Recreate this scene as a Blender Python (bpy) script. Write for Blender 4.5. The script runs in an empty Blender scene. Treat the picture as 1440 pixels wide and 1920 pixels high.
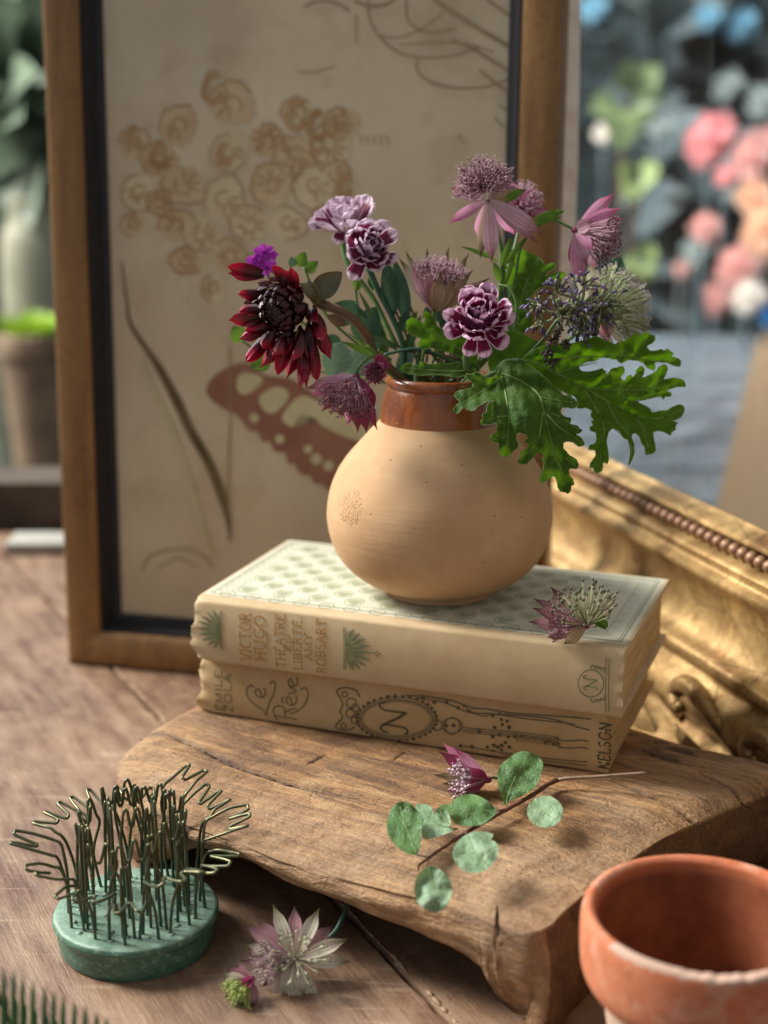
import bpy, math, random
import numpy as np
from mathutils import Vector
from mathutils.geometry import delaunay_2d_cdt

S = 0.01                     # everything below is written in centimetres
scene = bpy.context.scene
col = scene.collection
rng = random.Random(7)
npr = np.random.RandomState(7)

# ------------------------------------------------------------------ camera
CAM_H = 25.5
PITCH = math.radians(14.7)
FPX = 2700.0                 # focal length in pixels of a 1440 x 1920 picture
cd = bpy.data.cameras.new('camera'); cam = bpy.data.objects.new('camera', cd); col.objects.link(cam)
cam.location = (0, 0, CAM_H*S)
cam.rotation_euler = (math.pi/2 - PITCH, 0, 0)
cd.sensor_fit = 'VERTICAL'; cd.sensor_height = 24.0
cd.lens = FPX/1920*24.0
cd.clip_start = 0.01; cd.clip_end = 60
cd.dof.use_dof = True; cd.dof.focus_distance = 0.478
cd.dof.aperture_fstop = (cd.lens/1000)/0.0074
scene.camera = cam
FW = np.array([0, math.cos(PITCH), -math.sin(PITCH)]); UP = np.array([0, math.sin(PITCH), math.cos(PITCH)])
EYE = np.array([0, 0, CAM_H])

def ray(px, py):
    return FW + np.array([(px-720)/FPX, 0, 0]) + (960-py)/FPX*UP
def at(px, py, y):
    r = ray(px, py); return EYE + r*(y/r[1])
def atz(px, py, z=0.0):
    r = ray(px, py); return EYE + r*((z-CAM_H)/r[2])
def atp(px, py, P, n):
    r = ray(px, py); return EYE + r*(np.dot(np.array(P)-EYE, n)/np.dot(r, n))

# ------------------------------------------------------------------ light
world = bpy.data.worlds.new('World'); scene.world = world; world.use_nodes = True
bg = world.node_tree.nodes['Background']
bg.inputs[0].default_value = (0.90, 0.94, 1.0, 1); bg.inputs[1].default_value = 0.35

def lamp(name, target, az, el, dist, size, power, color):
    ld = bpy.data.lights.new(name, 'AREA'); ld.shape = 'RECTANGLE'; ld.size = size; ld.size_y = size*1.3
    ld.energy = power; ld.color = color
    o = bpy.data.objects.new(name, ld); col.objects.link(o)
    d = Vector((-math.cos(az)*math.cos(el), math.sin(az)*math.cos(el), math.sin(el)))
    o.location = Vector(target) + d*dist
    o.rotation_euler = d.to_track_quat('Z', 'Y').to_euler()
    return o
# daylight through the window at the left of the table
lamp('window_light', (0.02, 0.5, 0.08), math.radians(17), math.radians(40), 6.0, 1.7, 800, (1.0, 0.95, 0.885))
# the softer, cooler light of the same windows from farther back
lamp('window_skylight', (0.02, 0.5, 0.08), math.radians(50), math.radians(48), 4.0, 1.6, 80, (0.85, 0.93, 1.0))

# added lamp that brightens the blooms beyond the gilt frame
gl = lamp('bloom_fill_light', (0.40, 2.2, 0.20), math.radians(-20), math.radians(50), 2.5, 1.0, 20, (0.97, 0.98, 1.0)); gl.data.spread = math.radians(46)

scene.view_settings.view_transform = 'Standard'; scene.view_settings.look = 'None'
scene.view_settings.exposure = 0.12; scene.view_settings.gamma = 1.0

# ------------------------------------------------------------------ node helper
def lin(c):
    c = c/255.0
    return c/12.92 if c <= 0.04045 else ((c+0.055)/1.055)**2.4
def C(r, g, b): return (lin(r), lin(g), lin(b), 1.0)

class NT:
    def __init__(s, name):
        s.m = bpy.data.materials.new(name); s.m.use_nodes = True
        s.t = s.m.node_tree; s.t.nodes.clear()
        s.out = s.t.nodes.new('ShaderNodeOutputMaterial')
    def n(s, typ, attrs=None, **ins):
        nd = s.t.nodes.new('ShaderNode'+typ)
        for k, v in (attrs or {}).items(): setattr(nd, k, v)
        for k, v in ins.items():
            key = int(k[1:]) if k[0] == 'i' and k[1:].isdigit() else k.replace('_', ' ')
            s.set(nd.inputs[key], v)
        return nd
    def set(s, sock, v):
        if isinstance(v, bpy.types.NodeSocket): s.t.links.new(v, sock)
        elif isinstance(v, bpy.types.Node): s.t.links.new(v.outputs[0], sock)
        else: sock.default_value = v
    def math(s, op, a, b=0.0, c=0.0, clamp=False):
        nd = s.t.nodes.new('ShaderNodeMath'); nd.operation = op; nd.use_clamp = clamp
        s.set(nd.inputs[0], a); s.set(nd.inputs[1], b); s.set(nd.inputs[2], c); return nd.outputs[0]
    def mix(s, f, a, b, mode='MIX'):
        nd = s.t.nodes.new('ShaderNodeMix'); nd.data_type = 'RGBA'; nd.blend_type = mode
        s.set(nd.inputs[0], f); s.set(nd.inputs[6], a); s.set(nd.inputs[7], b); return nd.outputs[2]
    def ramp(s, f, stops):
        nd = s.t.nodes.new('ShaderNodeValToRGB'); e = nd.color_ramp.elements
        while len(e) < len(stops): e.new(0.5)
        for el, (p, c) in zip(e, stops):
            el.position = p; el.color = c if not isinstance(c, (int, float)) else (c, c, c, 1)
        s.set(nd.inputs[0], f); return nd.outputs[0]
    def co(s, scale=(1, 1, 1), rot=(0, 0, 0)):
        tc = s.t.nodes.new('ShaderNodeTexCoord')
        mp = s.t.nodes.new('ShaderNodeMapping'); s.t.links.new(tc.outputs['Object'], mp.inputs[0])
        mp.inputs['Rotation'].default_value = rot
        mp2 = s.t.nodes.new('ShaderNodeMapping'); s.t.links.new(mp.outputs[0], mp2.inputs[0])
        mp2.inputs['Scale'].default_value = tuple(100*v for v in scale)
        return mp2.outputs[0]
    def noise(s, co, scale=1.0, detail=4, rough=0.55, dist=0.0):
        return s.n('TexNoise', None, Vector=co, Scale=scale, Detail=detail, Roughness=rough, Distortion=dist).outputs[0]
    def uv(s):
        tc = s.t.nodes.new('ShaderNodeTexCoord'); sp = s.t.nodes.new('ShaderNodeSeparateXYZ')
        s.t.links.new(tc.outputs['UV'], sp.inputs[0]); return sp.outputs[0], sp.outputs[1]
    def rnd(s):
        return s.t.nodes.new('ShaderNodeObjectInfo').outputs['Random']
    def bump(s, h, strength=0.3, dist=0.02):
        return s.n('Bump', None, Height=h, Strength=strength, Distance=dist*S).outputs[0]
    def bsdf(s, colr, rough=0.6, nrm=None, metal=0.0, spec=0.5, coat=0.0, sheen=0.0, transl=0.0, tcol=None, emit=None):
        p = s.n('BsdfPrincipled', None, Base_Color=colr, Roughness=rough, Metallic=metal)
        p.inputs['Specular IOR Level'].default_value = spec
        if coat: p.inputs['Coat Weight'].default_value = coat; p.inputs['Coat Roughness'].default_value = 0.08
        if sheen: p.inputs['Sheen Weight'].default_value = sheen
        if nrm is not None: s.set(p.inputs['Normal'], nrm)
        sh = p.outputs[0]
        if transl:
            t = s.n('BsdfTranslucent', None, Color=tcol if tcol is not None else colr)
            mx = s.n('MixShader', None, Fac=transl); s.set(mx.inputs[1], sh); s.set(mx.inputs[2], t.outputs[0]); sh = mx.outputs[0]
        s.t.links.new(sh, s.out.inputs[0]); return s.m

def simple(name, c1, c2=None, scale=1.5, rough=0.6, bump=0.15, bscale=None, bdist=0.02, metal=0.0, stretch=(1, 1, 1), spec=0.4, coat=0, transl=0, sheen=0):
    s = NT(name); co = s.co(stretch)
    f = s.noise(co, scale, 5)
    cc = s.mix(s.ramp(f, [(0.35, 0.0), (0.65, 1.0)]), c1, c2 or c1)
    nrm = s.bump(s.noise(co, bscale or scale*4, 5), bump, bdist) if bump else None
    return s.bsdf(cc, rough, nrm, metal, spec, coat, sheen, transl)

# ------------------------------------------------------------------ geometry helper
class G:
    def __init__(s): s.v = []; s.f = []; s.u = []; s.n = 0
    def add(s, v, f, u=None):
        v = np.asarray(v, float).reshape(-1, 3)
        s.v.append(v); s.f.extend([tuple(i+s.n for i in q) for q in f])
        s.u.append(np.asarray(u, float).reshape(-1, 2) if u is not None else np.zeros((len(v), 2)))
        s.n += len(v); return s
    def join(s, o):
        s.add(o[0], o[1], o[2]) if isinstance(o, tuple) else s.add(np.concatenate(o.v), o.f, np.concatenate(o.u)); return s

LOC = {}
def mesh(name, g, loc, smooth=True):
    me = bpy.data.meshes.new(name)
    if isinstance(g, tuple): g = G().add(*g)
    v = (np.concatenate(g.v) - np.asarray(loc))*S; u = np.concatenate(g.u)
    me.from_pydata(v.tolist(), [], g.f)
    uvl = me.uv_layers.new(name='UVMap')
    li = np.empty(len(me.loops), dtype=np.int32); me.loops.foreach_get('vertex_index', li)
    uvl.data.foreach_set('uv', u[li].ravel())
    if smooth: me.polygons.foreach_set('use_smooth', [True]*len(me.polygons))
    me.update(); return me
def tag(o, label=None, cat=None, group=None, kind=None):
    if label: o['label'] = label
    if cat: o['category'] = cat
    if group: o['group'] = group
    if kind: o['kind'] = kind
    return o
def thing(name, label, cat, loc, group=None):
    o = bpy.data.objects.new(name, None); col.objects.link(o); o.empty_display_size = 0.01
    o.location = [c*S for c in loc]; LOC[o.name] = np.asarray(loc, float); return tag(o, label, cat, group)
def part(name, g, m, parent, kind=None, label=None, smooth=True):
    L = LOC[parent.name]
    o = bpy.data.objects.new(name, mesh(name, g, L, smooth)); col.objects.link(o); o.parent = parent
    LOC[o.name] = L
    if m: o.data.materials.append(m)
    return tag(o, label, None, None, kind)
def solo(name, g, m, loc, label=None, cat=None, group=None, kind=None, smooth=True):
    o = bpy.data.objects.new(name, mesh(name, g, loc, smooth)); col.objects.link(o); o.location = [c*S for c in loc]
    LOC[o.name] = np.asarray(loc, float); o.data.materials.append(m); return tag(o, label, cat, group, kind)
def autosmooth(o, ang=40):
    me = o.data
    me.polygons.foreach_set('use_smooth', [True]*len(me.polygons))
    try: me.set_sharp_from_angle(angle=math.radians(ang))
    except Exception: pass
    return o

def nz(v): v = np.asarray(v, float); return v/(np.linalg.norm(v)+1e-12)
def V(*a): return np.array(a, float)

def grid(P, nu, nv, closed_v=False, U=None):
    """P: (nu, nv, 3) points"""
    f = []
    for i in range(nu-1):
        for j in range(nv if closed_v else nv-1):
            j2 = (j+1) % nv
            f.append((i*nv+j, i*nv+j2, (i+1)*nv+j2, (i+1)*nv+j))
    if U is None:
        a, b = np.meshgrid(np.linspace(0, 1, nv), np.linspace(0, 1, nu)); U = np.stack([a, b], -1)
    return (np.asarray(P).reshape(-1, 3), f, U.reshape(-1, 2))

PROF = {
 'ovate': lambda t: np.sin(np.pi*np.clip(t, 0, 1)**0.75)**0.8*0.98+0.02,
 'lance': lambda t: np.sin(np.pi*np.clip(t, 0, 1)**0.9)**0.9*0.96+0.04*(1-t),
 'bract': lambda t: (0.25+0.75*np.sin(np.pi*np.clip(t*1.05, 0, 1)**1.25)**0.8)*np.clip((1-t)/0.28, 0, 1)**0.75+0.01,
 'petal': lambda t: (0.18+0.82*t**0.9)*np.sqrt(np.clip(1-np.clip((t-0.72)/0.285, 0, 1)**2.2, 0.02, 1)),
 'ray':   lambda t: (0.55+0.45*np.sin(np.pi*t))*np.sqrt(np.clip(1-np.clip((t-0.7)/0.305, 0, 1)**2, 0.004, 1)),
 'round': lambda t: np.sqrt(np.clip(1-(2*np.clip(t, 0.0, 1)-1)**2, 0.0004, 1)),
 'strap': lambda t: np.clip((1-t)/0.15, 0.05, 1)**0.6*(0.8+0.2*np.sin(np.pi*t)),
}
def blade(P0, P1, w, n, prof='ovate', cup=0.0, bend=0.0, nu=8, nv=5, wave=0.0, wk=3.0, tooth=0.0, seed=0, droop=0.0):
    P0 = np.asarray(P0, float); P1 = np.asarray(P1, float)
    D = P1-P0; L = np.linalg.norm(D); d = D/L
    side = nz(np.cross(n, d)); nn = np.cross(d, side)
    t = np.linspace(0, 1, nu); s = np.linspace(-1, 1, nv)
    T, Sg = np.meshgrid(t, s, indexing='ij')
    W = PROF[prof](T)*w/2
    rs = np.random.RandomState(seed); ph = rs.rand(4)*6.28
    tl = T*L*(1 - 0.0*T)
    if tooth: tl = tl + tooth*(T**4)*np.sin(Sg*9+ph[0])*L*0.5
    h = cup*w*(Sg**2)*PROF[prof](T) + bend*L*4*T*(1-T) - droop*L*T*T
    if wave: h = h + wave*w*(T**1.6)*(np.sin(Sg*wk*2+ph[1])*0.6+np.sin(Sg*wk*3.7+T*3+ph[2])*0.4)
    P = P0 + d*tl[..., None] + side*(Sg*W)[..., None] + nn*h[..., None]
    U = np.stack([Sg*0.5+0.5, T], -1)
    v_, f_, u_ = grid(P, nu, nv, U=U)
    return v_, [q[::-1] for q in f_], u_

def tube(pts, r, k=6, cap=True):
    P = np.asarray(pts, float); n = len(P)
    R = np.full(n, r, float) if np.isscalar(r) else np.asarray(r, float)
    T = np.gradient(P, axis=0); T /= (np.linalg.norm(T, axis=1)[:, None]+1e-12)
    a = V(0, 0, 1) if abs(T[0][2]) < 0.9 else V(1, 0, 0)
    out = []
    nrm = nz(np.cross(T[0], a))
    for i in range(n):
        nrm = nz(nrm - T[i]*np.dot(nrm, T[i])); b = np.cross(T[i], nrm)
        an = np.arange(k)/k*2*np.pi
        out.append(P[i] + R[i]*(np.cos(an)[:, None]*nrm + np.sin(an)[:, None]*b))
    v, f, u = grid(np.array(out), n, k, True)
    if cap: f = f + [tuple(range(k))[::-1], tuple((n-1)*k+i for i in range(k))]
    return v, f, u
def spline(pts, m=8, closed=False):
    P = np.asarray(pts, float); n = len(P); out = []
    rngi = range(n) if closed else range(n-1)
    for i in rngi:
        if closed: p0, p1, p2, p3 = P[i-1], P[i], P[(i+1) % n], P[(i+2) % n]
        else: p0, p1, p2, p3 = P[max(i-1, 0)], P[i], P[i+1], P[min(i+2, n-1)]
        for t in np.arange(m)/m:
            out.append(0.5*((2*p1)+(-p0+p2)*t+(2*p0-5*p1+4*p2-p3)*t*t+(-p0+3*p1-3*p2+p3)*t**3))
    if not closed: out.append(P[-1])
    return np.array(out)
def blob(c, r, ax=None, el=1.0, k=6, rows=4):
    c = np.asarray(c, float); ax = nz(ax) if ax is not None else V(0, 0, 1)
    a = nz(np.cross(ax, V(1, .3, .2))); b = np.cross(ax, a)
    th = np.linspace(0.12, np.pi-0.12, rows); an = np.arange(k)/k*2*np.pi
    P = np.array([[c + r*(math.sin(q)*(math.cos(w)*a+math.sin(w)*b) + el*math.cos(q)*ax) for w in an] for q in th])
    v, f, u = grid(P, rows, k, True)
    f = f + [tuple(range(k))[::-1], tuple((rows-1)*k+i for i in range(k))]
    return v, f, u
def box(c, sx, sy, sz, R=None, bevel=0.0):
    v = []
    for z in (-1, 1):
        for y in (-1, 1):
            for x in (-1, 1): v.append((x*sx/2, y*sy/2, z*sz/2))
    v = np.array(v)
    if R is not None: v = v @ np.asarray(R).T
    return (v+np.asarray(c), [(0, 2, 3, 1), (4, 5, 7, 6), (0, 1, 5, 4), (2, 6, 7, 3), (0, 4, 6, 2), (1, 3, 7, 5)], np.zeros((8, 2)))
def lathe(prof, c, k=64, wob=0.0, seed=0):
    rs = np.random.RandomState(seed); prof = np.asarray(prof, float)
    an = np.arange(k)/k*2*np.pi
    P = np.zeros((len(prof), k, 3))
    ph = rs.rand(3)*6.28
    for i, (r, z) in enumerate(prof):
        rr = r*(1+wob*np.sin(an*2+ph[0])+wob*0.6*np.sin(an*3+ph[1]+z*0.6))
        P[i, :, 0] = c[0]+rr*np.cos(an); P[i, :, 1] = c[1]+rr*np.sin(an); P[i, :, 2] = c[2]+z
    return grid(P, len(prof), k, True)
def addbevel(o, w=0.05, seg=2):
    md = o.modifiers.new('bevel', 'BEVEL'); md.width = w*S; md.segments = seg; md.limit_method = 'ANGLE'; return o
def flatpoly(pts, lift=None):
    """polygon (list of 3-D points, planar) as one n-gon fan"""
    P = np.asarray(pts, float); c = P.mean(0); n = len(P)
    return (np.vstack([P, c]), [(i, (i+1) % n, n) for i in range(n)], np.zeros((n+1, 2)))

# ================================================================== TABLE
def table_mat(name, seed):
    s = NT(name)
    co = s.co((1, 1, 1), (0, 0, math.radians(-27)))
    cs = s.co((0.35, 0.05, 1), (0, 0, math.radians(-27)))
    big = s.noise(co, 0.12+seed*0.01, 6, 0.6, 0.4); med = s.noise(s.co((1.3, .28, 1), (0, 0, math.radians(-27))), 1.1, 7, 0.68); fine = s.noise(co, 9, 4, 0.6)
    gr = s.noise(cs, 3.0, 6, 0.6, 0.3)
    c = s.mix(s.ramp(big, [(0.35, 0.0), (0.62, 1.0)]), C(136, 108, 86), C(98, 72, 58))
    c = s.mix(s.math('MULTIPLY', s.ramp(med, [(0.42, 0.0), (0.7, 1.0)]), 0.5), c, C(176, 150, 122))
    c = s.mix(s.math('MULTIPLY', s.ramp(med, [(0.25, 1.0), (0.42, 0.0)]), 0.75), c, C(86, 56, 46))
    c = s.mix(s.math('MULTIPLY', s.ramp(gr, [(0.5, 0.0), (0.72, 1.0)]), 0.45), c, C(120, 92, 76))
    sc = s.n('TexNoise', None, Vector=s.co((2.6, 0.3, 1), (0, 0, math.radians(48+seed*23))), Scale=0.8, Detail=6.0, Distortion=1.2).outputs[0]
    c = s.mix(s.math('MULTIPLY', s.ramp(sc, [(0.60, 0.0), (0.68, 1.0)]), 0.35), c, C(186, 164, 136))
    c = s.mix(s.math('MULTIPLY', s.ramp(fine, [(0.3, 1.0), (0.45, 0.0)]), 0.25), c, C(84, 64, 54))
    h = s.math('ADD', s.math('MULTIPLY', med, 0.7), s.math('MULTIPLY', fine, 0.25))
    h = s.math('ADD', h, s.math('MULTIPLY', gr, 0.3))
    gl_ = s.n('TexNoise', None, Vector=s.co((3.0, 0.10, 1), (0, 0, math.radians(-27))), Scale=2.6, Detail=5.0, Roughness=0.65, Distortion=.6).outputs[0]
    c = s.mix(s.math('MULTIPLY', s.ramp(gl_, [(0.30, 1.0), (0.42, 0.0)]), 0.28), c, C(84, 58, 44)); c = s.mix(s.math('MULTIPLY', s.ramp(gl_, [(0.62, 0.0), (0.72, 1.0)]), 0.18), c, C(186, 158, 128))
    sp_ = s.n('TexVoronoi', None, Vector=s.co(), Scale=2.2).outputs[0]; c = s.mix(s.ramp(sp_, [(0.05, .7), (0.10, 0.0)]), c, C(70, 52, 42))
    h = s.math('ADD', h, s.math('MULTIPLY', gl_, .35))
    nrm = s.bump(h, 0.9, 0.09)
    r = s.ramp(med, [(0.3, 0.30), (0.7, 0.50)])
    return s.bsdf(c, r, nrm, spec=0.45)
M_table = [table_mat('worn_plank_brown_%s' % w, i) for i, w in enumerate(('warm', 'mauve', 'grey'))]

JD = nz(V(0.465, -0.885, 0)); JN = V(-JD[1], JD[0], 0)   # direction of the joint, and its normal (to the right/back)
JP = V(-2.0, 45.0, 0)
table = thing('wooden_table', 'worn reddish brown plank table carrying the whole still life', 'table', (0, 50, 0))
def clip_poly(poly, P, n, keep):
    out = []
    for i in range(len(poly)):
        a, b = poly[i-1], poly[i]
        da, db = np.dot(a-P, n)*keep, np.dot(b-P, n)*keep
        if (da >= 0) != (db >= 0): out.append(a+(b-a)*(da/(da-db)))
        if db >= 0: out.append(b)
    return out
tb = [V(-46, 14, 0), V(40, 14, 0), V(40, 92, 0), V(-46, 92, 0)]
lines = [-22.6, -11.5, 0, 12.5, 25.5]        # joints measured along JN
cuts = [-60]+lines+[60]
for i in range(len(cuts)-1):
    lo, hi = cuts[i], cuts[i+1]
    gap = 0.09
    pl = clip_poly(tb, JP+JN*(lo+gap), JN, 1); pl = clip_poly(pl, JP+JN*(hi-gap), JN, -1)
    if len(pl) < 3: continue
    # worn edges: break each long edge into short wobbling pieces, chamfered
    pts = []
    for a, b in zip(pl, pl[1:]+pl[:1]):
        m = max(2, int(np.linalg.norm(b-a)/0.6))
        for q in range(m):
            p = a+(b-a)*q/m
            pts.append(p + JN*npr.normal(0, 0.025))
    pts = np.array(pts); cen = pts.mean(0); n = len(pts)
    ins = pts + (cen-pts)/np.linalg.norm(cen-pts, axis=1)[:, None]*(0.10+0.05*npr.rand(n))[:, None]
    top = pts.copy(); top[:, 2] = -0.10-0.05*npr.rand(n); bot = pts.copy(); bot[:, 2] = -2.4
    vv = np.vstack([ins, top, bot]); ff = []
    for k in range(n):
        k2 = (k+1) % n
        ff += [(k, n+k, n+k2, k2), (n+k, 2*n+k, 2*n+k2, n+k2)]
    ff = [tuple(reversed(q)) for q in ff]
    ff.append(tuple(range(n)))
    o = part('plank', (vv, ff, np.zeros((len(vv), 2))), M_table[i % 3], table, smooth=False)
# pale chipped fibres along the joint
g = G()
for q in np.arange(-14, 26, 0.32):
    for sd in (1,):
        if rng.random() < 0.25: continue
        L = rng.uniform(0.15, 0.5); p = JP+JD*(-q+rng.uniform(-.1, .1))+JN*(sd*(0.13+rng.random()*0.06)); p[2] = 0.0
        g.add(*tube([p-JD*L, p+V(0, 0, 0.03), p+JD*L], [0.01, 0.05+0.04*rng.random(), 0.01], 5))
M_chip = simple('bare_wood_chip', C(176, 150, 120), C(140, 116, 94), 3, 0.8, 0.3)
part('splintered_edge', g, M_chip, table, kind='stuff')

# ================================================================== CARVED WOODEN BOARD
# outline of the top edge, clockwise from the left tip: (x, y, drop of the edge, underside height)
OUT = [(-9.55, 49.0, .55, 0.0), (-9.35, 47.2, .7, 0.0), (-8.2, 45.4, .8, 1.3), (-6.6, 43.9, .8, 2.35), (-4.67, 42.4, .7, 2.7), (-3.2, 41.2, .7, 2.55),
       (-1.1, 39.95, .66, 2.4), (0.2, 39.2, .6, 2.25), (1.28, 38.6, .55, 2.1), (2.0, 38.15, .55, 1.95), (2.7, 37.7, .55, 1.6),
       (3.1, 37.4, .55, 0.95), (3.6, 37.1, .5, 0.3), (4.2, 36.75, .5, 0.0), (4.75, 37.0, .45, 0.0), (5.4, 37.9, .4, 0.0),
       (7.0, 39.9, .4, 0.1), (9.0, 42.2, .4, 0.3), (12.0, 44.6, .4, 0.2), (14.0, 46.0, .4, 0.0), (13.9, 47.4, .35, 0.0),
       (12.4, 48.4, .3, 0.2), (10.6, 49.6, .3, 0.4), (5.4, 54.6, .3, 1.2), (1, 58.6, .3, 0.6), (-1.6, 59.6, .3, 0.0), (-3.6, 58.6, .3, 0.0),
       (-6.0, 55.0, .3, 0.8), (-8.0, 52.1, .35, 0.3)]
SLAB_Z = 3.96
o4 = spline(np.array(OUT), 34, True)                       # dense closed outline
nphi = len(o4)
cen = V(2.4, 46.6)
def seg_dist(P, poly):
    """distance of points P (n,2) to polyline (m,2)"""
    best = np.full(len(P), 1e9); par = np.zeros(len(P)); tot = 0
    for a, b in zip(poly[:-1], poly[1:]):
        ab = b-a; L = np.linalg.norm(ab)+1e-9
        t = np.clip(((P-a)@ab)/(L*L), 0, 1)
        d = np.linalg.norm(P-(a+t[:, None]*ab), axis=1)
        m = d < best; best[m] = d[m]; par[m] = (tot+t*L)[m]; tot += L
    return best, par, tot
def fbm(P, sc, seed, oct=4):
    rs = np.random.RandomState(seed); out = np.zeros(len(P)); amp = 1
    for o_ in range(oct):
        for k in range(3):
            d = rs.normal(size=P.shape[1]); d /= np.linalg.norm(d); out += amp*np.sin(P@d*sc*(1+.3*k)*6.28+rs.rand()*6.28)/3
        sc *= 2.03; amp *= 0.5
    return out
NR = 210
rr = 1-(1-np.linspace(0, 1, NR))**1.15
ring = []
for r in rr[1:]:
    p = cen + (o4[:, :2]-cen)*r
    ring.append(np.column_stack([p, np.full(nphi, SLAB_Z)]))
ring = np.array(ring)                                      # (NR-1, nphi, 3)
flat = ring.reshape(-1, 3)
dist_edge, par, tot = seg_dist(flat[:, :2], np.vstack([o4[::4, :2], o4[:1, :2]]))
front = np.tile(np.clip(((-(o4[:, 0]-cen[0])*.35-(o4[:, 1]-cen[1]))/6.5), 0, 1), NR-1)   # wide soft bevel along the front only
Rr = 0.8+3.4*front
CRK = np.zeros(len(flat)); drop = np.tile(o4[:, 2], NR-1)
x = np.clip(1-dist_edge/Rr, 0, 1)
flat[:, 2] -= drop*x**1.9
flat[:, 2] += fbm(flat[:, :2], 0.07, 3)*0.05*np.clip(dist_edge/2, 0, 1)*np.clip((46.5-flat[:, 1]-flat[:, 0]*0.36)/3, 0, 1)
CRACKS = []
# cracks, grooves and old worm holes cut into the surface
def cut(pxs, w, depth, jit=0.012, seed=1, z=SLAB_Z):
    P = np.array([atz(a, b, z)[:2] for a, b in pxs]); P = spline(P, 10)
    rs = np.random.RandomState(seed); P = P+rs.normal(0, jit, P.shape)
    sel = np.where((flat[:, 0] > P[:, 0].min()-1) & (flat[:, 0] < P[:, 0].max()+1) & (flat[:, 1] > P[:, 1].min()-1) & (flat[:, 1] < P[:, 1].max()+1))[0]
    d, pr_, tt = seg_dist(flat[sel, :2], P)
    wd = w*np.clip(np.minimum(pr_, tt-pr_)/(tt*0.25), 0.25, 1)
    m_ = np.clip(1-d/(wd*1.9), 0, 1); flat[sel, 2] -= min(depth, .14)*m_*m_*(3-2*m_); CRK[sel] = np.maximum(CRK[sel], m_*.7)
    CRACKS.append((P, w, seed, sel))
# the groove is cut where the surface really lies (below the flat top)
CRACK = [(262, 1378), (300, 1386), (345, 1402), (400, 1428), (450, 1452), (520, 1475), (600, 1495), (660, 1510), (728, 1532)]
def cutsurf(pxs, w, depth, dz=0.15, **k): cut(pxs, w, depth, z=SLAB_Z-dz, **k)
cutsurf(CRACK, 0.15, 0.5, 0.3, jit=0.012)
cutsurf([(1205, 1408), (1240, 1418), (1275, 1430)], 0.22, 0.5, 0.05, seed=3)
cutsurf([(1250, 1404), (1280, 1410), (1305, 1420)], 0.14, 0.45, 0.05, seed=4)
cutsurf([(1225, 1390), (1250, 1396)], 0.1, 0.3, 0.05, seed=5)
cutsurf([(1140, 1467), (1200, 1490), (1265, 1515), (1325, 1540)], 0.06, 0.2, 0.1, seed=6)
cutsurf([(1310, 1455), (1370, 1480), (1410, 1500)], 0.05, 0.15, 0.1, seed=7)
cutsurf([(575, 1440), (612, 1418)], 0.05, 0.08, 0.1, seed=8)
cutsurf([(735, 1432), (762, 1412)], 0.05, 0.08, 0.1, seed=9)
cutsurf([(930, 1755), (935, 1740), (932, 1700)], 0.05, 0.15, 0.4, seed=10)
ring = flat.reshape(NR-1, nphi, 3)
Pg = np.column_stack([flat[:, 0]*.85+flat[:, 1]*.53, -flat[:, 0]*.53+flat[:, 1]*.85])*V(.22, 1.0)[None, :2]
flat[:, 2] += (fbm(Pg, 0.55, 71, 3)*.022+fbm(flat[:, :2], .35, 72, 3)*.018)*np.clip(dist_edge/.8, .25, 1)
# side walls and underside
edge = ring[-1]; zb = np.maximum(o4[:, 3], 0.0)
nrm2 = np.column_stack([np.gradient(o4[:, 1]), -np.gradient(o4[:, 0])]); nrm2 /= np.linalg.norm(nrm2, axis=1)[:, None]
if np.mean(np.sum(nrm2*(o4[:, :2]-cen), axis=1)) < 0: nrm2 = -nrm2
side = []
for k, tq in enumerate((0.04, 0.12, 0.22, 0.34, 0.46, 0.58, 0.7, 0.82, 0.91, 0.97, 1.0)):
    hgt = edge[:, 2]-zb
    out = 0.16*np.sin(np.pi*tq**0.8) - (0.35*tq**3+0.55*tq**2.2*np.clip((hgt-2.2)/1.0, 0, 1)*np.clip((-nrm2[:, 1]-.35)/.4, 0, 1))*np.clip(hgt/2.5, 0.2, 1) + 0.85*tq**1.4*np.clip((nrm2[:, 0]-.15)/.4, 0, 1)*np.clip((9-edge[:, 0])/3, 0, 1)*np.clip((48-edge[:, 1])/3, 0, 1)
    p = np.column_stack([edge[:, :2]+nrm2*out[:, None] if isinstance(out, np.ndarray) else edge[:, :2]+nrm2*out, edge[:, 2]-hgt*tq])
    side.append(p)
for inn, zt in ((0.6, 0.0), (2.2, 0.25), (5.0, 0.45)):
    p = edge[:, :2]+(cen-edge[:, :2])/np.linalg.norm(cen-edge[:, :2], axis=1)[:, None]*(inn+0.6)
    side.append(np.column_stack([p, np.minimum(zb+(2.6-zb)*min(1, zt*2.2+ (0 if inn < 1 else 0.0)), 2.9)]))
side = np.array(side)
sf = side.reshape(-1, 3); sel = slice(0, 11*nphi)
w_ = fbm(sf[sel]*V(1, 1, 1.6), 0.16, 9, 4)+.55*fbm(sf[sel]*V(.5, .5, 3), 0.6, 19, 3)
cc = np.tile(nrm2, (11, 1)); sf[sel, :2] += cc*(w_*0.09)[:, None]
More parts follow.
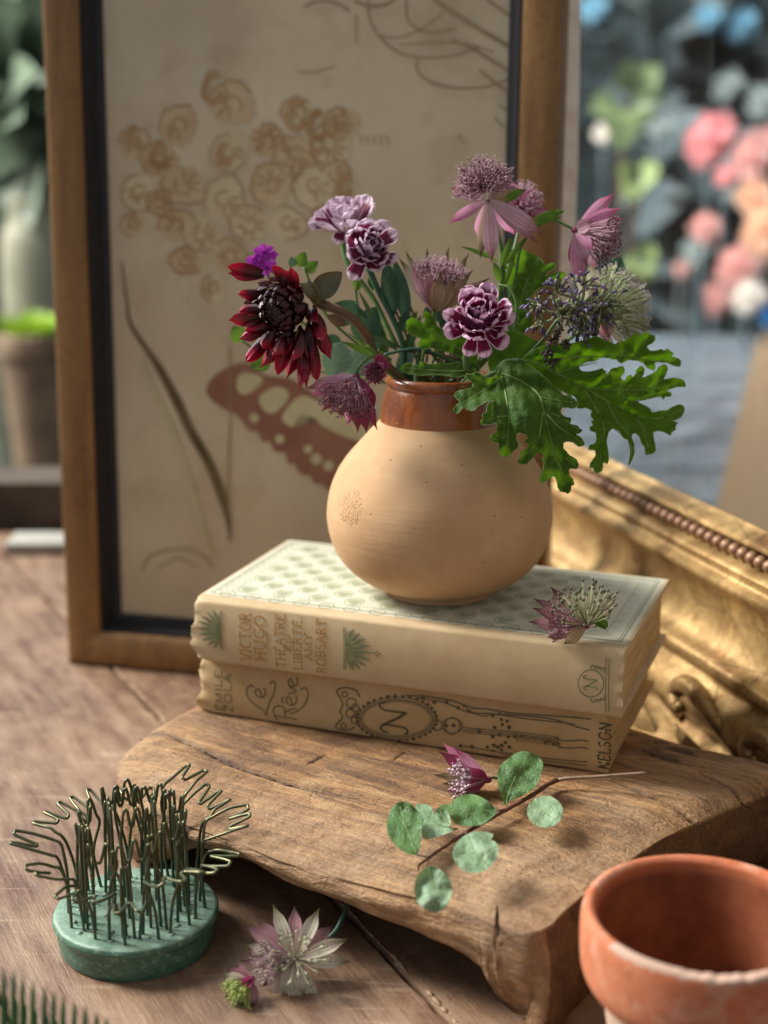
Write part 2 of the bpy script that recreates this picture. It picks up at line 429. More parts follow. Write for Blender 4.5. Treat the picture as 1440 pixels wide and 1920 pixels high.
# knots and hollows in the end grain
side = sf.reshape(-1, nphi, 3)
allr = np.concatenate([ring, side])
v, f, u = grid(allr, len(allr), nphi, True)
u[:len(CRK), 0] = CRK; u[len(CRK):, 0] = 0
bev = np.tile(front, 1)*np.clip(1.25-dist_edge/4.4, 0, 1); u[:len(CRK), 1] = np.clip(bev, 0, 1)
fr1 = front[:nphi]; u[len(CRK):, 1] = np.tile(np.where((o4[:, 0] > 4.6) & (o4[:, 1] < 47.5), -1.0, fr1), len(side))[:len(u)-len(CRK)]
cidx = len(v); v = np.vstack([v, [cen[0], cen[1], SLAB_Z]]); u = np.vstack([u, [0, 0]])
f = [q for q in f] + [(i, cidx, (i+1) % nphi) for i in range(nphi)]
f.append(tuple((len(allr)-1)*nphi+i for i in range(nphi)))
s = NT('old_board_wood'); R40 = (0, 0, math.radians(32))
gx = s.co((0.10, 1.0, 0.8), R40); gi = s.co((1, 1, 1))
g1 = s.noise(gx, 1.6, 7, 0.62, 0.9); g2 = s.noise(s.co((0.18, 2.2, 1.5), R40), 5.0, 5, 0.6, 0.3); big = s.noise(gi, 0.16, 5, 0.6, 0.5); fine = s.noise(gi, 7, 5, 0.65)
c = s.mix(s.ramp(g1, [(0.30, 0.0), (0.52, 0.6), (0.7, 1.0)]), C(86, 56, 32), C(194, 148, 96))
c = s.mix(s.math('MULTIPLY', s.ramp(g2, [(0.45, 0.0), (0.62, 1.0)]), 0.6), c, C(112, 78, 44))
c = s.mix(s.math('MULTIPLY', s.ramp(big, [(0.48, 0.0), (0.66, 1.0)]), 0.6), c, C(166, 140, 110))
c = s.mix(s.math('MULTIPLY', s.ramp(big, [(0.30, 1.0), (0.44, 0.0)]), 0.5), c, C(92, 64, 44))
gl_ = s.n('TexNoise', None, Vector=s.co((0.06, 3.2, 2), R40), Scale=3.2, Detail=4.0, Roughness=0.6, Distortion=.5).outputs[0]
c = s.mix(s.math('MULTIPLY', s.ramp(gl_, [(0.30, 1.0), (0.42, 0.0)]), 0.7), c, C(70, 46, 28)); c = s.mix(s.math('MULTIPLY', s.ramp(gl_, [(0.62, 0.0), (0.74, 1.0)]), 0.5), c, C(206, 168, 118))
mid = s.noise(s.co((.35, 1, 1), R40), .55, 6, .7, .8); c = s.mix(s.math('MULTIPLY', s.ramp(mid, [(0.50, 0.0), (0.62, 1.0)]), 0.72), c, C(84, 56, 34)); c = s.mix(s.math('MULTIPLY', s.ramp(mid, [(0.30, 1.0), (0.44, 0.0)]), 0.55), c, C(208, 176, 132))
sp = s.n('TexNoise', None, Vector=s.co((0.2, 1.4, 1), R40), Scale=1.1, Detail=6.0, Roughness=0.7).outputs[0]
c = s.mix(s.math('MULTIPLY', s.ramp(sp, [(0.60, 0.0), (0.68, 1.0)]), 0.65), c, C(64, 44, 32))
c = s.mix(s.math('MULTIPLY', s.ramp(fine, [(0.32, 1.0), (0.46, 0.0)]), 0.28), c, C(74, 54, 38))
c = s.mix(s.math('MULTIPLY', s.ramp(s.noise(gi, 0.5, 5, 0.7), [(0.55, 0.0), (0.7, 1.0)]), 0.35), c, C(160, 120, 66))
cu_, cv_ = s.uv()
lea = s.n('TexVoronoi', {'feature': 'SMOOTH_F1'}, Vector=s.co((1, 1.3, 1)), Scale=4.5).outputs[0]
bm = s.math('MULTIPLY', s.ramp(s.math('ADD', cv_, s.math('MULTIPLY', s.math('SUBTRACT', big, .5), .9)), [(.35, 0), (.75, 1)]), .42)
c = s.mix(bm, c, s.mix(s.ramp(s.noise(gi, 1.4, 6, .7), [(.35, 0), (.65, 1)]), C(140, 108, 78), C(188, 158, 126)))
end_shade = s.ramp(s.math('MULTIPLY', cv_, -1.0), [(0.2, 0), (0.8, .72)]); c = s.mix(end_shade, c, s.mix(g1, C(58, 36, 24), C(104, 70, 46)))  # right end darkened: dark wood plus shade put into the colour
c = s.mix(s.math('MULTIPLY', cu_, .92, clamp=True), c, C(34, 24, 18))  # groove shade put into the wood colour along the cracks
fc = s.n('TexVoronoi', {'feature': 'DISTANCE_TO_EDGE'}, Vector=s.co((0.7, 2.0, 1.5), R40), Scale=1.5).outputs[0]
h = s.math('ADD', s.math('MULTIPLY', g2, 0.7), s.math('MULTIPLY', fine, 0.5)); h = s.math('ADD', h, s.math('MULTIPLY', g1, 0.4)); h = s.math('ADD', h, s.math('MULTIPLY', gl_, 1.0))
h = s.math('ADD', h, s.math('MULTIPLY', s.math('MULTIPLY', lea, bm), .5)); h = s.math('ADD', h, s.math('MULTIPLY', s.ramp(fc, [(0.0, 0.0), (0.06, 1.0)]), 0.12))
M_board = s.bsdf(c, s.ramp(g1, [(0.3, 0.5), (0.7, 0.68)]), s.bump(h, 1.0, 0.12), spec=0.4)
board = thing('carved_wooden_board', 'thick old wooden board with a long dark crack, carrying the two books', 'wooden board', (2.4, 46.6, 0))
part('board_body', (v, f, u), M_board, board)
s = NT('crack_shade_fill'); n1 = s.noise(s.co(), 6, 5, .7); M_crack = s.bsdf(s.mix(n1, C(14, 9, 6), C(52, 36, 24)), .95, s.bump(n1, .8, .05), spec=.1)  # dark strip stands for the shade inside the cracks
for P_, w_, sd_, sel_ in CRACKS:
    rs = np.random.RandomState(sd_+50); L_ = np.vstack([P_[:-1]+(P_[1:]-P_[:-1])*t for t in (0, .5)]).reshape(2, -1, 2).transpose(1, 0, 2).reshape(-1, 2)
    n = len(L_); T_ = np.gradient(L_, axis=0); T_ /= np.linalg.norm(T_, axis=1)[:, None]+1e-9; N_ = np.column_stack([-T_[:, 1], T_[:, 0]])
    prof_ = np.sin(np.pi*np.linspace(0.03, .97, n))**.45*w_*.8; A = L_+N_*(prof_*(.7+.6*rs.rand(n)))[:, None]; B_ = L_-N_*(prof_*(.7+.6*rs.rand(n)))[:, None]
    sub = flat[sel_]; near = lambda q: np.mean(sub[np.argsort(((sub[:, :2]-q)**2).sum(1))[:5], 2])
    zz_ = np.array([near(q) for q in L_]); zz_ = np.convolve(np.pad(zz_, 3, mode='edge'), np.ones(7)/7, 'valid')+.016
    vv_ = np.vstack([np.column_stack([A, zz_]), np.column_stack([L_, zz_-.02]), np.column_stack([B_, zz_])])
    part('crack_shade_strip', (vv_, [(i, i+1, n+i+1, n+i) for i in range(n-1)]+[(n+i, n+i+1, 2*n+i+1, 2*n+i) for i in range(n-1)], np.zeros((3*n, 2))), M_crack, board)

# ================================================================== BOOKS
def book_frame(O, yaw): 
    U_ = V(math.cos(yaw), math.sin(yaw), 0); W_ = V(-U_[1], U_[0], 0); return V(*O), U_, W_
def cloth(name, c1, c2):
    s = NT(name); co = s.co((1, 1, 1), (0, 0, math.radians(20.5)))
    wv = s.n('TexWave', {'wave_type': 'BANDS', 'bands_direction': 'X'}, Vector=co, Scale=9.0, Distortion=0.6, Detail=1.0).outputs[1]
    wz = s.n('TexWave', {'wave_type': 'BANDS', 'bands_direction': 'DIAGONAL'}, Vector=co, Scale=8.0, Distortion=0.8, Detail=1.0).outputs[1]
    bigc = s.noise(co, 0.45, 5, 0.6); st = s.noise(co, 2.5, 6, 0.7)
    c = s.mix(s.ramp(bigc, [(0.35, 0.0), (0.65, 1.0)]), c1, c2)
    c = s.mix(s.math('MULTIPLY', s.ramp(st, [(0.62, 0.0), (0.78, 1.0)]), 0.5), c, C(150, 122, 82))
    c = s.mix(s.math('MULTIPLY', wv, 0.12), c, C(160, 140, 105))
    h = s.math('ADD', s.math('MULTIPLY', wv, 0.5), s.math('MULTIPLY', wz, 0.5)); h = s.math('ADD', h, s.math('MULTIPLY', st, 0.6))
    return s.bsdf(c, 0.72, s.bump(h, 0.6, 0.03), spec=0.3, sheen=0.15)
M_cloth = cloth('cream_book_cloth', C(204, 182, 144), C(188, 162, 120))
M_cloth2 = cloth('tan_book_cloth', C(202, 174, 128), C(186, 156, 108))
M_coverpale = cloth('pale_cover_paper', C(214, 214, 194), C(204, 206, 184))
s = NT('old_page_edges'); zc = s.n('SeparateXYZ', None, Vector=s.co()).outputs[2]
pg = s.n('TexNoise', None, Vector=s.co((0.15, 0.15, 6)), Scale=3.5, Detail=3.0).outputs[0]
M_pages = s.bsdf(s.mix(s.ramp(pg, [(0.35, 0), (0.65, 1)]), C(176, 146, 100), C(214, 190, 146)), 0.85, s.bump(pg, 0.8, 0.04), spec=0.2)
M_green = simple('sage_green_print', C(128, 130, 94), C(110, 112, 78), 4, 0.6, 0.1)
M_palegreen = simple('pale_green_print', C(158, 166, 132), C(146, 156, 122), 3, 0.6, 0.1)
M_paleemb = simple('blue_grey_print', C(182, 188, 174), C(196, 200, 186), 3, 0.5, 0.1)
M_gold = simple('worn_gold_lettering', C(188, 138, 40), C(158, 114, 42), 5, 0.42, 0.3, metal=0.35, spec=0.6)
M_dark = simple('dark_green_ink', C(66, 66, 46), C(88, 86, 60), 4, 0.6, 0.1)
M_brownink = simple('brown_outline_ink', C(116, 100, 74), C(98, 84, 60), 4, 0.6, 0.1)

BUL = 0.14
class Book:
    def __init__(s, O, yaw, L, W, T, root):
        s.O, s.U, s.W = book_frame(O, yaw); s.L, s.Wd, s.T, s.root = L, W, T, root
    def P(s, u, w, z): return s.O + s.U*u + s.W*w + V(0, 0, z)
    def sp(s, u, v, off=0.0):
        b = BUL*(1-abs(2*v-1)**2.2)
        return s.P(u, -b-off, v*s.T)
    def px(s, a, b):
        q = atp(a, b, s.O-s.W*BUL*0.8, s.W); d = q-s.O
        return np.dot(d, s.U), d[2]/s.T
    def ptop(s, a, b):
        q = atz(a, b, s.O[2]+s.T); d = q-s.O; return np.dot(d, s.U), np.dot(d, s.W)
    def build(s, m, worn=1.0, seed=0):
        T, W, th = s.T, s.Wd, 0.2
        sec = [(W, T), (W*.6, T), (1.0, T), (0.62, T-0.0), (0.5, T-0.035), (0.38, T-0.0), (0.2, T+0.01), (0.06, T-0.02)]
        for v in np.linspace(0.97, 0.03, 41): sec.append((-BUL*(1-abs(2*v-1)**2.2), v*T))
        sec += [(0.06, 0.02), (0.2, 0), (0.5, 0.0), (W*.6, 0), (W, 0), (W+0.02, th*.5), (W, th), (W*.6, th), (0.55, th), (0.22, th+.1), (0.16, T*.5), (0.22, T-th-.1), (0.55, T-th), (W*.6, T-th), (W, T-th), (W+.02, T-th*.5)]
        sec = np.array(sec); nu = 90; Q = np.zeros((nu, len(sec), 3)); rs = np.random.RandomState(seed)
        us = s.L*(0.5-0.5*np.cos(np.linspace(0, np.pi, nu)))
        wob = rs.normal(0, 1, (nu, len(sec)))
        sm_ = lambda: np.convolve(np.pad(rs.normal(0, 1, len(sec)), 4, mode='wrap'), np.ones(9)/3.2, 'valid'); endw = sm_(); endw2 = sm_(); ph1 = rs.rand()*6
        for i, uu in enumerate(us):
            for j, (w, z) in enumerate(sec):
                k0 = math.exp(-uu/0.22); k1 = math.exp(-(s.L-uu)/0.16)
                spine = 1.0 if w < 0.3 else 0.25
                du = worn*(0.07*endw[j]*k0*spine + 0.05*endw2[j]*k1*spine)
                dw = worn*spine*(0.10*k0*(0.6+0.5*math.sin(j*.45+ph1))+0.04*k1*math.sin(j*.6+ph1)) + 0.0012*wob[i, j]
                dz = (-0.10*k0*worn if z > T*.8 else 0.05*k0*worn if z < T*.2 else 0)*spine
                Q[i, j] = s.P(uu+du, w+dw, z+dz)
        v, f, u = grid(Q, nu, len(sec), True)
        n = len(sec)
        # end caps: strips joining the outer and the inner walls of the case
        half = 27
        for base, rev in ((0, False), ((nu-1)*n, True)):
            inner = list(range(26, n)); outer = list(range(0, 26))
            poly = [base+k for k in range(n)]
            f.append(tuple(poly if rev else poly[::-1]))
        o = part('cloth_cover', (v, f, u), m, s.root)
        autosmooth(o, 50); s.cover = o
        # page block
        th2 = th+0.01; nn = 40; g = G()
        Q = np.zeros((nn, 8, 3)); i0, i1 = 0.22, s.L-0.2
        secp = [(W-.28, T-th2), (W*.5, T-th2), (0.2, T-th2), (0.17, T*.5), (0.2, th2), (W*.5, th2), (W-.28, th2), (W-.36, T*.5)]
        for i in range(nn):
            uu = i0+(i1-i0)*i/(nn-1)
            for j, (w, z) in enumerate(secp): Q[i, j] = s.P(uu, w, z)
        v, f, u = grid(Q, nn, 8, True); f += [tuple(range(8))[::-1], tuple((nn-1)*8+k for k in range(8))]
        o = part('page_block', (v, f, u), M_pages, s.root); autosmooth(o, 30)

def ribbon2(map3, pts, w, closed=False, lift=0.022):
    """flat printed stroke; pts in local cm of a surface, map3(x, y, lift) gives the 3-D point"""
    P = np.asarray(pts, float)
    if closed: P = np.vstack([P, P[:1]])
    T = np.gradient(P, axis=0); T /= (np.linalg.norm(T, axis=1)[:, None]+1e-9)
    N = np.column_stack([-T[:, 1], T[:, 0]])
    ww = np.full(len(P), w) if np.isscalar(w) else np.asarray(w)
    A = P+N*ww[:, None]/2; B = P-N*ww[:, None]/2
    v = []
    for a, m_, b in zip(A, P, B): v += [map3(a[0], a[1], lift), map3(m_[0], m_[1], lift*1.4), map3(b[0], b[1], lift)]
    f = []
    for i in range(len(P)-1): f += [(3*i, 3*i+1, 3*i+4, 3*i+3), (3*i+1, 3*i+2, 3*i+5, 3*i+4)]
    return (np.array(v), f, np.zeros((len(v), 2)))
def patch2(map3, pts, lift=0.006):
    P = np.asarray(pts, float); c = P.mean(0); n = len(P)
    v = [map3(p[0], p[1], lift) for p in P]+[map3(c[0], c[1], lift*1.5)]
    return (np.array(v), [(i, (i+1) % n, n) for i in range(n)], np.zeros((n+1, 2)))

ARC = lambda cx, cy, rx, ry, a0, a1, n=8: [(cx+rx*math.cos(math.radians(a)), cy+ry*math.sin(math.radians(a))) for a in np.linspace(a0, a1, n)]
FONT = {
 'A': (0.8, [[(0, 0), (.4, 1), (.8, 0)], [(.14, .36), (.66, .36)]]),
 'B': (0.68, [[(.08, 0), (.08, 1)], [(.08, 1)]+ARC(.34, .77, .26, .23, 90, -90)+[(.08, .54)], [(.3, .54)]+ARC(.36, .27, .3, .27, 90, -90)+[(.08, 0)]]),
 'C': (0.8, [ARC(.46, .5, .42, .5, 45, 315, 14)]),
 'E': (0.62, [[(.08, 0), (.08, 1)], [(.08, 1), (.58, 1), (.6, .86)], [(.08, .53), (.46, .53)], [(.08, 0), (.6, 0), (.62, .15)]]),
 'G': (0.86, [ARC(.46, .5, .42, .5, 45, 330, 14)+[(.82, .44), (.55, .44)]]),
 'H': (0.8, [[(.08, 0), (.08, 1)], [(.72, 0), (.72, 1)], [(.08, .53), (.72, .53)]]),
 'I': (0.22, [[(.11, 0), (.11, 1)]]),
 'L': (0.6, [[(.08, 1), (.08, 0), (.56, 0), (.6, .16)]]),
 'M': (0.95, [[(.08, 0), (.1, 1), (.47, .1), (.85, 1), (.87, 0)]]),
 'N': (0.82, [[(.08, 0), (.08, 1), (.74, 0), (.74, 1)]]),
 'O': (0.9, [ARC(.45, .5, .42, .5, 90, 450, 18)]),
 'R': (0.74, [[(.08, 0), (.08, 1)], [(.08, 1)]+ARC(.36, .76, .26, .24, 90, -90)+[(.08, .52)], [(.34, .52), (.72, 0)]]),
 'S': (0.64, [ARC(.32, .75, .25, .25, 30, 260, 9)+ARC(.32, .25, .27, .25, 80, -150, 9)]),
 'T': (0.76, [[(.38, 0), (.38, 1)], [(.02, .86), (.03, 1), (.73, 1), (.74, .86)]]),
 'U': (0.8, [[(.08, 1), (.08, .32)]+ARC(.4, .3, .32, .3, 180, 360, 9)+[(.72, 1)]]),
 'V': (0.8, [[(0, 1), (.4, 0), (.8, 1)]]),
 'Y': (0.78, [[(0, 1), (.39, .48), (.78, 1)], [(.39, .48), (.39, 0)]]),
 'Z': (0.68, [[(.05, .86), (.06, 1), (.64, 1), (.04, 0), (.62, 0), (.64, .15)]]),
 'É': (0.62, [[(.08, 0), (.08, 1)], [(.08, 1), (.58, 1), (.6, .86)], [(.08, .53), (.46, .53)], [(.08, 0), (.6, 0), (.62, .15)], [(.28, 1.1), (.45, 1.26)]]),
 'È': (0.62, [[(.08, 0), (.08, 1)], [(.08, 1), (.58, 1), (.6, .86)], [(.08, .53), (.46, .53)], [(.08, 0), (.6, 0), (.62, .15)]]),
 '.': (0.2, [[(.08, 0), (.12, .06)]]),
}
def textpoly(txt, serif=True, gap=0.24):
    x = 0; out = []
    for ch in txt:
        w, st = FONT[ch]
        for p in st:
            q = np.array(p, float); q[:, 0] += x; out.append(q)
            if serif:
                for e, nb in ((0, 1), (-1, -2)):
                    pe = q[e]; d = q[nb]-pe
                    if (abs(pe[1]) < .02 or abs(pe[1]-1) < .02) and abs(d[1]) > abs(d[0])*1.2: out.append(np.array([pe-V(.11, 0), pe+V(.11, 0)]))
        x += w+gap
    return out, x-gap
def spine_text(bk, g, txt, ubase, ucap, v0, v1, wd, serif=True):
    """text that reads up the spine: x runs along +v, the letters' tops point to -u"""
    st, tw = textpoly(txt, serif)
    for p in st:
        runs = [[p[0]]]                                    # break the stroke at sharp corners so the print stays crisp
        for k in range(1, len(p)):
            runs[-1].append(p[k])
            if k < len(p)-1 and np.dot(nz(p[k]-p[k-1]), nz(p[k+1]-p[k])) < .62: runs.append([p[k]])
        for r_ in runs:
            q = []
            for a, b in zip(r_[:-1], r_[1:]):
                for t in np.linspace(0, 1, 4)[:-1]: q.append(np.asarray(a)+(np.asarray(b)-a)*t)
            q.append(r_[-1]); q = np.array(q); dd = nz(q[-1]-q[-2])*.02; q[-1] = q[-1]+dd; q[0] = q[0]-nz(q[1]-q[0])*.02
            uu = ubase + (ucap-ubase)*q[:, 1]; vv = (v0+(v1-v0)*q[:, 0]/tw)*bk.T
            g.add(*ribbon2(lambda x, y, l: bk.sp(x, y/bk.T, l), np.column_stack([uu, vv]), wd))
def c3(bk, pts, ox=340, oy=980, sc=1440/520): return np.array([[*(lambda r: (r[0], r[1]*bk.T))(bk.px(ox+a/sc, oy+b/sc))] for a, b in pts])

book1 = thing('clothbound_book', 'upper cream book with gold lettering and green oval medallion pattern on its cover', 'book', (0, 50, 6.4), 'old clothbound books in the stack')
book2 = thing('clothbound_book', 'lower tan book with script title and oval wreath drawing on its spine', 'book', (0, 50, 4.0), 'old clothbound books in the stack')
B1 = Book((-7.12, 51.0, 6.37), math.radians(-20.5), 16.2, 8.6, 2.42, book1)
B2 = Book((-7.05, 51.75, 3.965), math.radians(-20.9), 15.75, 9.1, 2.395, book2)
B1.build(M_cloth, 1.0, 3); B2.build(M_cloth2, 1.3, 8)
# ---- pale printed panel of the upper cover: its own thin sheet on the board
def top1(u, w, l): return B1.P(u, w, B1.T+0.006+l)
g = G(); nu_, nw_ = 40, 20; Q = np.zeros((nu_, nw_, 3))
for i in range(nu_):
    for j in range(nw_): Q[i, j] = top1(0.12+(B1.L-.24)*i/(nu_-1), 0.66+(B1.Wd-.72)*j/(nw_-1), 0)
PANEL = part('cover_panel', grid(Q, nu_, nw_), M_coverpale, book1)
g = G(); gm = G()
for ofs, w in ((0.32, .035), (0.42, .02), (0.98, .02)):
    c4 = [(ofs, .62+ofs*.7), (B1.L-ofs, .62+ofs*.7), (B1.L-ofs, B1.Wd-ofs), (ofs, B1.Wd-ofs)]
    for a, b in zip(c4, c4[1:]+c4[:1]): g.add(*ribbon2(top1, [np.array(a)+(np.array(b)-a)*t for t in np.linspace(0, 1, 12)], w, lift=.006))
row = 0; w_ = 1.75
while w_ < B1.Wd-0.6:
    u_ = 1.45+(0.72 if row % 2 else 0)
    while u_ < B1.L-2.6:
        cx, cy = u_+rng.uniform(-.02, .02), w_
        gm.add(*ribbon2(top1, [(cx+.36*math.cos(a), cy+.42*math.sin(a)) for a in np.linspace(0, 6.283, 15)[:-1]], .045, True, .006))
        for a in np.linspace(-1.2, 1.2, 5):
            gm.add(*ribbon2(top1, [(cx+a*.05, cy-.3), (cx+a*.2, cy), (cx+a*.14, cy+.28)], [.02, .09, .03], lift=.005))
        u_ += 1.44
    w_ += 0.72; row += 1
for u_ in np.arange(1.0, B1.L-2.6, 1.0):        # half medallions along the near border
    g.add(*ribbon2(top1, [(u_+.3*math.cos(a), .92+.30*math.sin(a)) for a in np.linspace(0, 6.283, 13)[:-1]], .03, True, .006))
    g.add(*ribbon2(top1, [(u_-.15, .95), (u_, 1.02), (u_+.15, .93)], .03, lift=.006))
for w_ in np.arange(1.3, B1.Wd-.5, .55):        # left border scrolls
    g.add(*ribbon2(top1, [(.62+.16*math.cos(a), w_+.14*math.sin(a)) for a in np.linspace(0, 5, 9)], .03, lift=.006))
part('border_print', g, M_green, PANEL, kind='stuff'); part('medallion_print', gm, M_palegreen, PANEL, kind='stuff')
g = G()
for i, u_ in enumerate(np.arange(B1.L-2.1, B1.L-.6, .62)):
    for k in range(9):
        w_ = 1.35+k*.78+(i % 2)*.3
        if w_ > B1.Wd-.5: continue
        g.add(*ribbon2(top1, [(u_-.13, w_), (u_-.08, w_+.26), (u_+.1, w_+.26), (u_+.17, w_)], .035, True, .006))
        g.add(*patch2(top1, [(u_-.07, w_+.05), (u_-.04, w_+.2), (u_+.06, w_+.2), (u_+.1, w_+.05)], .005))
part('end_ornaments', g, M_paleemb, PANEL, kind='stuff')
def lotus(bk, g, cx, cy, sc, flip=1, tip=False):
    mp = lambda x, y, l: bk.sp(x, y/bk.T, l)
    H_ = 0.82*sc
    g.add(*ribbon2(mp, spline([(cx, cy-H_), (cx+.03*flip, cy), (cx, cy+H_)], 9), .03)); g.add(*ribbon2(mp, spline([(cx+.07*flip, cy-H_), (cx+.1*flip, cy), (cx+.07*flip, cy+H_)], 9), .045))
    for k, a in enumerate(np.linspace(-1.25, 1.25, 9)):
        L = sc*(0.98-0.15*abs(a)); x0, y0 = cx+.14*flip, cy+a*.16*sc
        e = (x0+flip*L*math.cos(a)*1.05, y0+L*math.sin(a)*.8)
        m_ = ((x0+e[0])/2-.02*flip, (y0+e[1])/2+a*.06*sc)
        g.add(*ribbon2(mp, spline([(x0, y0), m_, e], 5), np.array([.03, .06, .09, .12, .13, .13, .12, .1, .07, .04, .02])*sc*1.15))
    if tip:
        for dx, dy in ((1.22, 0), (1.32, .07), (1.32, -.07), (1.42, 0)):
            g.add(*patch2(mp, [(cx+flip*dx*sc+.045*math.cos(a), cy+dy+.045*math.sin(a)) for a in np.linspace(0, 6.28, 8)[:-1]], .012))
g = G()
uL, vL = B1.px(340+212/2.769, 980+560/2.769); lotus(B1, g, uL, vL*B1.T, .92, -1)
part('leaf_ornament', g, M_green, B1.cover); g = G(); uR, vR = B1.px(340+842/2.769, 980+655/2.769); lotus(B1, g, uR, vR*B1.T, .98, 1, True)
part('leaf_ornament', g, M_green, B1.cover)
g = G()
def col_text(bk, g, txt, xa, xb, ya, yb, wd, serif=True, ox=340, oy=980, sc=2.769):
    """xa..xb, ya..yb: box in the enlarged picture"""
    ua, _ = bk.px(ox+xb/sc, oy+(ya+yb)/2/sc); ub, _ = bk.px(ox+xa/sc, oy+(ya+yb)/2/sc)
    xm = (xa+xb)/2; v0 = bk.px(ox+xm/sc, oy+yb/sc)[1]; v1 = bk.px(ox+xm/sc, oy+ya/sc)[1]
    v0 = max(v0, .085); v1 = min(v1, .93)
    spine_text(bk, g, txt, ua, ub, v0, v1, wd, serif)
col_text(B1, g, 'VICTOR', 306, 362, 472, 716, .046); col_text(B1, g, 'HUGO', 381, 434, 484, 716, .046)
col_text(B1, g, 'THÉATRE', 490, 537, 474, 755, .038); col_text(B1, g, 'EN', 547, 568, 580, 665, .028)
col_text(B1, g, 'LIBERTÉ.', 584, 624, 478, 768, .038); col_text(B1, g, 'AMY', 642, 678, 575, 712, .036); col_text(B1, g, 'ROBSART', 701, 748, 492, 785, .038)
mp1 = lambda x, y, l: B1.sp(x, y/B1.T, l)
g.add(*ribbon2(mp1, c3(B1, [(447, 560), (446, 660)]), .03))
part('title_lettering', g, M_gold, B1.cover, kind='stuff')
g = G()
c4_ = lambda bk, pts: c3(bk, pts, 760, 1020, 1440/520)
for x_ in (1041, 1057): g.add(*ribbon2(mp1, spline(c4_(B1, [(x_+2, 592), (x_, 730), (x_-2, 876)]), 9), .03))
g.add(*ribbon2(mp1, c4_(B1, [(965+66*math.cos(a), 722+70*math.sin(a)) for a in np.linspace(0, 6.283, 25)[:-1]]), .045, True))
NU_ = lambda q: [(1003-78*b, 756-72*a) for a, b in q]
for q_, w_ in (([(0, .7), (.06, .9), (.2, .95), (.26, .6), (.16, .12), (0, .05)], .045), ([(.22, .93), (.45, .5), (.72, .06)], .06), ([(.72, .06), (.78, .6), (.86, .95), (1.0, .98), (1.04, .8)], .045)):
    g.add(*ribbon2(mp1, spline(c4_(B1, NU_(q_)), 5), w_))
for dy, sg in ((-72, -1), (78, 1)):
    for k in range(4):
        g.add(*ribbon2(mp1, spline(c4_(B1, [(962+k*18, 722+dy), (972+k*20, 722+dy+sg*(22-k*5)), (990+k*15, 722+dy+sg*(10-k*8))]), 4), [.03, .04, .05, .06, .06, .05, .04, .03, .02]))
part('publisher_mark', g, M_green, B1.cover)
# ---- lower book: lettering and the drawn wreath
mp2 = lambda x, y, l: B2.sp(x, y/B2.T, l)
g = G()
col_text(B2, g, 'ÉMILE', 178, 214, 772, 985, .036, False); col_text(B2, g, 'ZOLA', 224, 262, 785, 985, .036, False)
col_text(B2, g, 'NELSON', 1004, 1066, 930, 1168, .058, False, 760, 1020)
S3 = lambda pts, n=6: spline(c3(B2, pts), n)
for pts in ([(462, 838), (474, 822), (490, 838), (484, 880), (462, 930), (444, 980), (446, 1000), (434, 998), (428, 975), (395, 952), (362, 925), (343, 890), (345, 858), (362, 843), (380, 852)],
            [(422, 901), (407, 865), (388, 870), (391, 892), (415, 905), (436, 896), (439, 870), (427, 856)],
            [(600, 1022), (545, 1012), (486, 1004)], [(500, 1030), (484, 1004), (478, 975), (490, 955), (515, 950), (536, 965), (540, 1003)], [(538, 985), (568, 970), (602, 962)],
            [(580, 942), (565, 905), (549, 908), (550, 930), (570, 946), (595, 936), (602, 906), (592, 894)], [(536, 934), (522, 919), (536, 905)],
            [(556, 888), (600, 872), (560, 852)], [(586, 847), (572, 815), (558, 818), (560, 840), (580, 850), (600, 840), (605, 815), (596, 804)],
            [(562, 990), (600, 980), (640, 945), (660, 898), (656, 868), (642, 856), (622, 866)]):
    g.add(*ribbon2(mp2, S3(pts), .04))
NT_ = lambda q: [(1180-150*b, 1090-150*a) for a, b in q]
for q_, w_ in (([(0, .72), (.06, .9), (.18, .97), (.28, .85), (.24, .45), (.16, .12), (.02, .03), (-.06, .14)], .07), ([(.24, .93), (.36, .7), (.52, .36), (.7, .06)], .1), ([(.7, .06), (.74, .45), (.8, .82), (.94, .99), (1.06, .9), (1.04, .78)], .07)):
    g.add(*ribbon2(mp2, S3(NT_(q_)), w_))
part('printed_lettering', g, M_dark, B2.cover, kind='stuff')
g = G(); gd = G()
T3 = lambda pts: c3(B2, pts)
for rx, ry, w in ((188, 98, .05), (200, 112, .03), (176, 88, .02)):
    g.add(*ribbon2(mp2, T3([(1120+rx*math.cos(a), 1018+ry*math.sin(a)) for a in np.linspace(0, 6.283, 41)[:-1]]), w, True))
for k in range(34):
    a = k/34*6.283+.05; x_, y_ = 1120+(208)*math.cos(a), 1018+116*math.sin(a)
    q = T3([(x_, y_)])[0]; r_ = .06+.025*rng.random()
    if 0.03 < q[1]/B2.T < .97: gd.add(*patch2(mp2, [(q[0]+r_*math.cos(b), q[1]+r_*math.sin(b)) for b in np.linspace(0, 6.28, 8)[:-1]], .016))
g.add(*ribbon2(mp2, S3([(930, 905), (905, 870), (860, 858), (820, 862), (808, 880), (825, 905), (840, 940), (826, 980), (838, 1010), (812, 1040), (800, 1062), (830, 1078), (870, 1076), (900, 1060)]), .06))
for cx_, cy_, r_ in ((885, 935, 26), (905, 960, 20), (880, 990, 24), (905, 1020, 24), (850, 890, 14), (842, 1055, 14)):
    g.add(*ribbon2(mp2, T3([(cx_+r_*math.cos(a), cy_+r_*math.sin(a)) for a in np.linspace(0, 6.283, 17)[:-1]]), .05, True))
T4 = lambda pts, n=5: spline(c4_(B2, pts), n)
g.add(*ribbon2(mp2, T4([(0, 786), (100, 792), (230, 812), (350, 850), (430, 858), (560, 878), (700, 888), (860, 900), (965, 910)]), .05))
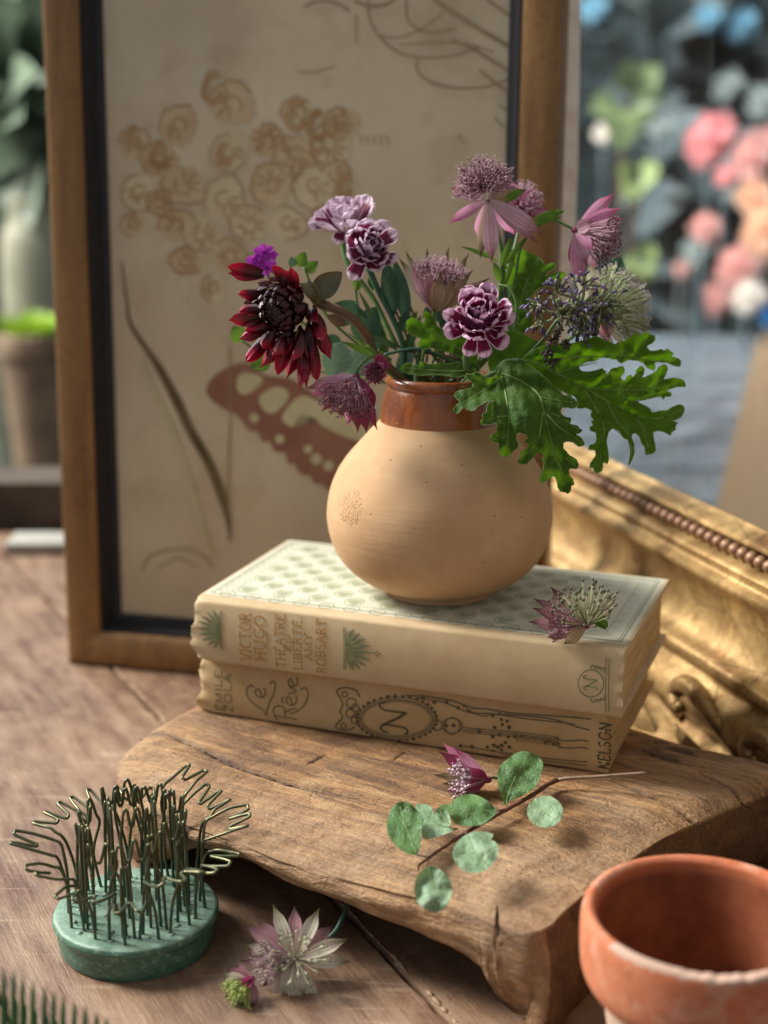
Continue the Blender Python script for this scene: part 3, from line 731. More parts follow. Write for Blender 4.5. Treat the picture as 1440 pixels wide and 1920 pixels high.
g.add(*ribbon2(mp2, T4([(60, 800), (200, 822), (330, 872), (440, 880), (600, 890), (760, 908), (880, 945), (960, 965)]), .05))
g.add(*ribbon2(mp2, T4([(300, 840), (390, 890), (470, 885), (620, 905), (800, 925), (880, 935)]), .04))
for y0 in (950, 962, 974): g.add(*ribbon2(mp2, T4([(300, y0), (450, y0+14), (560, y0+22), (700, y0+38), (800, y0+52)]), .033))
for y0 in (1014, 1052): g.add(*ribbon2(mp2, T4([(790, y0), (860, y0+6), (920, y0+2), (950, y0+10)]), .047))
g.add(*ribbon2(mp2, T4([(300, 1050), (500, 1085), (700, 1112), (880, 1128), (945, 1130)]), .047)); g.add(*ribbon2(mp2, T4([(500, 1098), (700, 1125), (880, 1145), (940, 1150)]), .04))
for k in range(14):
    xa_ = 560+k*17; g.add(*ribbon2(mp2, T4([(xa_, 980+k*2), (xa_+26, 1025+k*2)]), .029))
for rx, ry in ((40, 44), (52, 40)):
    g.add(*ribbon2(mp2, c4_(B2, [(245+rx*math.cos(a), 942+ry*math.sin(a)) for a in np.linspace(0, 6.283, 21)[:-1]]), .047, True))
g.add(*ribbon2(mp2, T4([(150, 915), (190, 925), (185, 960), (150, 965)]), .05))
for (x_, y_) in [(215, 940), (252, 940), (385, 970), (330, 868), (275, 850), (215, 822), (455, 890), (490, 882), (530, 918), (500, 910), (540, 950), (505, 935), (465, 950), (490, 988), (455, 998), (535, 1000), (570, 998), (605, 995), (520, 1030), (540, 1055), (500, 1045), (480, 1055), (460, 1045), (455, 1075), (500, 1070), (730, 1030), (750, 1022), (770, 1038), (790, 1008), (795, 1035), (425, 1055), (345, 1055), (285, 1050), (150, 820), (90, 795)]:
    q = c4_(B2, [(x_, y_)])[0]; r_ = .066+.02*rng.random()
    if 0.03 < q[1]/B2.T < .97: gd.add(*patch2(mp2, [(q[0]+r_*math.cos(b), q[1]+r_*math.sin(b)) for b in np.linspace(0, 6.28, 8)[:-1]], .016))
part('wreath_drawing', g, M_brownink, B2.cover, kind='stuff'); part('berry_dots', gd, M_dark, B2.cover, kind='stuff')

# ================================================================== VASE
VA = V(2.06, 52.0, 8.80)
vase = thing('clay_vase', 'round buff clay vase with a glossy brown glazed neck, standing on the books', 'vase', VA)
body = [(0.0, 0.02), (1.85, 0.02), (1.98, 0.06), (2.0, 0.16), (2.06, 0.28), (2.5, 0.42), (2.9, 0.62), (3.38, 1.0), (3.78, 1.48), (4.04, 2.05), (4.18, 2.7), (4.18, 3.3), (4.06, 3.95), (3.8, 4.6), (3.45, 5.15), (3.02, 5.65), (2.6, 6.12), (2.32, 6.42), (2.15, 6.62)]
neck = [(2.2, 6.56), (2.18, 6.7), (2.15, 6.95), (2.11, 7.2), (2.05, 7.45), (1.97, 7.7), (1.91, 7.84), (1.97, 7.9), (2.0, 8.0), (1.97, 8.12), (1.88, 8.22), (1.76, 8.22), (1.68, 8.1), (1.64, 7.7), (1.7, 7.2), (1.9, 6.5), (2.4, 5.9), (0.0, 5.8)]
bs = spline(body, 4); ns_ = spline(neck, 4)
s = NT('buff_clay'); co = s.co(); z_ = s.n('SeparateXYZ', None, Vector=co).outputs[2]
n1 = s.noise(co, 0.5, 5, 0.6); n2 = s.noise(s.co((0.25, 0.25, 3)), 2.0, 5, 0.6); n3 = s.noise(co, 8, 4, 0.6); pit = s.n('TexVoronoi', None, Vector=co, Scale=1.7).outputs[0]
c = s.mix(s.ramp(n1, [(0.35, 0), (0.65, 1)]), C(196, 162, 124), C(182, 146, 108))
c = s.mix(s.math('MULTIPLY', s.ramp(n2, [(0.5, 0), (0.68, 1)]), .2), c, C(200, 164, 124))
c = s.mix(s.ramp(pit, [(0.035, 1.0), (0.07, 0.0)]), c, C(120, 78, 46))
h = s.math('ADD', s.math('MULTIPLY', n2, 0.8), s.math('MULTIPLY', n3, 0.35)); h = s.math('ADD', h, s.math('MULTIPLY', s.ramp(pit, [(0.02, 0.0), (0.08, 1.0)]), 0.8))
M_clay = s.bsdf(c, 0.8, s.bump(h, 0.45, 0.035), spec=0.25)
s = NT('brown_glaze'); co = s.co(); n1 = s.noise(s.co((1, 1, 0.5)), 1.2, 5, 0.65, 0.5); n2 = s.noise(co, 9, 3, 0.5)
c = s.mix(s.ramp(n1, [(0.3, 0), (0.7, 1)]), C(104, 52, 22), C(158, 90, 42)); c = s.mix(s.math('MULTIPLY', s.ramp(n2, [(0.62, 0), (0.72, 1)]), .5), c, C(208, 140, 74))
M_glaze = s.bsdf(c, 0.3, s.bump(s.math('ADD', n1, s.math('MULTIPLY', n2, .5)), 0.35, 0.03), spec=0.5, coat=0.35)
VB = part('vase_body', lathe(bs, VA, 128, 0.004, 2), M_clay, vase)
part('glazed_neck', lathe(ns_, VA, 128, 0.004, 2), M_glaze, vase)
def vase_surf(ang, z, off=0.0):
    r = np.interp(z, bs[:, 1], bs[:, 0])+off; return VA+V(r*math.cos(ang), r*math.sin(ang), z)
for (cx_, cz_, R_, dens) in ((math.radians(217), 3.85, 0.6, 40),):
    g = G()
    for k in range(dens*2):
        a = k*2.39996; r_ = R_*math.sqrt((k+.5)/dens/2); a2 = a+rng.uniform(-1.2, 1.2); l_ = rng.uniform(.05, .13)
        pp = [vase_surf(cx_+(r_*math.cos(a)+l_*t_*math.cos(a2))/4.1, cz_+r_*math.sin(a)+l_*t_*math.sin(a2)+.03*(1-t_*t_), -.012) for t_ in (-1, -.3, .4, 1)]
        g.add(*tube(spline(pp, 3), [.006]+[.022]*8+[.006], 5))
    part('stamped_flower', g, M_clay, VB)

# ================================================================== TERRACOTTA POT
PC = V(8.55, 34.45, 0.0)
pot = thing('terracotta_pot', 'small orange terracotta flowerpot with a chipped rim in the near right corner', 'flowerpot', PC)
po = [(0.0, 0.05), (2.0, 0.05), (2.1, 0.12), (2.45, 2.0), (2.62, 3.05), (2.70, 3.15), (2.86, 3.2), (3.05, 3.4), (3.2, 3.75), (3.26, 4.3), (3.27, 5.0), (3.22, 5.35), (3.12, 5.47), (3.0, 5.48), (2.88, 5.38), (2.84, 5.2), (2.78, 4.8), (2.66, 3.6), (2.4, 1.8), (2.05, 0.5), (0.0, 0.45)]
ps = spline(po, 5); v, f, u = lathe(ps, PC, 160, 0.006, 5)
vv = v.reshape(len(ps), 160, 3); an = np.arange(160)/160*2*np.pi
for j in range(160):
    dd = (math.degrees(an[j])-262+180) % 360-180
    chip = 0
    if -20 < dd < 26: chip = 0.14*max(0, math.sin((dd+20)/46*math.pi))**.5*(0.7+.3*math.sin(dd*.9)+.2*math.sin(dd*2.3))
    if 40 < dd < 60: chip = 0.08*(0.6+.4*math.sin(dd*1.3))
    if chip > 0:
        m_ = vv[:, j, 2] > 5.48-chip; vv[m_, j, 2] = 5.48-chip+0.15*(vv[m_, j, 2]-5.48+chip)
s = NT('terracotta'); co = s.co(); zz = s.n('SeparateXYZ', None, Vector=co).outputs[2]
n1 = s.noise(co, 0.6, 6, 0.6, 0.4); n2 = s.noise(co, 5, 5, 0.6)
c = s.mix(s.ramp(n1, [(0.3, 0), (0.7, 1)]), C(170, 94, 60), C(190, 122, 90))
c = s.mix(s.math('MULTIPLY', s.ramp(s.noise(co, .9, 7, .75), [(0.50, 0), (0.68, 1)]), .6), c, C(200, 168, 146)); c = s.mix(s.math('MULTIPLY', s.ramp(s.noise(co, 3.2, 6, .75), [(0.56, 0), (0.66, 1)]), .5), c, C(128, 84, 62))
rim = s.math('MULTIPLY', s.ramp(zz, [(0.0, 0.0), (1.0, 1.0)]), 1.0)
edgez = s.math('GREATER_THAN', s.math('ADD', zz, s.math('MULTIPLY', n2, 0.35)), 5.50)
ym = s.math('LESS_THAN', s.n('SeparateXYZ', None, Vector=co).outputs[1], -1.6)
c = s.mix(s.math('MULTIPLY', s.math('MULTIPLY', edgez, ym), .8), c, C(176, 156, 140))
low = s.math('LESS_THAN', s.math('ADD', zz, s.math('MULTIPLY', n1, 0.6)), 3.45)
sx = s.n('SeparateXYZ', None, Vector=co); rad = s.math('SQRT', s.math('ADD', s.math('POWER', sx.outputs[0], 2.0), s.math('POWER', sx.outputs[1], 2.0)))
c = s.mix(s.math('MULTIPLY', low, s.math('GREATER_THAN', rad, 2.05)), c, C(186, 160, 140))
M_terra = s.bsdf(c, 0.82, s.bump(s.math('ADD', n2, n1), 0.3, 0.03), spec=0.25)
nspl = 14*5
ring_out = [q for q in f if q[0] < nspl*160]; ring_in = [q for q in f if q[0] >= nspl*160]
part('pot_wall', (v, ring_out, u), M_terra, pot)
s = NT('dark_brown_terracotta'); co = s.co(); n1 = s.noise(co, 0.5, 6, 0.65); zz = s.n('SeparateXYZ', None, Vector=co).outputs[2]
c = s.mix(s.ramp(n1, [(0.35, 0), (0.65, 1)]), C(112, 60, 38), C(150, 88, 58)); c = s.mix(s.math('MULTIPLY', s.ramp(s.noise(co, .35, 5, .6), [(0.5, 0), (0.62, 1)]), .6), c, C(84, 58, 42))  # inner wall a darker brown than the outside
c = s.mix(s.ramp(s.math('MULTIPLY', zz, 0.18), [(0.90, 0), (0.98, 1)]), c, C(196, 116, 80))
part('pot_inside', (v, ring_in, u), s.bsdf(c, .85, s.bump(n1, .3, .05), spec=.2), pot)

# ================================================================== HAIRPIN FLOWER HOLDER
FC = V(-8.05, 42.0, 0.0)
frog = thing('flower_holder', 'round green painted flower holder bristling with looped bronze wires', 'flower frog', FC)
s = NT('chipped_green_paint'); co = s.co(); n1 = s.noise(co, 0.9, 6, 0.7); n2 = s.noise(co, 4, 6, 0.7); zz = s.n('SeparateXYZ', None, Vector=co).outputs[2]
c = s.mix(s.ramp(n1, [(0.35, 0), (0.65, 1)]), C(40, 84, 62), C(78, 116, 96))
c = s.mix(s.math('MULTIPLY', s.ramp(n2, [(0.52, 0), (0.6, 1)]), s.ramp(zz, [(0.0, .2), (1.0, .45)])), c, C(150, 170, 152))
c = s.mix(s.ramp(n2, [(0.28, .8), (0.36, 0)]), c, C(66, 66, 50))
c = s.mix(s.math('MULTIPLY', s.math('GREATER_THAN', zz, 1.17), s.ramp(n1, [(.3, .25), (.7, .75)])), c, C(140, 166, 146))
M_fgreen = s.bsdf(c, s.ramp(n1, [(0.3, .3), (0.7, .6)]), s.bump(s.math('ADD', n2, n1), 0.55, 0.06), spec=0.5)
fp = [(0, 0.02), (2.2, 0.02), (2.42, 0.06), (2.5, 0.2), (2.56, 0.8), (2.60, 0.92), (2.66, 0.98), (2.66, 1.1), (2.58, 1.2), (2.4, 1.22), (1.6, 1.2), (0.8, 1.24), (0, 1.22)]
v, f, u = lathe(spline(fp, 5), FC, 120, 0.006, 4)
tp = v[:, 2] > 1.12; v[tp, 2] += fbm(v[tp, :2], 0.55, 12, 3)*0.035
part('base_disc', (v, f, u), M_fgreen, frog)
s = NT('aged_bronze_wire'); co = s.co(); n1 = s.noise(co, 2.2, 5, 0.7); zz = s.n('SeparateXYZ', None, Vector=co).outputs[2]
met = s.n('BsdfPrincipled', None, Base_Color=s.mix(n1, C(122, 114, 82), C(84, 82, 60)), Metallic=0.85, Roughness=0.36)
pai = s.n('BsdfPrincipled', None, Base_Color=s.mix(n1, C(28, 74, 56), C(60, 96, 74)), Roughness=0.5)
fac = s.ramp(s.math('ADD', s.math('MULTIPLY', zz, -0.22), n1), [(-0.0, 0.3), (0.2, 1.0)])
mx = s.n('MixShader', None, Fac=s.math('MULTIPLY', fac, s.ramp(n1, [(0.38, 0.2), (0.5, 1.0)]))); s.set(mx.inputs[1], met.outputs[0]); s.set(mx.inputs[2], pai.outputs[0]); s.t.links.new(mx.outputs[0], s.out.inputs[0]); M_wire = s.m
def frog_wire(path, name='wire_loop'):
    P = spline(path, 6); part(name, tube(P, 0.053, 6), M_wire, frog)
def pol(r, a, z): return FC+V(r*math.cos(a), r*math.sin(a), z)
rw = random.Random(21)
sq = lambda x: math.tanh(2.0*x)/math.tanh(2.0)
for i in range(12):                                        # outer ring: combs bent outwards
    a = i/12*2*math.pi+0.12+rw.uniform(-.06, .06)
    h = 3.35+0.45*math.sin(a)+rw.uniform(-.3, .25)
    if math.cos(a) > 0.3: h += 0.45
    nf = rw.choice((2, 3, 3)); sp_ = .095*nf; amp = rw.uniform(.28, .42)
    ro = (3.25 if abs(math.cos(a)) > .35 else 2.95)+rw.uniform(-.2, .25)
    path = [pol(2.15+rw.uniform(-.1, .1), a-.10, 1.15), pol(2.2, a-.14, 2.2), pol(2.28, a-sp_*.8, h-.5), pol(2.4, a-sp_, h-.1), pol(2.6, a-sp_, h+.02)]
    for q in np.linspace(0, nf, nf*8+1)[1:-1]:
        path.append(pol(ro-amp*sq(math.cos(q*2*math.pi)), a-sp_+2*sp_*q/nf, h+.06+.26*max(0, ro-amp*sq(math.cos(q*2*math.pi))-2.6)+.07*math.sin(q*5+i)+.12*(ro-amp*sq(math.cos(q*2*math.pi))-2.6)*math.sin(i*2.1)))
    path += [pol(2.6, a+sp_, h+.02), pol(2.4, a+sp_, h-.1), pol(2.28, a+sp_*.8, h-.5), pol(2.15, a+.14, 2.2), pol(2.05+rw.uniform(-.1, .1), a+.10, 1.15)]
    frog_wire(path)
for i in range(9):                                         # middle ring, upright with waved tops
    a = i/9*2*math.pi+rw.uniform(-.08, .08); h = 4.3+0.3*math.sin(a)+rw.uniform(-.2, .2); R_ = 1.6; sp_ = .34
    path = [pol(R_+.15, a-.16, 1.15), pol(R_+.1, a-.2, 2.8), pol(R_, a-sp_, h-.6)]
    for q in np.linspace(0, 2.5, 19)[1:-1]:
        path.append(pol(R_+.18*math.sin(q*3), a-sp_+2*sp_*q/2.5, h-.3*sq(math.cos(q*2*math.pi))))
    path += [pol(R_, a+sp_, h-.3), pol(R_+.1, a+.2, 2.8), pol(R_+.1, a+.14, 1.15)]
    frog_wire(path)
for i in range(4):                                         # inner ring, tallest
    a = i/4*2*math.pi+.3; h = 4.75+rw.uniform(-.15, .2); R_ = 0.7; c0 = pol(R_, a, 0); t = V(-math.sin(a), math.cos(a), 0)
    P = lambda x, z: c0+t*x+V(0, 0, z)
    frog_wire([P(-.3, 1.15), P(-.34, 3), P(-.45, h-.8)]+[P(-.45+.9*q/2.5, h-.28*sq(math.cos(q*2*math.pi))) for q in np.linspace(0, 2.5, 19)[1:-1]]+[P(.45, h-.6), P(.32, 3), P(.26, 1.15)])
for i in range(9):                                        # plain upright pins with a hairpin bend
    a = i*2.4+.5; h = 4.0+rw.uniform(-.7, .7); R_ = 1.95*math.sqrt(rw.random()*.5+.5)
    frog_wire([pol(R_, a-.09, 1.15), pol(R_, a-.07, h-.1), pol(R_, a, h), pol(R_, a+.07, h-.1), pol(R_+.1, a+.12, 1.15)], 'wire_pin')
g = G()
for k in range(60):                                        # lumps of paint where the wires enter the disc
    a = k*2.4; r_ = 2.3*math.sqrt((k+.5)/60); g.add(*blob(pol(r_, a, 1.19), .09+.05*rw.random(), None, .5))
part('paint_lumps', g, M_fgreen, frog, kind='stuff')

# ================================================================== PICTURE FRAME
F0 = V(-15.61, 68.07, 0.0); Fe = nz(V(23.75, -5.88, 0)); Fn = V(-Fe[1], Fe[0], 0)*1.0
if Fn[1] < 0: Fn = -Fn
F1 = atz(1016, 1315); FWid = np.dot(F1-F0, Fe)
ln = math.radians(2.2); Fu = math.cos(ln)*V(0, 0, 1)+math.sin(ln)*Fn; Ff = -(math.cos(ln)*Fn-math.sin(ln)*V(0, 0, 1))   # up and outward (to camera)
FHt = 43.0
def sweep_rect(profile, O, ex, ey, ez, Wd, Ht, namef, m, root, dens=1, ragged=0.0):
    """profile: list of (inset, height along ez); four mitred rails, each a mesh of its own"""
    cor = lambda a: [O+ex*a+ey*a, O+ex*(Wd-a)+ey*a, O+ex*(Wd-a)+ey*(Ht-a), O+ex*a+ey*(Ht-a)]
    for sd in range(4):
        Q = []
        for t in np.linspace(0, 1, dens+1):
            row = []
            for a, b in profile:
                c = cor(a); p = c[sd]+(c[(sd+1) % 4]-c[sd])*t + ez*b
                row.append(p)
            Q.append(row)
        Q = np.array(Q); v, f, u = grid(Q, dens+1, len(profile), True)
        if ragged: v = v+ (fbm(v, 0.25, 31, 3)*ragged)[:, None]*ez
        n = len(profile); f += [tuple(range(n))[::-1], tuple(dens*n+k for k in range(n))]
        autosmooth(part(namef, (v, f, u), m, root), 35)
picture = thing('picture_frame', 'tall gilt wood picture frame with a faded botanical print, behind the vase', 'framed picture', F0)
s = NT('worn_gilt_wood'); co = s.co(); n1 = s.noise(s.co((1, 1, .15)), 1.0, 6, 0.65); n2 = s.noise(co, 3, 6, 0.7)
c = s.mix(s.ramp(n1, [(0.3, 0), (0.7, 1)]), C(108, 78, 44), C(146, 110, 66)); c = s.mix(s.math('MULTIPLY', s.ramp(n2, [(0.5, 0), (0.7, 1)]), .5), c, C(92, 54, 28))
M_fw = s.bsdf(c, 0.42, s.bump(n2, 0.3, 0.04), metal=0.35, spec=0.5)
M_black = simple('black_slip', C(24, 26, 32), C(34, 34, 38), 2, 0.55, 0.15)
sweep_rect([(0, -1.2), (0, .5), (.12, .68), (.3, .74), (1.3, .66), (1.62, .55), (1.74, .42), (1.74, -1.2)], F0+Ff*0, Fe, Fu, Ff, FWid, FHt, 'frame_rail', M_fw, picture, 24, 0.012)
sweep_rect([(1.74, -1.0), (1.74, .34), (1.86, .36), (2.2, -.42), (2.45, -.5), (2.45, -1.0)], F0, Fe, Fu, Ff, FWid, FHt, 'inner_slip', M_black, picture, 2)
s = NT('faded_print_paper'); co = s.co(); n1 = s.noise(co, 0.10, 5, 0.6); n2 = s.noise(co, 0.8, 6, 0.6); xz = s.n('SeparateXYZ', None, Vector=co)
c = s.mix(s.ramp(n1, [(0.35, 0), (0.65, 1)]), C(182, 166, 142), C(206, 194, 170)); n4 = s.noise(co, .3, 6, .7); c = s.mix(s.math('MULTIPLY', s.ramp(n4, [(.5, 0), (.7, 1)]), .5), c, C(166, 144, 118)); c = s.mix(s.math('MULTIPLY', s.ramp(n2, [(0.5, 0), (0.75, 1)]), .25), c, C(182, 156, 124))
c = s.mix(s.math('MULTIPLY', s.ramp(xz.outputs[2], [(0.1, 1.0), (0.9, 0.0)]), .0), c, C(196, 160, 130))
M_paper = s.bsdf(c, 0.8, None, spec=0.15)
PR0 = F0-Ff*0.62; a0 = 2.3
pc = [PR0+Fe*a+Fu*b for a, b in ((a0, a0), (FWid-a0, a0), (FWid-a0, FHt-a0), (a0, FHt-a0))]
part('print_sheet', (np.array(pc+[p-Ff*0.2 for p in pc]), [(0, 1, 2, 3), (7, 6, 5, 4), (0, 4, 5, 1), (1, 5, 6, 2), (2, 6, 7, 3), (3, 7, 4, 0)], np.zeros((8, 2))), M_paper, picture, smooth=False)
part('backing_board', box(F0+Fe*FWid/2+Fu*FHt/2-Ff*1.05, FWid-2.6, 0.3, FHt-2.6, np.column_stack([Fe, -Ff, Fu])), M_cloth2, picture, smooth=False)
def ink(name, a, b, r=.8): return simple(name, a, b, 0.6, r, 0, spec=0.1)
I_brown, I_brown2, I_pale = ink('faded_sepia_ink', C(158, 126, 90), C(180, 152, 118)), ink('sepia_wash', C(186, 160, 128), C(200, 182, 152)), ink('pale_wash', C(204, 190, 160), C(198, 182, 152))
I_grey, I_maroon, I_leaf, I_thin = ink('grey_green_ink', C(84, 74, 56), C(116, 102, 76)), ink('maroon_ink', C(134, 94, 78), C(146, 108, 90)), ink('wing_cell_ink', C(196, 188, 152), C(184, 176, 142)), ink('thin_pen_ink', C(140, 120, 96), C(164, 142, 114))
LIFT = [0.02]
def pm(x, y, l): return PR0+Fe*x+Fu*y+Ff*(LIFT[0]+l)
def ppx(a, b): q = atp(a, b, PR0, Ff)-PR0; return (np.dot(q, Fe), np.dot(q, Fu))
def pst(g, pts, w, n=6, closed=False): g.add(*ribbon2(pm, spline([ppx(*p) for p in pts], n, closed), w, closed))
gA, gB, gP, gD = G(), G(), G(), G()
rp = random.Random(5)
# the faded bunch of flowers: heads at the places they have in the print
heads = [(435, 195, 50), (335, 235, 42), (560, 210, 34), (300, 300, 40), (260, 360, 36), (345, 350, 48), (430, 285, 40), (500, 265, 40), (555, 290, 44), (620, 270, 46), (640, 230, 36), (420, 375, 46), (510, 345, 44), (590, 350, 42), (470, 420, 42), (380, 440, 40), (330, 420, 36), (540, 420, 38), (300, 380, 30), (250, 270, 34), (630, 330, 34), (430, 480, 34), (350, 490, 34), (480, 500, 30), (400, 540, 26), (250, 420, 24), (610, 410, 28)]
for (x, y, r) in heads:
    n_ = rp.randint(8, 12); ph = rp.random()*6; q1, q2 = rp.uniform(.8, 1.1), rp.random()*6
    LIFT[0] = 0.02+rp.random()*0.004
    base = [(x+r*(0.90+.06*math.cos(n_*a+ph)+.10*math.cos(2*a+q2))*math.cos(a), y+r*q1*(0.90+.06*math.cos(n_*a+ph)+.08*math.cos(3*a+q2))*math.sin(a)) for a in np.linspace(0, 6.283, 57)[:-1]]
    (gP if rp.random() < .45 else gB).add(*patch2(pm, [ppx(*p) for p in base], 0.0))
    LIFT[0] = 0.03
    k0 = rp.randint(0, 40); pst(gA, (base+base)[k0:k0+rp.randint(20, 44):2], .05+.05*rp.random(), 3)
    for k in range(rp.randint(3, n_)):
        a = k/n_*6.283+ph+rp.uniform(-.2, .2); pst(gA, [(x+r*.3*math.cos(a), y+r*.3*math.sin(a)), (x+r*.5*math.cos(a+.2), y+r*.5*math.sin(a+.2)), (x+r*.7*math.cos(a+.1), y+r*.7*math.sin(a+.1))], [.03, .05, .07, .08, .09, .09, .09, .08, .07, .06, .05, .04, .03], 6)
    pst(gA, [(x+r*(.18+.03*k)*math.cos(k*.8+ph), y+r*(.18+.03*k)*math.sin(k*.8+ph)) for k in range(8)], .08, 3)
for (x, y, r) in [(555, 215, 22), (595, 235, 20), (400, 165, 22), (300, 290, 18), (645, 350, 16), (420, 290, 14), (250, 255, 12)]:
    LIFT[0] = 0.036; pst(gA, [(x+r*.7*math.cos(a)*(1+.2*math.sin(3*a)), y+r*1.2*math.sin(a)) for a in np.linspace(.3, 5.4, 12)], .3, 3)
for p in ([(562, 263), (580, 266), (600, 264)], [(275, 300), (295, 296), (312, 292)], [(538, 370), (555, 375), (570, 380)], [(480, 262), (495, 268)]):
    LIFT[0] = 0.042; pst(gD, p, .22, 4)
part('faded_flower_wash', gB, I_brown2, picture, kind='stuff'); part('faded_flower_outline', gA, I_brown, picture, kind='stuff'); part('pale_flower_wash', gP, I_pale, picture, kind='stuff')
LIFT[0] = 0.03
X = lambda pts: [(100+a/2.4, 600+b/2.4) for a, b in pts]
g = G(); stem = spline([ppx(*p) for p in X([(310, -260), (335, -60), (350, 20), (420, 130), (480, 220), (560, 370), (620, 500), (700, 640), (760, 790), (790, 900), (795, 1000)])], 4)
g.add(*ribbon2(pm, stem, np.interp(np.linspace(0, 1, len(stem)), [0, .25, .5, .6, .8, 1], [.08, .2, .5, .46, .5, .08])))
part('printed_dark_leaf', g, I_grey, picture)
g = G(); LIFT[0] = 0.036
stem = spline([ppx(*p) for p in X([(400, 180), (460, 330), (540, 500), (600, 680), (640, 820), (690, 980), (730, 1060)])], 4)
g.add(*ribbon2(pm, stem, np.interp(np.linspace(0, 1, len(stem)), [0, .3, .6, 1], [.1, .3, .36, .08]))); part('printed_pale_leaf', g, I_leaf, picture)
g = G(); LIFT[0] = 0.044
pst(g, X([(795, 110), (800, 400), (790, 700), (795, 1000)]), .09, 4)
pst(g, X([(400, 1130), (440, 1060), (560, 1030), (660, 1050), (720, 1110)]), .08, 5); pst(g, X([(470, 1120), (560, 1070), (640, 1110)]), .06, 5)
R2 = lambda pts: [(500+a/2.25, b/2.25) for a, b in pts]
for pts, w in (([(700, -10), (800, 60), (930, 140), (1070, 222)], .14), ([(780, 170), (860, 200), (960, 260), (1062, 322)], .1), ([(900, 295), (960, 345), (1060, 415)], .09), ([(925, -5), (990, 40), (1050, 82)], .1),
               ([(640, 250), (635, 290), (680, 340), (800, 372), (930, 365), (1030, 330), (1060, 320)], .08), ([(430, 0), (440, 90), (500, 180), (600, 235), (760, 240), (900, 200)], .08), ([(590, 0), (600, 90), (680, 135), (800, 120)], .08),
               ([(750, 50), (700, 90), (640, 130), (560, 160), (470, 150)], .06), ([(160, 30), (220, 5), (300, 15), (350, 45)], .1), ([(370, 5), (440, 25), (500, 20), (545, -5)], .12), ([(560, 190), (700, 180), (840, 185), (960, 220)], .05),
               ([(130, 300), (200, 305), (290, 280)], .05), ([(380, 60), (380, 180)], .05), ([(800, 590), (815, 570), (830, 600)], .05), ([(980, 440), (1030, 480), (1060, 500)], .07), ([(960, 490), (1000, 540)], .06)):
    pst(g, R2(pts), w, 6)
for k in range(5): pst(g, R2([(390+k*28, 570), (402+k*28, 592), (400+k*28, 612)]), .06, 4)
part('pen_flourishes', g, I_thin, picture, kind='stuff')
g = G(); LIFT[0] = 0.05
wing = spline([ppx(*p) for p in X([(690, 310), (725, 255), (800, 208), (880, 195), (960, 250), (1060, 262), (1130, 300), (1250, 380), (1400, 440), (1520, 500), (1560, 600), (1480, 720), (1340, 800), (1250, 770), (1215, 735), (1180, 735), (1160, 700), (1110, 690), (1090, 650), (1055, 640), (1045, 595), (1000, 590), (975, 545), (945, 550), (920, 500), (880, 495), (830, 430), (770, 400), (710, 355)])], 4, True)
g.add(*patch2(pm, wing, 0.0)); part('printed_butterfly_wing', g, I_maroon, picture)
g = G(); LIFT[0] = 0.058
for poly in ([(830, 262), (860, 238), (930, 250), (940, 280), (880, 332), (835, 322)], [(930, 345), (1000, 300), (1058, 322), (1048, 370), (990, 420), (945, 398)], [(1030, 440), (1085, 360), (1150, 345), (1290, 420), (1420, 480), (1400, 540), (1330, 530), (1240, 490), (1140, 430), (1100, 440), (1080, 480)]):
    g.add(*patch2(pm, spline([ppx(*p) for p in X(poly)], 4, True), 0.0))
for x, y, r in ((905, 440, 22), (1020, 535, 22), (1148, 580, 20), (1185, 625, 26), (1240, 655, 24), (1300, 670, 20), (1370, 690, 22)):
    g.add(*patch2(pm, [ppx(*X([(x+r*math.cos(a), y+r*math.sin(a))])[0]) for a in np.linspace(0, 6.28, 10)[:-1]], 0.0))
part('wing_cells', g, I_leaf, picture)
s = NT('picture_glass'); gl = s.n('BsdfGlossy', None, Color=(1, 1, 1, 1), Roughness=0.04); tr = s.n('BsdfTransparent', None, Color=(.97, .98, .97, 1)); fr = s.n('Fresnel', None, IOR=1.2)
mx = s.n('MixShader', None, Fac=s.math('MULTIPLY', fr, 0.08)); s.set(mx.inputs[1], tr.outputs[0]); s.set(mx.inputs[2], gl.outputs[0]); s.t.links.new(mx.outputs[0], s.out.inputs[0]); M_glass = s.m
pg_ = [F0-Ff*0.47+Fe*a+Fu*b for a, b in ((2.2, 2.2), (FWid-2.2, 2.2), (FWid-2.2, FHt-2.2), (2.2, FHt-2.2))]
part('glass_pane', (np.array(pg_), [(0, 1, 2, 3)], np.zeros((4, 2))), M_glass, picture, smooth=False)
# pale strip of board standing behind the right side of the frame
sp_ = [(1090, -60), (1084, 300), (1079, 430), (1069, 600), (1061, 760), (1038, 860), (1030, 1200), (1000, 1200), (1000, -60)]
g = G(); fr_ = [at(a, b, 66.0) for a, b in sp_]; bk_ = [p+V(0, 0.5, 0) for p in fr_]; n = len(fr_)
g.add(np.array(fr_+bk_), [tuple(range(n)), tuple(range(2*n-1, n-1, -1))]+[(i, (i+1) % n, n+(i+1) % n, n+i) for i in range(n)])
solo('white_board', g, simple('chalky_white_paint', C(248, 242, 234), C(226, 218, 206), 1.2, 0.8, 0.2), (9, 66, 0), 'narrow chalky white board standing just behind the right side of the picture frame', 'board', smooth=False)

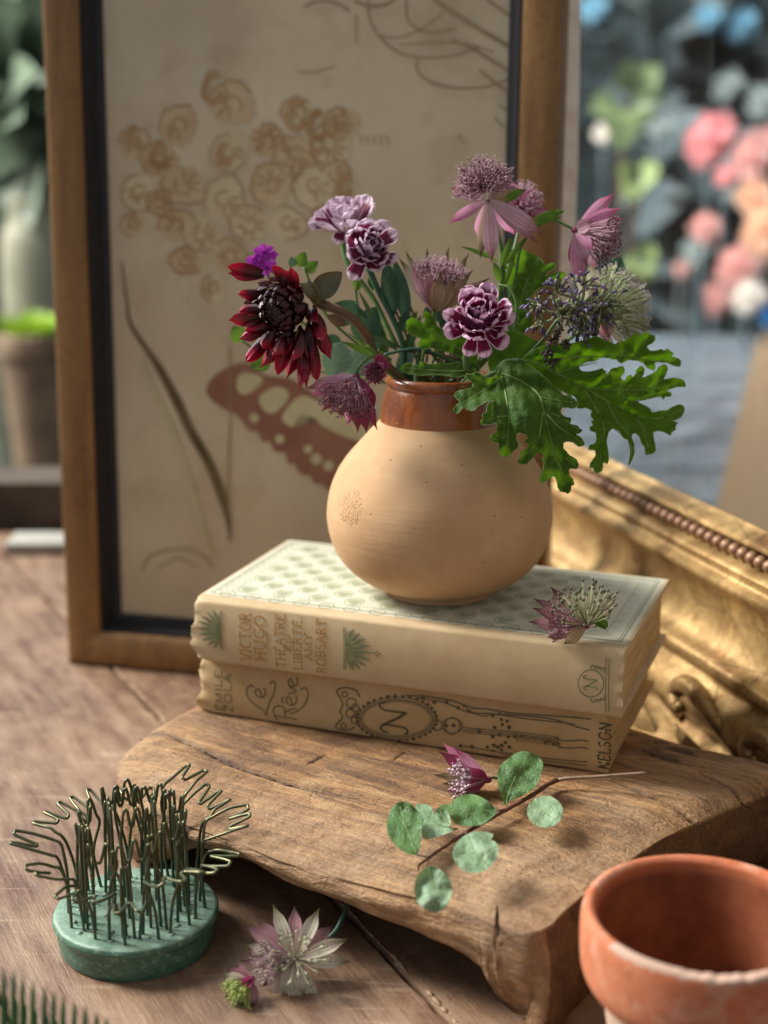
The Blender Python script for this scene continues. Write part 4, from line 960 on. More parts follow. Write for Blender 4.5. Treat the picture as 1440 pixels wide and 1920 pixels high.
# ================================================================== CARVED GILT FRAME AT THE RIGHT
Gd = nz(V(-.31, .95, 0)); Gm = V(-Gd[1], Gd[0], 0)
if Gm[0] > 0: Gm = -Gm
G0 = V(15.84, 54.7, 0)-Gd*22; GL = 60.0
gilt = thing('gilt_frame', 'large carved gilt frame with a row of beads and a glass pane, at the right', 'gilt frame', G0)
s = NT('old_gold_leaf'); co = s.co(); n1 = s.noise(co, 0.35, 6, 0.65, 0.4); n2 = s.noise(co, 3.5, 6, 0.7); n3 = s.noise(co, 1.1, 6, 0.7)
c = s.mix(s.ramp(n1, [(0.32, 0), (0.62, 1)]), C(112, 84, 46), C(196, 164, 108)); c = s.mix(s.math('MULTIPLY', s.ramp(n3, [(0.5, 0), (0.66, 1)]), .6), c, C(104, 68, 38))
c = s.mix(s.math('MULTIPLY', s.ramp(n2, [(0.60, 0), (0.70, 1)]), .6), c, C(226, 206, 160))
ck = s.n('TexVoronoi', {'feature': 'DISTANCE_TO_EDGE'}, Vector=s.co((.35, .35, 1.0)), Scale=.55).outputs[0]; c = s.mix(s.math('MULTIPLY', s.ramp(ck, [(0.0, 1.0), (0.014, 0.0)]), .5), c, C(58, 34, 22)); c = s.mix(s.math('MULTIPLY', s.ramp(s.noise(co, .8, 7, .8), [(0.58, 0), (0.64, 1)]), .55), c, C(128, 58, 34))
M_gilt = s.bsdf(c, s.ramp(n3, [(0.3, .34), (0.7, .55)]), s.bump(s.math('ADD', n2, n3), 0.45, 0.05), metal=0.5, spec=0.5)
s = NT('dull_bead_gilding'); co = s.co(); n3 = s.noise(co, 2, 5, 0.7)
M_bead = s.bsdf(s.mix(n3, C(120, 84, 62), C(168, 134, 104)), 0.45, s.bump(n3, .3, .03), metal=0.3)
ez = V(0, 0, 1)
prof = [(0.0, -.6), (0.0, 3.4), (0.25, 3.62), (0.6, 3.5), (1.0, 3.0), (1.35, 2.35), (1.7, 2.2), (2.0, 2.5), (2.35, 3.05), (2.8, 3.35), (3.3, 3.3), (3.75, 3.0), (4.1, 2.6), (4.35, 2.55), (4.6, 2.85), (4.9, 2.95), (5.15, 2.8), (5.3, 2.35), (5.7, 2.0), (6.3, 1.78), (7.0, 1.8), (7.6, 2.05), (8.0, 2.4), (8.2, 2.62), (8.42, 2.6), (8.55, 2.3), (8.7, 2.2), (8.95, 2.25), (9.1, 2.05), (9.3, 1.55), (9.75, 1.5), (9.95, 1.75), (10.15, 1.6), (10.3, 1.1), (10.45, .9), (10.45, -.6)]
prof = spline(prof[1:-1], 2).tolist(); prof = [(0.0, -.6)]+prof+[(10.35, .62), (8.5, -.6)]
sweep_rect(prof, G0, Gd, ez, Gm, GL, 56.0, 'carved_rail', M_gilt, gilt, 110, 0.03)
bead_me = None
nb = int((GL-30)/0.62)
for k in range(nb):
    c_ = G0+Gd*(16+k*0.62)+ez*9.53+Gm*1.72
    if bead_me is None:
        o = part('bead', blob(c_, .285, Gm, 1.0, 12, 8), M_bead, gilt); bead_me = o.data; b0 = c_
    else:
        o = bpy.data.objects.new('bead', bead_me); col.objects.link(o); o.parent = gilt; o.location = [q*S for q in (c_-b0)]
# carved scrolls and leaves along the lower moulding
rs_ = random.Random(11); k = 0; t = 14.0
while t < GL-14:
    c_ = G0+Gd*t
    L = rs_.uniform(4.6, 5.6)
    pth = [c_+ez*1.5+Gm*2.35, c_+Gd*L*.3+ez*3.3+Gm*3.3, c_+Gd*L*.72+ez*3.8+Gm*3.2, c_+Gd*L*.9+ez*3.2+Gm*3.3, c_+Gd*L*.8+ez*2.7+Gm*3.4, c_+Gd*L*.72+ez*3.0+Gm*3.5]
    P = spline(pth, 6); v, f, u = tube(P, np.interp(np.linspace(0, 1, len(P)), [0, .3, .8, 1], [.2, .42, .36, .16]), 10)
    part('carved_scroll', (v, f, u), M_gilt, gilt)
    part('carved_leaf', blade(c_+Gd*.3+ez*.7+Gm*3.3, c_+Gd*(L*.8)+ez*2.0+Gm*3.5, 1.3, Gm, 'ovate', -.2, .12, 10, 7, .06, 4, 0, k), M_gilt, gilt)
    t += L+.5; k += 1
gq = [G0+Gm*0.95+Gd*a+ez*b for a, b in ((9.4, 9.4), (GL-9.4, 9.4), (GL-9.4, 46.6), (9.4, 46.6))]
part('glass_pane', (np.array(gq), [(0, 1, 2, 3)], np.zeros((4, 2))), M_glass, gilt, smooth=False)

# ================================================================== BACKGROUND, OUT OF FOCUS
s = NT('shaded_garden_wall'); co = s.co(); n1 = s.noise(co, 0.02, 5, 0.6); n2 = s.noise(co, .08, 5, .6)
M_wall = s.bsdf(s.mix(s.ramp(n1, [(0.35, 0), (0.65, 1)]), C(104, 112, 108), C(132, 140, 138)), 0.9, s.bump(n2, .3, .5), spec=.2)
solo('wall', box(V(20, 331, 0), 620, 10, 320), M_wall, (20, 331, -150), kind='structure', smooth=False)
solo('ground', box(V(0, 200, -78), 900, 500, 4), simple('dark_ground', C(60, 56, 50), C(80, 74, 66), .1, .9, .2), (0, 200, -78), kind='structure', smooth=False)
s = NT('weathered_blue_grey_paint'); co = s.co((1, .15, 1), (0, 0, math.radians(35))); n1 = s.noise(co, 0.35, 6, .7, .6); n2 = s.noise(s.co(), .06, 5, .6)
c = s.mix(s.ramp(n1, [(0.36, 0), (0.62, 1)]), C(44, 52, 58), C(104, 114, 120)); c = s.mix(s.ramp(n2, [(0.4, .0), (0.6, .6)]), c, C(74, 84, 92))
M_blue = s.bsdf(c, .45, s.bump(n1, .3, .1), spec=.5)
bt = thing('garden_table', 'weathered blue grey table seen through the glass of the gilt frame', 'table', (40, 140, -2))
q = -2.0
for i, y0 in enumerate(np.arange(95, 192, 12.1)): part('table_slat', box(V(62, y0+5.9, -3.2), 110, 11.4, 2.4), M_blue, bt, smooth=False)
for x_, y_ in ((10, 98), (112, 98), (10, 188), (112, 188)): part('leg', box(V(x_, y_, -40), 5, 5, 72), M_blue, bt, smooth=False)
s = NT('woven_straw'); co = s.co((1, 1, 1), (0, 0, math.radians(-20))); w1 = s.n('TexWave', {'bands_direction': 'X'}, Vector=co, Scale=.9, Distortion=.6).outputs[1]; w2 = s.n('TexWave', {'bands_direction': 'Y'}, Vector=co, Scale=.45, Distortion=.6).outputs[1]
M_straw = s.bsdf(s.mix(s.math('MULTIPLY', w1, w2), C(96, 76, 50), C(138, 114, 82)), .8, s.bump(s.math('ADD', w1, w2), .6, .2))
mt = [atz(1338, 968, -1.6), atz(1480, 1020, -1.6), atz(1520, 560, -1.6), atz(1418, 640, -1.6)]
g = G(); g.add(np.array(mt+[p+V(0, 0, -.38) for p in mt]), [(0, 1, 2, 3), (7, 6, 5, 4), (0, 4, 5, 1), (1, 5, 6, 2), (2, 6, 7, 3), (3, 7, 4, 0)])
solo('straw_mat', g, M_straw, mt[0], 'tan woven straw mat lying on the blue grey table behind the glass', 'mat', smooth=False)
# left: things on a low dark ledge
solo('stone_ledge', box(V(-52, 95.4, -1.6), 70, 5, 9.4), simple('dark_ledge_stone', C(84, 72, 60), C(62, 54, 46), .3, .8, .3), (-52, 108, -6), 'dark brown stone ledge at the back left, beyond the table', 'ledge', smooth=False)
solo('garden_bench', box(V(-66, 198, -50), 70, 56, 52), M_wall, (-66, 198, -76), 'dim grey bench block far behind on the left, carrying the jar and pots', 'bench', smooth=False)
def pot_like(name, label, cat, px, py0, py1, prof, y, m, part_name='pot_wall', extra=None):
    b = at(px, py1, y); t_ = at(px, py0, y); H_ = t_[2]-b[2]
    r = thing(name, label, cat, b); pf = spline([(p[0]*y/2700, p[1]*H_) for p in prof], 4)
    part(part_name, lathe(pf, b, 40), m, r); return r, b, H_
M_sage = simple('sage_enamel', C(150, 160, 140), C(132, 142, 124), .3, .4, .1); M_cream = simple('greenish_cream_glaze', C(150, 148, 126), C(130, 130, 110), .3, .35, .1)
M_brownpot = simple('brown_basket_clay', C(138, 116, 92), C(108, 90, 72), .25, .8, .4); M_slate = simple('slate_grey_glass', C(58, 66, 72), C(44, 50, 56), .3, .3, .1)
pot_like('tapered_vase', 'pale sage tapered vase at the far left edge, out of focus', 'vase', 8, 672, 955, [(0, 0), (58, 0), (56, .1), (34, .8), (26, 1), (22, 1), (26, .8), (0, .7)], 190, M_sage, 'vase_wall')
pot_like('storage_jar', 'tall greenish cream jar behind the left side of the picture frame', 'jar', 88, 372, 922, [(0, 0), (56, 0), (60, .3), (58, .8), (40, .93), (36, 1), (30, 1), (34, .9), (0, .85)], 200, M_cream, 'jar_wall')
pot_like('slate_bottle', 'dark slate grey bottle at the far left edge behind the tapered vase', 'bottle', -4, 330, 892, [(0, 0), (44, 0), (44, .7), (30, .8), (14, .88), (12, 1), (0, 1)], 210, M_slate, 'bottle_wall')
rt_, b_, H_ = pot_like('brown_pot', 'brown clay pot holding bright lime green leaves, behind the picture frame at left', 'plant pot', 82, 628, 993, [(0, 0), (36, 0), (44, .3), (60, .85), (66, .9), (66, 1), (58, 1), (54, .85), (0, .8)], 180, M_brownpot)
M_lime = simple('lime_leaf', C(150, 182, 46), C(120, 156, 40), .5, .5, .1, transl=.35)
lm = thing('lime_plant', 'tuft of bright lime green leaves in the brown pot at left', 'plant', b_+V(0, 0, H_))
for k in range(34):
    a = k*2.4; r0 = 3.6*math.sqrt(k/34); p = b_+V(r0*math.cos(a), r0*math.sin(a), H_-.5)
    part('leaf', blade(p, p+V(math.cos(a)*1.7, math.sin(a)*1.7, 2.1+1.5*rng.random()), 1.7, V(0, 0, 1), 'ovate', .1, .1, 5, 3), M_lime, lm)
solo('grey_slate', box(at(100, 1024, 88)+V(0, 0, -.2), 5.4, 3.0, 1.5), simple('pale_grey_stone', C(160, 158, 148), C(136, 134, 126), .4, .8, .2), at(100, 1040, 88), 'small pale grey stone block on the table edge at far left', 'stone', smooth=False)
def leafbush(name, label, px, py, y, r, n, m, seed, base_z=-76, L=15, w=10):
    c = at(px, py, y); rt = thing(name, label, 'shrub', V(c[0], c[1], base_z)); rs = random.Random(seed); g = G()
    for k in range(n):
        d = nz(V(rs.gauss(0, 1), rs.gauss(0, .6), rs.gauss(0, 1))); p = c+d*r*rs.uniform(.2, 1.0); q = p+nz(d+V(0, -.3, -.2)+V(*[rs.gauss(0, .5) for _ in range(3)]))*L*rs.uniform(.6, 1.1)
        g.add(*blade(p, q, w*rs.uniform(.7, 1.1), nz(V(rs.gauss(0, .4), -1, .5)), 'ovate', .1, .08, 5, 3))
    part('foliage', g, m, rt, kind='stuff'); part('stem', tube([V(c[0], c[1], base_z), c+V(0, 0, -r*.5), c], [.9, .6, .3], 6), M_bark, rt)
M_bark = simple('brown_twig', C(92, 66, 48), C(70, 50, 38), 2, .75, .3)
M_glight = simple('pale_green_leaf', C(96, 112, 90), C(80, 94, 76), .2, .5, .1, transl=.2)
M_gdark = simple('dark_leaf', C(56, 68, 72), C(66, 78, 80), .2, .5, .1, transl=.2); M_golive = simple('olive_leaf', C(110, 128, 80), C(92, 110, 74), .2, .5, .1, transl=.3); M_glime2 = simple('bright_leaf', C(148, 166, 100), C(128, 148, 88), .2, .5, .1, transl=.35)
for i, (px, py, y, r, n, m, w_) in enumerate([(1120, 300, 262, 13, 80, M_gdark, 'dark'), (1250, 160, 280, 17, 90, M_gdark, 'dark'), (1400, 230, 285, 15, 80, M_gdark, 'dark'), (1200, 460, 245, 13, 70, M_gdark, 'dark'), (1330, 500, 250, 12, 60, M_gdark, 'dark'), (1160, 110, 275, 12, 50, M_gdark, 'dark'), (1440, 120, 280, 13, 60, M_gdark, 'dark')]):
    leafbush('garden_shrub', ['dark shrub with olive leaves just right of the frame strip, behind the glass', 'broad dark shrub high behind the glass, centre', 'dark shrub behind the topmost pink bloom', 'low dark shrub behind the pale scabious head', 'dark shrub behind the peach and pink blooms', 'dark shrub at the top near the frame strip', 'dark shrub in the top right corner'][i], px, py, y, r, n, m, 40+i)
def sprig(px, py, y, L, w, n, m, label, seed):
    c = at(px, py, y); rt = thing('leafy_sprig', label, 'foliage', V(c[0], c[1], -76)); rs = random.Random(seed)
    part('stem', tube([V(c[0], c[1]+8, -76), c+V(0, 4, -12), c], [.5, .4, .2], 5), M_bark, rt)
    for k in range(n):
        a = rs.uniform(0, 6.28); p = c+V(math.cos(a), rs.uniform(-.5, .5), math.sin(a))*L*.15; q = p+V(math.cos(a)*.9, -.3, math.sin(a)*.9)*L*rs.uniform(.5, .9)
        part('leaf', blade(p, q, w, V(0, -1, .5), 'ovate', .08, .08, 6, 3), m, rt)
leafbush('garden_shrub', 'pale green leafy shrub at the top left, beyond the left side of the picture frame', 66, 190, 210, 8, 60, M_glight, 90)
leafbush('garden_shrub', 'lower pale green shrub at the far left edge, above the slate bottle', 2, 60, 230, 9, 60, M_gdark, 91)
sprig(1175, 190, 225, 8, 5, 9, M_golive, 'olive green leafy sprig upper left behind the glass', 1); sprig(1195, 335, 215, 4.2, 3.4, 8, M_glime2, 'bright yellow green sprig midway up behind the glass', 2); sprig(1203, 492, 215, 3.4, 3, 7, M_glime2, 'lowest bright green sprig behind the glass, above the pale flower head', 3)
def petal_mat(name, c1, c2, transl=.35, rough=.6):
    s = NT(name); u_, v_ = s.uv(); c = s.mix(s.ramp(v_, [(0.1, 0), (.9, 1)]), c1, c2); return s.bsdf(c, rough, None, spec=.2, transl=transl)
def bloom(px, py, y, rpx, cols, label, name='rose_bloom', n=26, asp=1.0, tilt=0.0):
    c = at(px, py, y); R_ = rpx*y/2700; rt = thing(name, label, 'flower', V(c[0], c[1], -76)); m = petal_mat('petals_'+name, *cols)
    part('stem', tube([V(c[0]+2, c[1]+8, -76), c+V(1, 3, -14), c+V(0, 1, 0)], [.5, .4, .3], 5), M_gdark, rt)
    up = V(math.sin(tilt), 0, math.cos(tilt)); sd = V(math.cos(tilt), 0, -math.sin(tilt))
    for k in range(n):
        a = k*2.4; r_ = math.sqrt((k+.5)/n); d = nz(sd*math.cos(a)*r_+up*math.sin(a)*r_+V(0, -1.15+r_*.9, 0))
        q = c+(sd*d.dot(sd)+up*d.dot(up)*asp+V(0, d[1], 0))*R_
        part('petal', blade(c-V(0, 0, 0), q, R_*.95, V(0, -1, .1), 'petal', .18, .1, 5, 4), m, rt)
Wt = (C(236, 228, 216), C(245, 240, 232)); Pk = (C(252, 226, 220), C(248, 178, 180)); Sp = (C(240, 212, 202), C(236, 190, 184)); Pe = (C(252, 232, 212), C(250, 212, 184)); Bl = (C(84, 176, 226), C(60, 150, 214)); Pb = (C(190, 222, 232), C(150, 200, 220)); Gw = (C(196, 204, 196), C(176, 188, 186))
for a in [(1328, 262, 205, 46, Pk, 'coral pink bloom, the highest and strongest pink one behind the glass', 'rose_bloom', 26, 1.35, .55), (1358, 330, 212, 24, Pk, 'small coral bud just below the coral pink bloom', 'rose_bloom', 14), (1320, 428, 200, 34, Sp, 'soft dusty pink bloom halfway up behind the glass', 'rose_bloom', 20),
          (1385, 500, 208, 52, Sp, 'wide dusty pink bloom low behind the glass', 'rose_bloom', 26), (1432, 430, 196, 50, Pe, 'peach bloom at the right edge behind the glass', 'rose_bloom', 26, 1.3), (1402, 556, 192, 38, Wt, 'bright white bloom beside the blue one behind the glass', 'rose_bloom', 22), (1440, 590, 191, 26, Bl, 'vivid blue bloom at the right edge behind the glass', 'cornflower_bloom', 18),
          (1132, 250, 235, 24, Wt, 'round white bloom at left behind the glass, near the frame strip', 'rose_bloom', 18), (1238, 240, 240, 28, Gw, 'grey white bloom in the upper middle behind the glass', 'rose_bloom', 18), (1170, 372, 240, 20, Gw, 'small grey white bloom above the profile flower, behind the glass', 'rose_bloom', 12), (1365, 372, 225, 22, Gw, 'pale grey bloom below the coral bud', 'rose_bloom', 12),
          (1275, 505, 220, 20, Sp, 'small dusty pink bloom low in the dark gap behind the glass', 'rose_bloom', 12), (1425, 190, 250, 36, Gw, 'pale bloom at the right edge near the top', 'rose_bloom', 16), (1300, 470, 226, 34, Gw, 'broad pale grey bloom left of the dusty pink ones', 'rose_bloom', 14), (1405, 300, 216, 44, Sp, 'large dusty pink bloom just right of the coral pink bloom', 'rose_bloom', 20, 1.3), (1340, 560, 204, 36, Sp, 'dusty pink bloom low beside the bright white bloom', 'rose_bloom', 16), (1410, 368, 204, 40, Pe, 'peach bloom just above the larger peach one at the right edge', 'rose_bloom', 18), (1362, 160, 262, 34, Gw, 'grey white bloom above the coral pink bloom', 'rose_bloom', 14), (1440, 260, 245, 30, Sp, 'dusty pink bloom at the right edge beside the coral bloom', 'rose_bloom', 14),
          (1385, 46, 262, 36, Pb, 'pale blue bloom at top right behind the glass', 'hydrangea_bloom', 22), (1325, 34, 262, 30, Pb, 'pale blue bloom left of the top right blue one', 'hydrangea_bloom', 18), (1112, 18, 262, 30, Pb, 'pale blue bloom at the top beside the frame strip', 'hydrangea_bloom', 18), (1190, 28, 270, 26, Gw, 'greyish bloom at the top behind the glass', 'hydrangea_bloom', 14), (1134, 94, 262, 19, Pb, 'small pale blue bloom below the top left blue one', 'hydrangea_bloom', 12), (1270, 62, 268, 16, Pb, 'smallest pale blue bloom in the top middle', 'hydrangea_bloom', 10)]:  # last group: gaps of sky made up as pale blooms
    bloom(*a)

# ================================================================== PLANT MATERIALS
def leaf_mat(name, a, b, tr=(110, 150, 40), transl=.35, rough=.5, scale=1.0, vein=.4, bloomy=0.0):
    s = NT(name); co = s.co(); n1 = s.noise(co, .8*scale, 5, .6); vo = s.n('TexVoronoi', {'feature': 'DISTANCE_TO_EDGE'}, Vector=co, Scale=3.2*scale).outputs[0]
    n3 = s.noise(co, 6*scale, 4, .6)
    c = s.mix(s.ramp(n1, [(.3, 0), (.7, 1)]), a, b); c = s.mix(s.math('MULTIPLY', s.ramp(s.noise(co, .45*scale, 4, .7), [(.5, 0), (.68, 1)]), .35), c, tuple(q*1.5+.03*(i==0) for i, q in enumerate(b[:3]))+(1,))
    e = s.ramp(vo, [(0.0, 1.0), (0.09, 0.0)])
    c = s.mix(s.math('MULTIPLY', e, vein), c, tuple(min(1, q*1.7+.02) for q in b[:3])+(1,))
    if bloomy: c = s.mix(s.math('MULTIPLY', s.ramp(n3, [(.35, 0), (.65, 1)]), bloomy), c, C(176, 200, 176))
    h = s.math('ADD', s.math('MULTIPLY', s.ramp(vo, [(0.0, 0.0), (0.12, 1.0)]), .7), s.math('MULTIPLY', n3, .4))
    return s.bsdf(c, rough, s.bump(h, .55, .03), spec=.35, transl=transl, tcol=C(*tr))
M_ger = leaf_mat('geranium_leaf', C(44, 82, 20), C(64, 102, 28), (112, 166, 16), .45, .66, 1.0, .55)
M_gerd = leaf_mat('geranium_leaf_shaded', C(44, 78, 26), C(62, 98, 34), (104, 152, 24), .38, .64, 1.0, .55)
M_vein = simple('pale_leaf_vein', C(140, 172, 92), C(112, 150, 76), 3, .6, .1, transl=.2)
M_margin = simple('downy_leaf_margin', C(150, 176, 110), C(130, 160, 90), 3, .7, 0, transl=.3)
M_stem = simple('green_stem', C(92, 122, 62), C(66, 100, 58), 1.5, .5, .2); M_dstem = simple('dark_green_stem', C(36, 76, 62), C(48, 92, 66), 1.5, .45, .2)
M_brownstem = simple('bronze_stem', C(112, 84, 56), C(88, 70, 46), 1.2, .4, .3)
M_teal = leaf_mat('blue_green_leaf', C(92, 134, 116), C(120, 158, 138), (110, 150, 110), .2, .5, 1.0, .25, .25)
M_dteal = leaf_mat('dark_blue_green_leaf', C(52, 88, 70), C(66, 104, 84), (80, 120, 80), .2, .5, 1.0, .25)
M_round_g = leaf_mat('round_leaf_green', C(62, 100, 50), C(84, 122, 66), (110, 150, 60), .25, .5, 1.6, .35, .12)
M_round_b = leaf_mat('round_leaf_silvery', C(100, 134, 98), C(132, 160, 124), (110, 150, 80), .2, .5, 1.3, .3, .3)
def bract_mat(name, root, base, tip, vein, k=4.0, transl=.35):
    s = NT(name); u_, v_ = s.uv(); co = s.co()
    c = s.mix(s.ramp(v_, [(0.0, 0), (.35, 1)]), root, base)
    st = s.math('ABSOLUTE', s.math('SINE', s.math('MULTIPLY', s.math('ADD', u_, s.math('MULTIPLY', s.noise(co, 2.0, 2), .08)), 3.14159*k)))
    c = s.mix(s.math('MULTIPLY', s.ramp(st, [(0.0, 1.0), (0.35, 0.0)]), .7), c, vein)
    c = s.mix(s.ramp(s.math('ADD', v_, s.math('MULTIPLY', s.noise(co, 5, 3), .15)), [(.72, 0), (1.0, 1)]), c, tip)
    return s.bsdf(c, .55, s.bump(st, .4, .02), spec=.3, transl=transl)
B_pink = bract_mat('astrantia_bract_pink', C(226, 208, 206), C(206, 168, 182), C(150, 92, 100), C(126, 62, 92))
B_mag = bract_mat('astrantia_bract_magenta', C(176, 92, 130), C(162, 66, 108), C(128, 62, 74), C(96, 24, 58))
B_brt = bract_mat('astrantia_bract_bright', C(228, 200, 212), C(214, 154, 186), C(196, 104, 140), C(150, 62, 112), transl=.45)
B_pale = bract_mat('astrantia_bract_pale', C(196, 150, 160), C(222, 214, 196), C(120, 112, 72), C(176, 170, 134))
B_rose = bract_mat('astrantia_bract_rose', C(190, 130, 145), C(196, 150, 156), C(90, 56, 62), C(140, 88, 100))
B_olive = bract_mat('astrantia_bract_olive', C(190, 170, 150), C(182, 164, 136), C(104, 92, 58), C(130, 92, 84))
B_green = bract_mat('green_calyx', C(120, 150, 60), C(104, 144, 50), C(86, 110, 44), C(70, 104, 36), transl=.3)
F_pink = simple('pink_floret', C(214, 184, 192), C(186, 150, 164), 3, .6, 0, transl=.3); F_dusk = simple('dusky_floret', C(176, 138, 150), C(142, 104, 118), 3, .6, 0, transl=.3)
F_pale = simple('pale_floret', C(222, 220, 196), C(204, 204, 172), 3, .6, 0, transl=.35); F_green = simple('green_white_floret', C(196, 204, 164), C(170, 184, 138), 3, .6, 0, transl=.3)
A_dark = simple('dark_anther', C(74, 40, 48), C(96, 60, 66), 3, .6, 0); A_green = simple('grey_green_anther', C(92, 98, 74), C(112, 116, 90), 3, .6, 0); A_white = simple('pearly_anther', C(206, 188, 196), C(176, 158, 170), 3, .4, 0); A_wine = simple('wine_anther', C(118, 62, 80), C(146, 92, 108), 3, .5, 0)
F_lime = simple('lime_floret', C(206, 218, 140), C(176, 196, 110), 3, .6, 0, transl=.3)
M_core = simple('flower_core', C(140, 56, 88), C(110, 50, 70), 2, .7, .3)

def stamen_cluster(base, axis, n, Rf, cap, rs, mats, parent, fil=4, flen=.16, ped=.016, head=.055, flat=0.0, core=True, anther=.028, lo=.78, elong=1.6):
    """florets on fine stalks radiating from base; each ends in a small head with curved filaments"""
    gp, gh, ga = G(), G(), G(); axis = nz(axis); a = nz(np.cross(axis, V(.3, 1, .2))); b = np.cross(axis, a)
    for k in range(n):
        ct = 1-(1-math.cos(cap))*(k+.5)/n; th = math.acos(ct); ph = k*2.39996+rs.uniform(-.3, .3)
        d = axis*math.cos(th)+(a*math.cos(ph)+b*math.sin(ph))*math.sin(th)
        L = Rf*rs.uniform(lo, 1.0)*(1-flat*(1-math.cos(th))); p1 = base+d*L
        mid = base+d*L*.5+V(rs.gauss(0, .02), rs.gauss(0, .02), rs.gauss(0, .02))
        gp.add(*tube([base, mid, p1], [ped, ped, ped*1.3], 4, False)); gh.add(*blob(p1, head*rs.uniform(.8, 1.15), d, elong, 6, 4))
        for j in range(fil):
            e = nz(d+V(rs.gauss(0, .75), rs.gauss(0, .75), rs.gauss(0, .75))); q = p1+d*head*1.2+e*flen*rs.uniform(.6, 1.1); m_ = (p1+q)/2+nz(np.cross(e, d))*flen*.25
            gp.add(*tube([p1, m_, q], ped*.55, 3, False)); ga.add(*blob(q, anther, e, 1.2, 5, 3))
    part('floret_stalks', gp, mats[0], parent, kind='stuff'); part('floret_heads', gh, mats[1], parent, kind='stuff')
    if fil: part('anthers', ga, mats[2], parent, kind='stuff')
    if core: part('flower_core', blob(base, .13, axis, 1.2, 8, 6), M_core, parent)
def stemtube(pts, r, m, parent, name='stem'): part(name, tube(spline(pts, 8), r, 8), m, parent)
def bracts_hand(base, lst, parent, defm, nrm=None):
    """lst: (tip point, width, bend, cup, material or None, normal or None)"""
    for i, q in enumerate(lst):
        tip, w, bd, cp = q[:4]; m = q[4] if len(q) > 4 and q[4] else defm; n_ = q[5] if len(q) > 5 else (nrm if nrm is not None else V(0, -1, .2))
        part('bract', blade(base+nz(tip-base)*.06, tip, w*1.15, n_, 'bract', cp, bd, 12, 7, .04, 3, 0, i+3), m, parent)
def bracts_ring(base, axis, n, R, w, cone, parent, mats, rs, bend=.06, cup=.12, ph0=0, skip=lambda p: False):
    axis = nz(axis); a = nz(np.cross(axis, V(.3, 1, .2))); b = np.cross(axis, a)
    for k in range(n):
        ph = ph0+k/n*6.283+rs.uniform(-.1, .1); cn = cone+rs.uniform(-.12, .12); rad = a*math.cos(ph)+b*math.sin(ph)
        d = axis*math.cos(cn)+rad*math.sin(cn); 
        if skip(d): continue
        n_ = nz(axis*math.sin(cn)-rad*math.cos(cn)+V(rs.gauss(0, .15), rs.gauss(0, .15), rs.gauss(0, .15)))
        part('bract', blade(base+d*.07, base+d*R*rs.uniform(.85, 1.08), w*rs.uniform(.85, 1.15), n_, 'bract', cup, -bend, 12, 7, .05, 3, 0, k), rs.choice(mats), parent)
NECK = VA+V(0, 0, 7.6)
def neck(dx, dy): return NECK+V(dx, dy, 0)
GRPF = 'cut flowers in the clay vase'; GRPA = 'masterwort flowers'

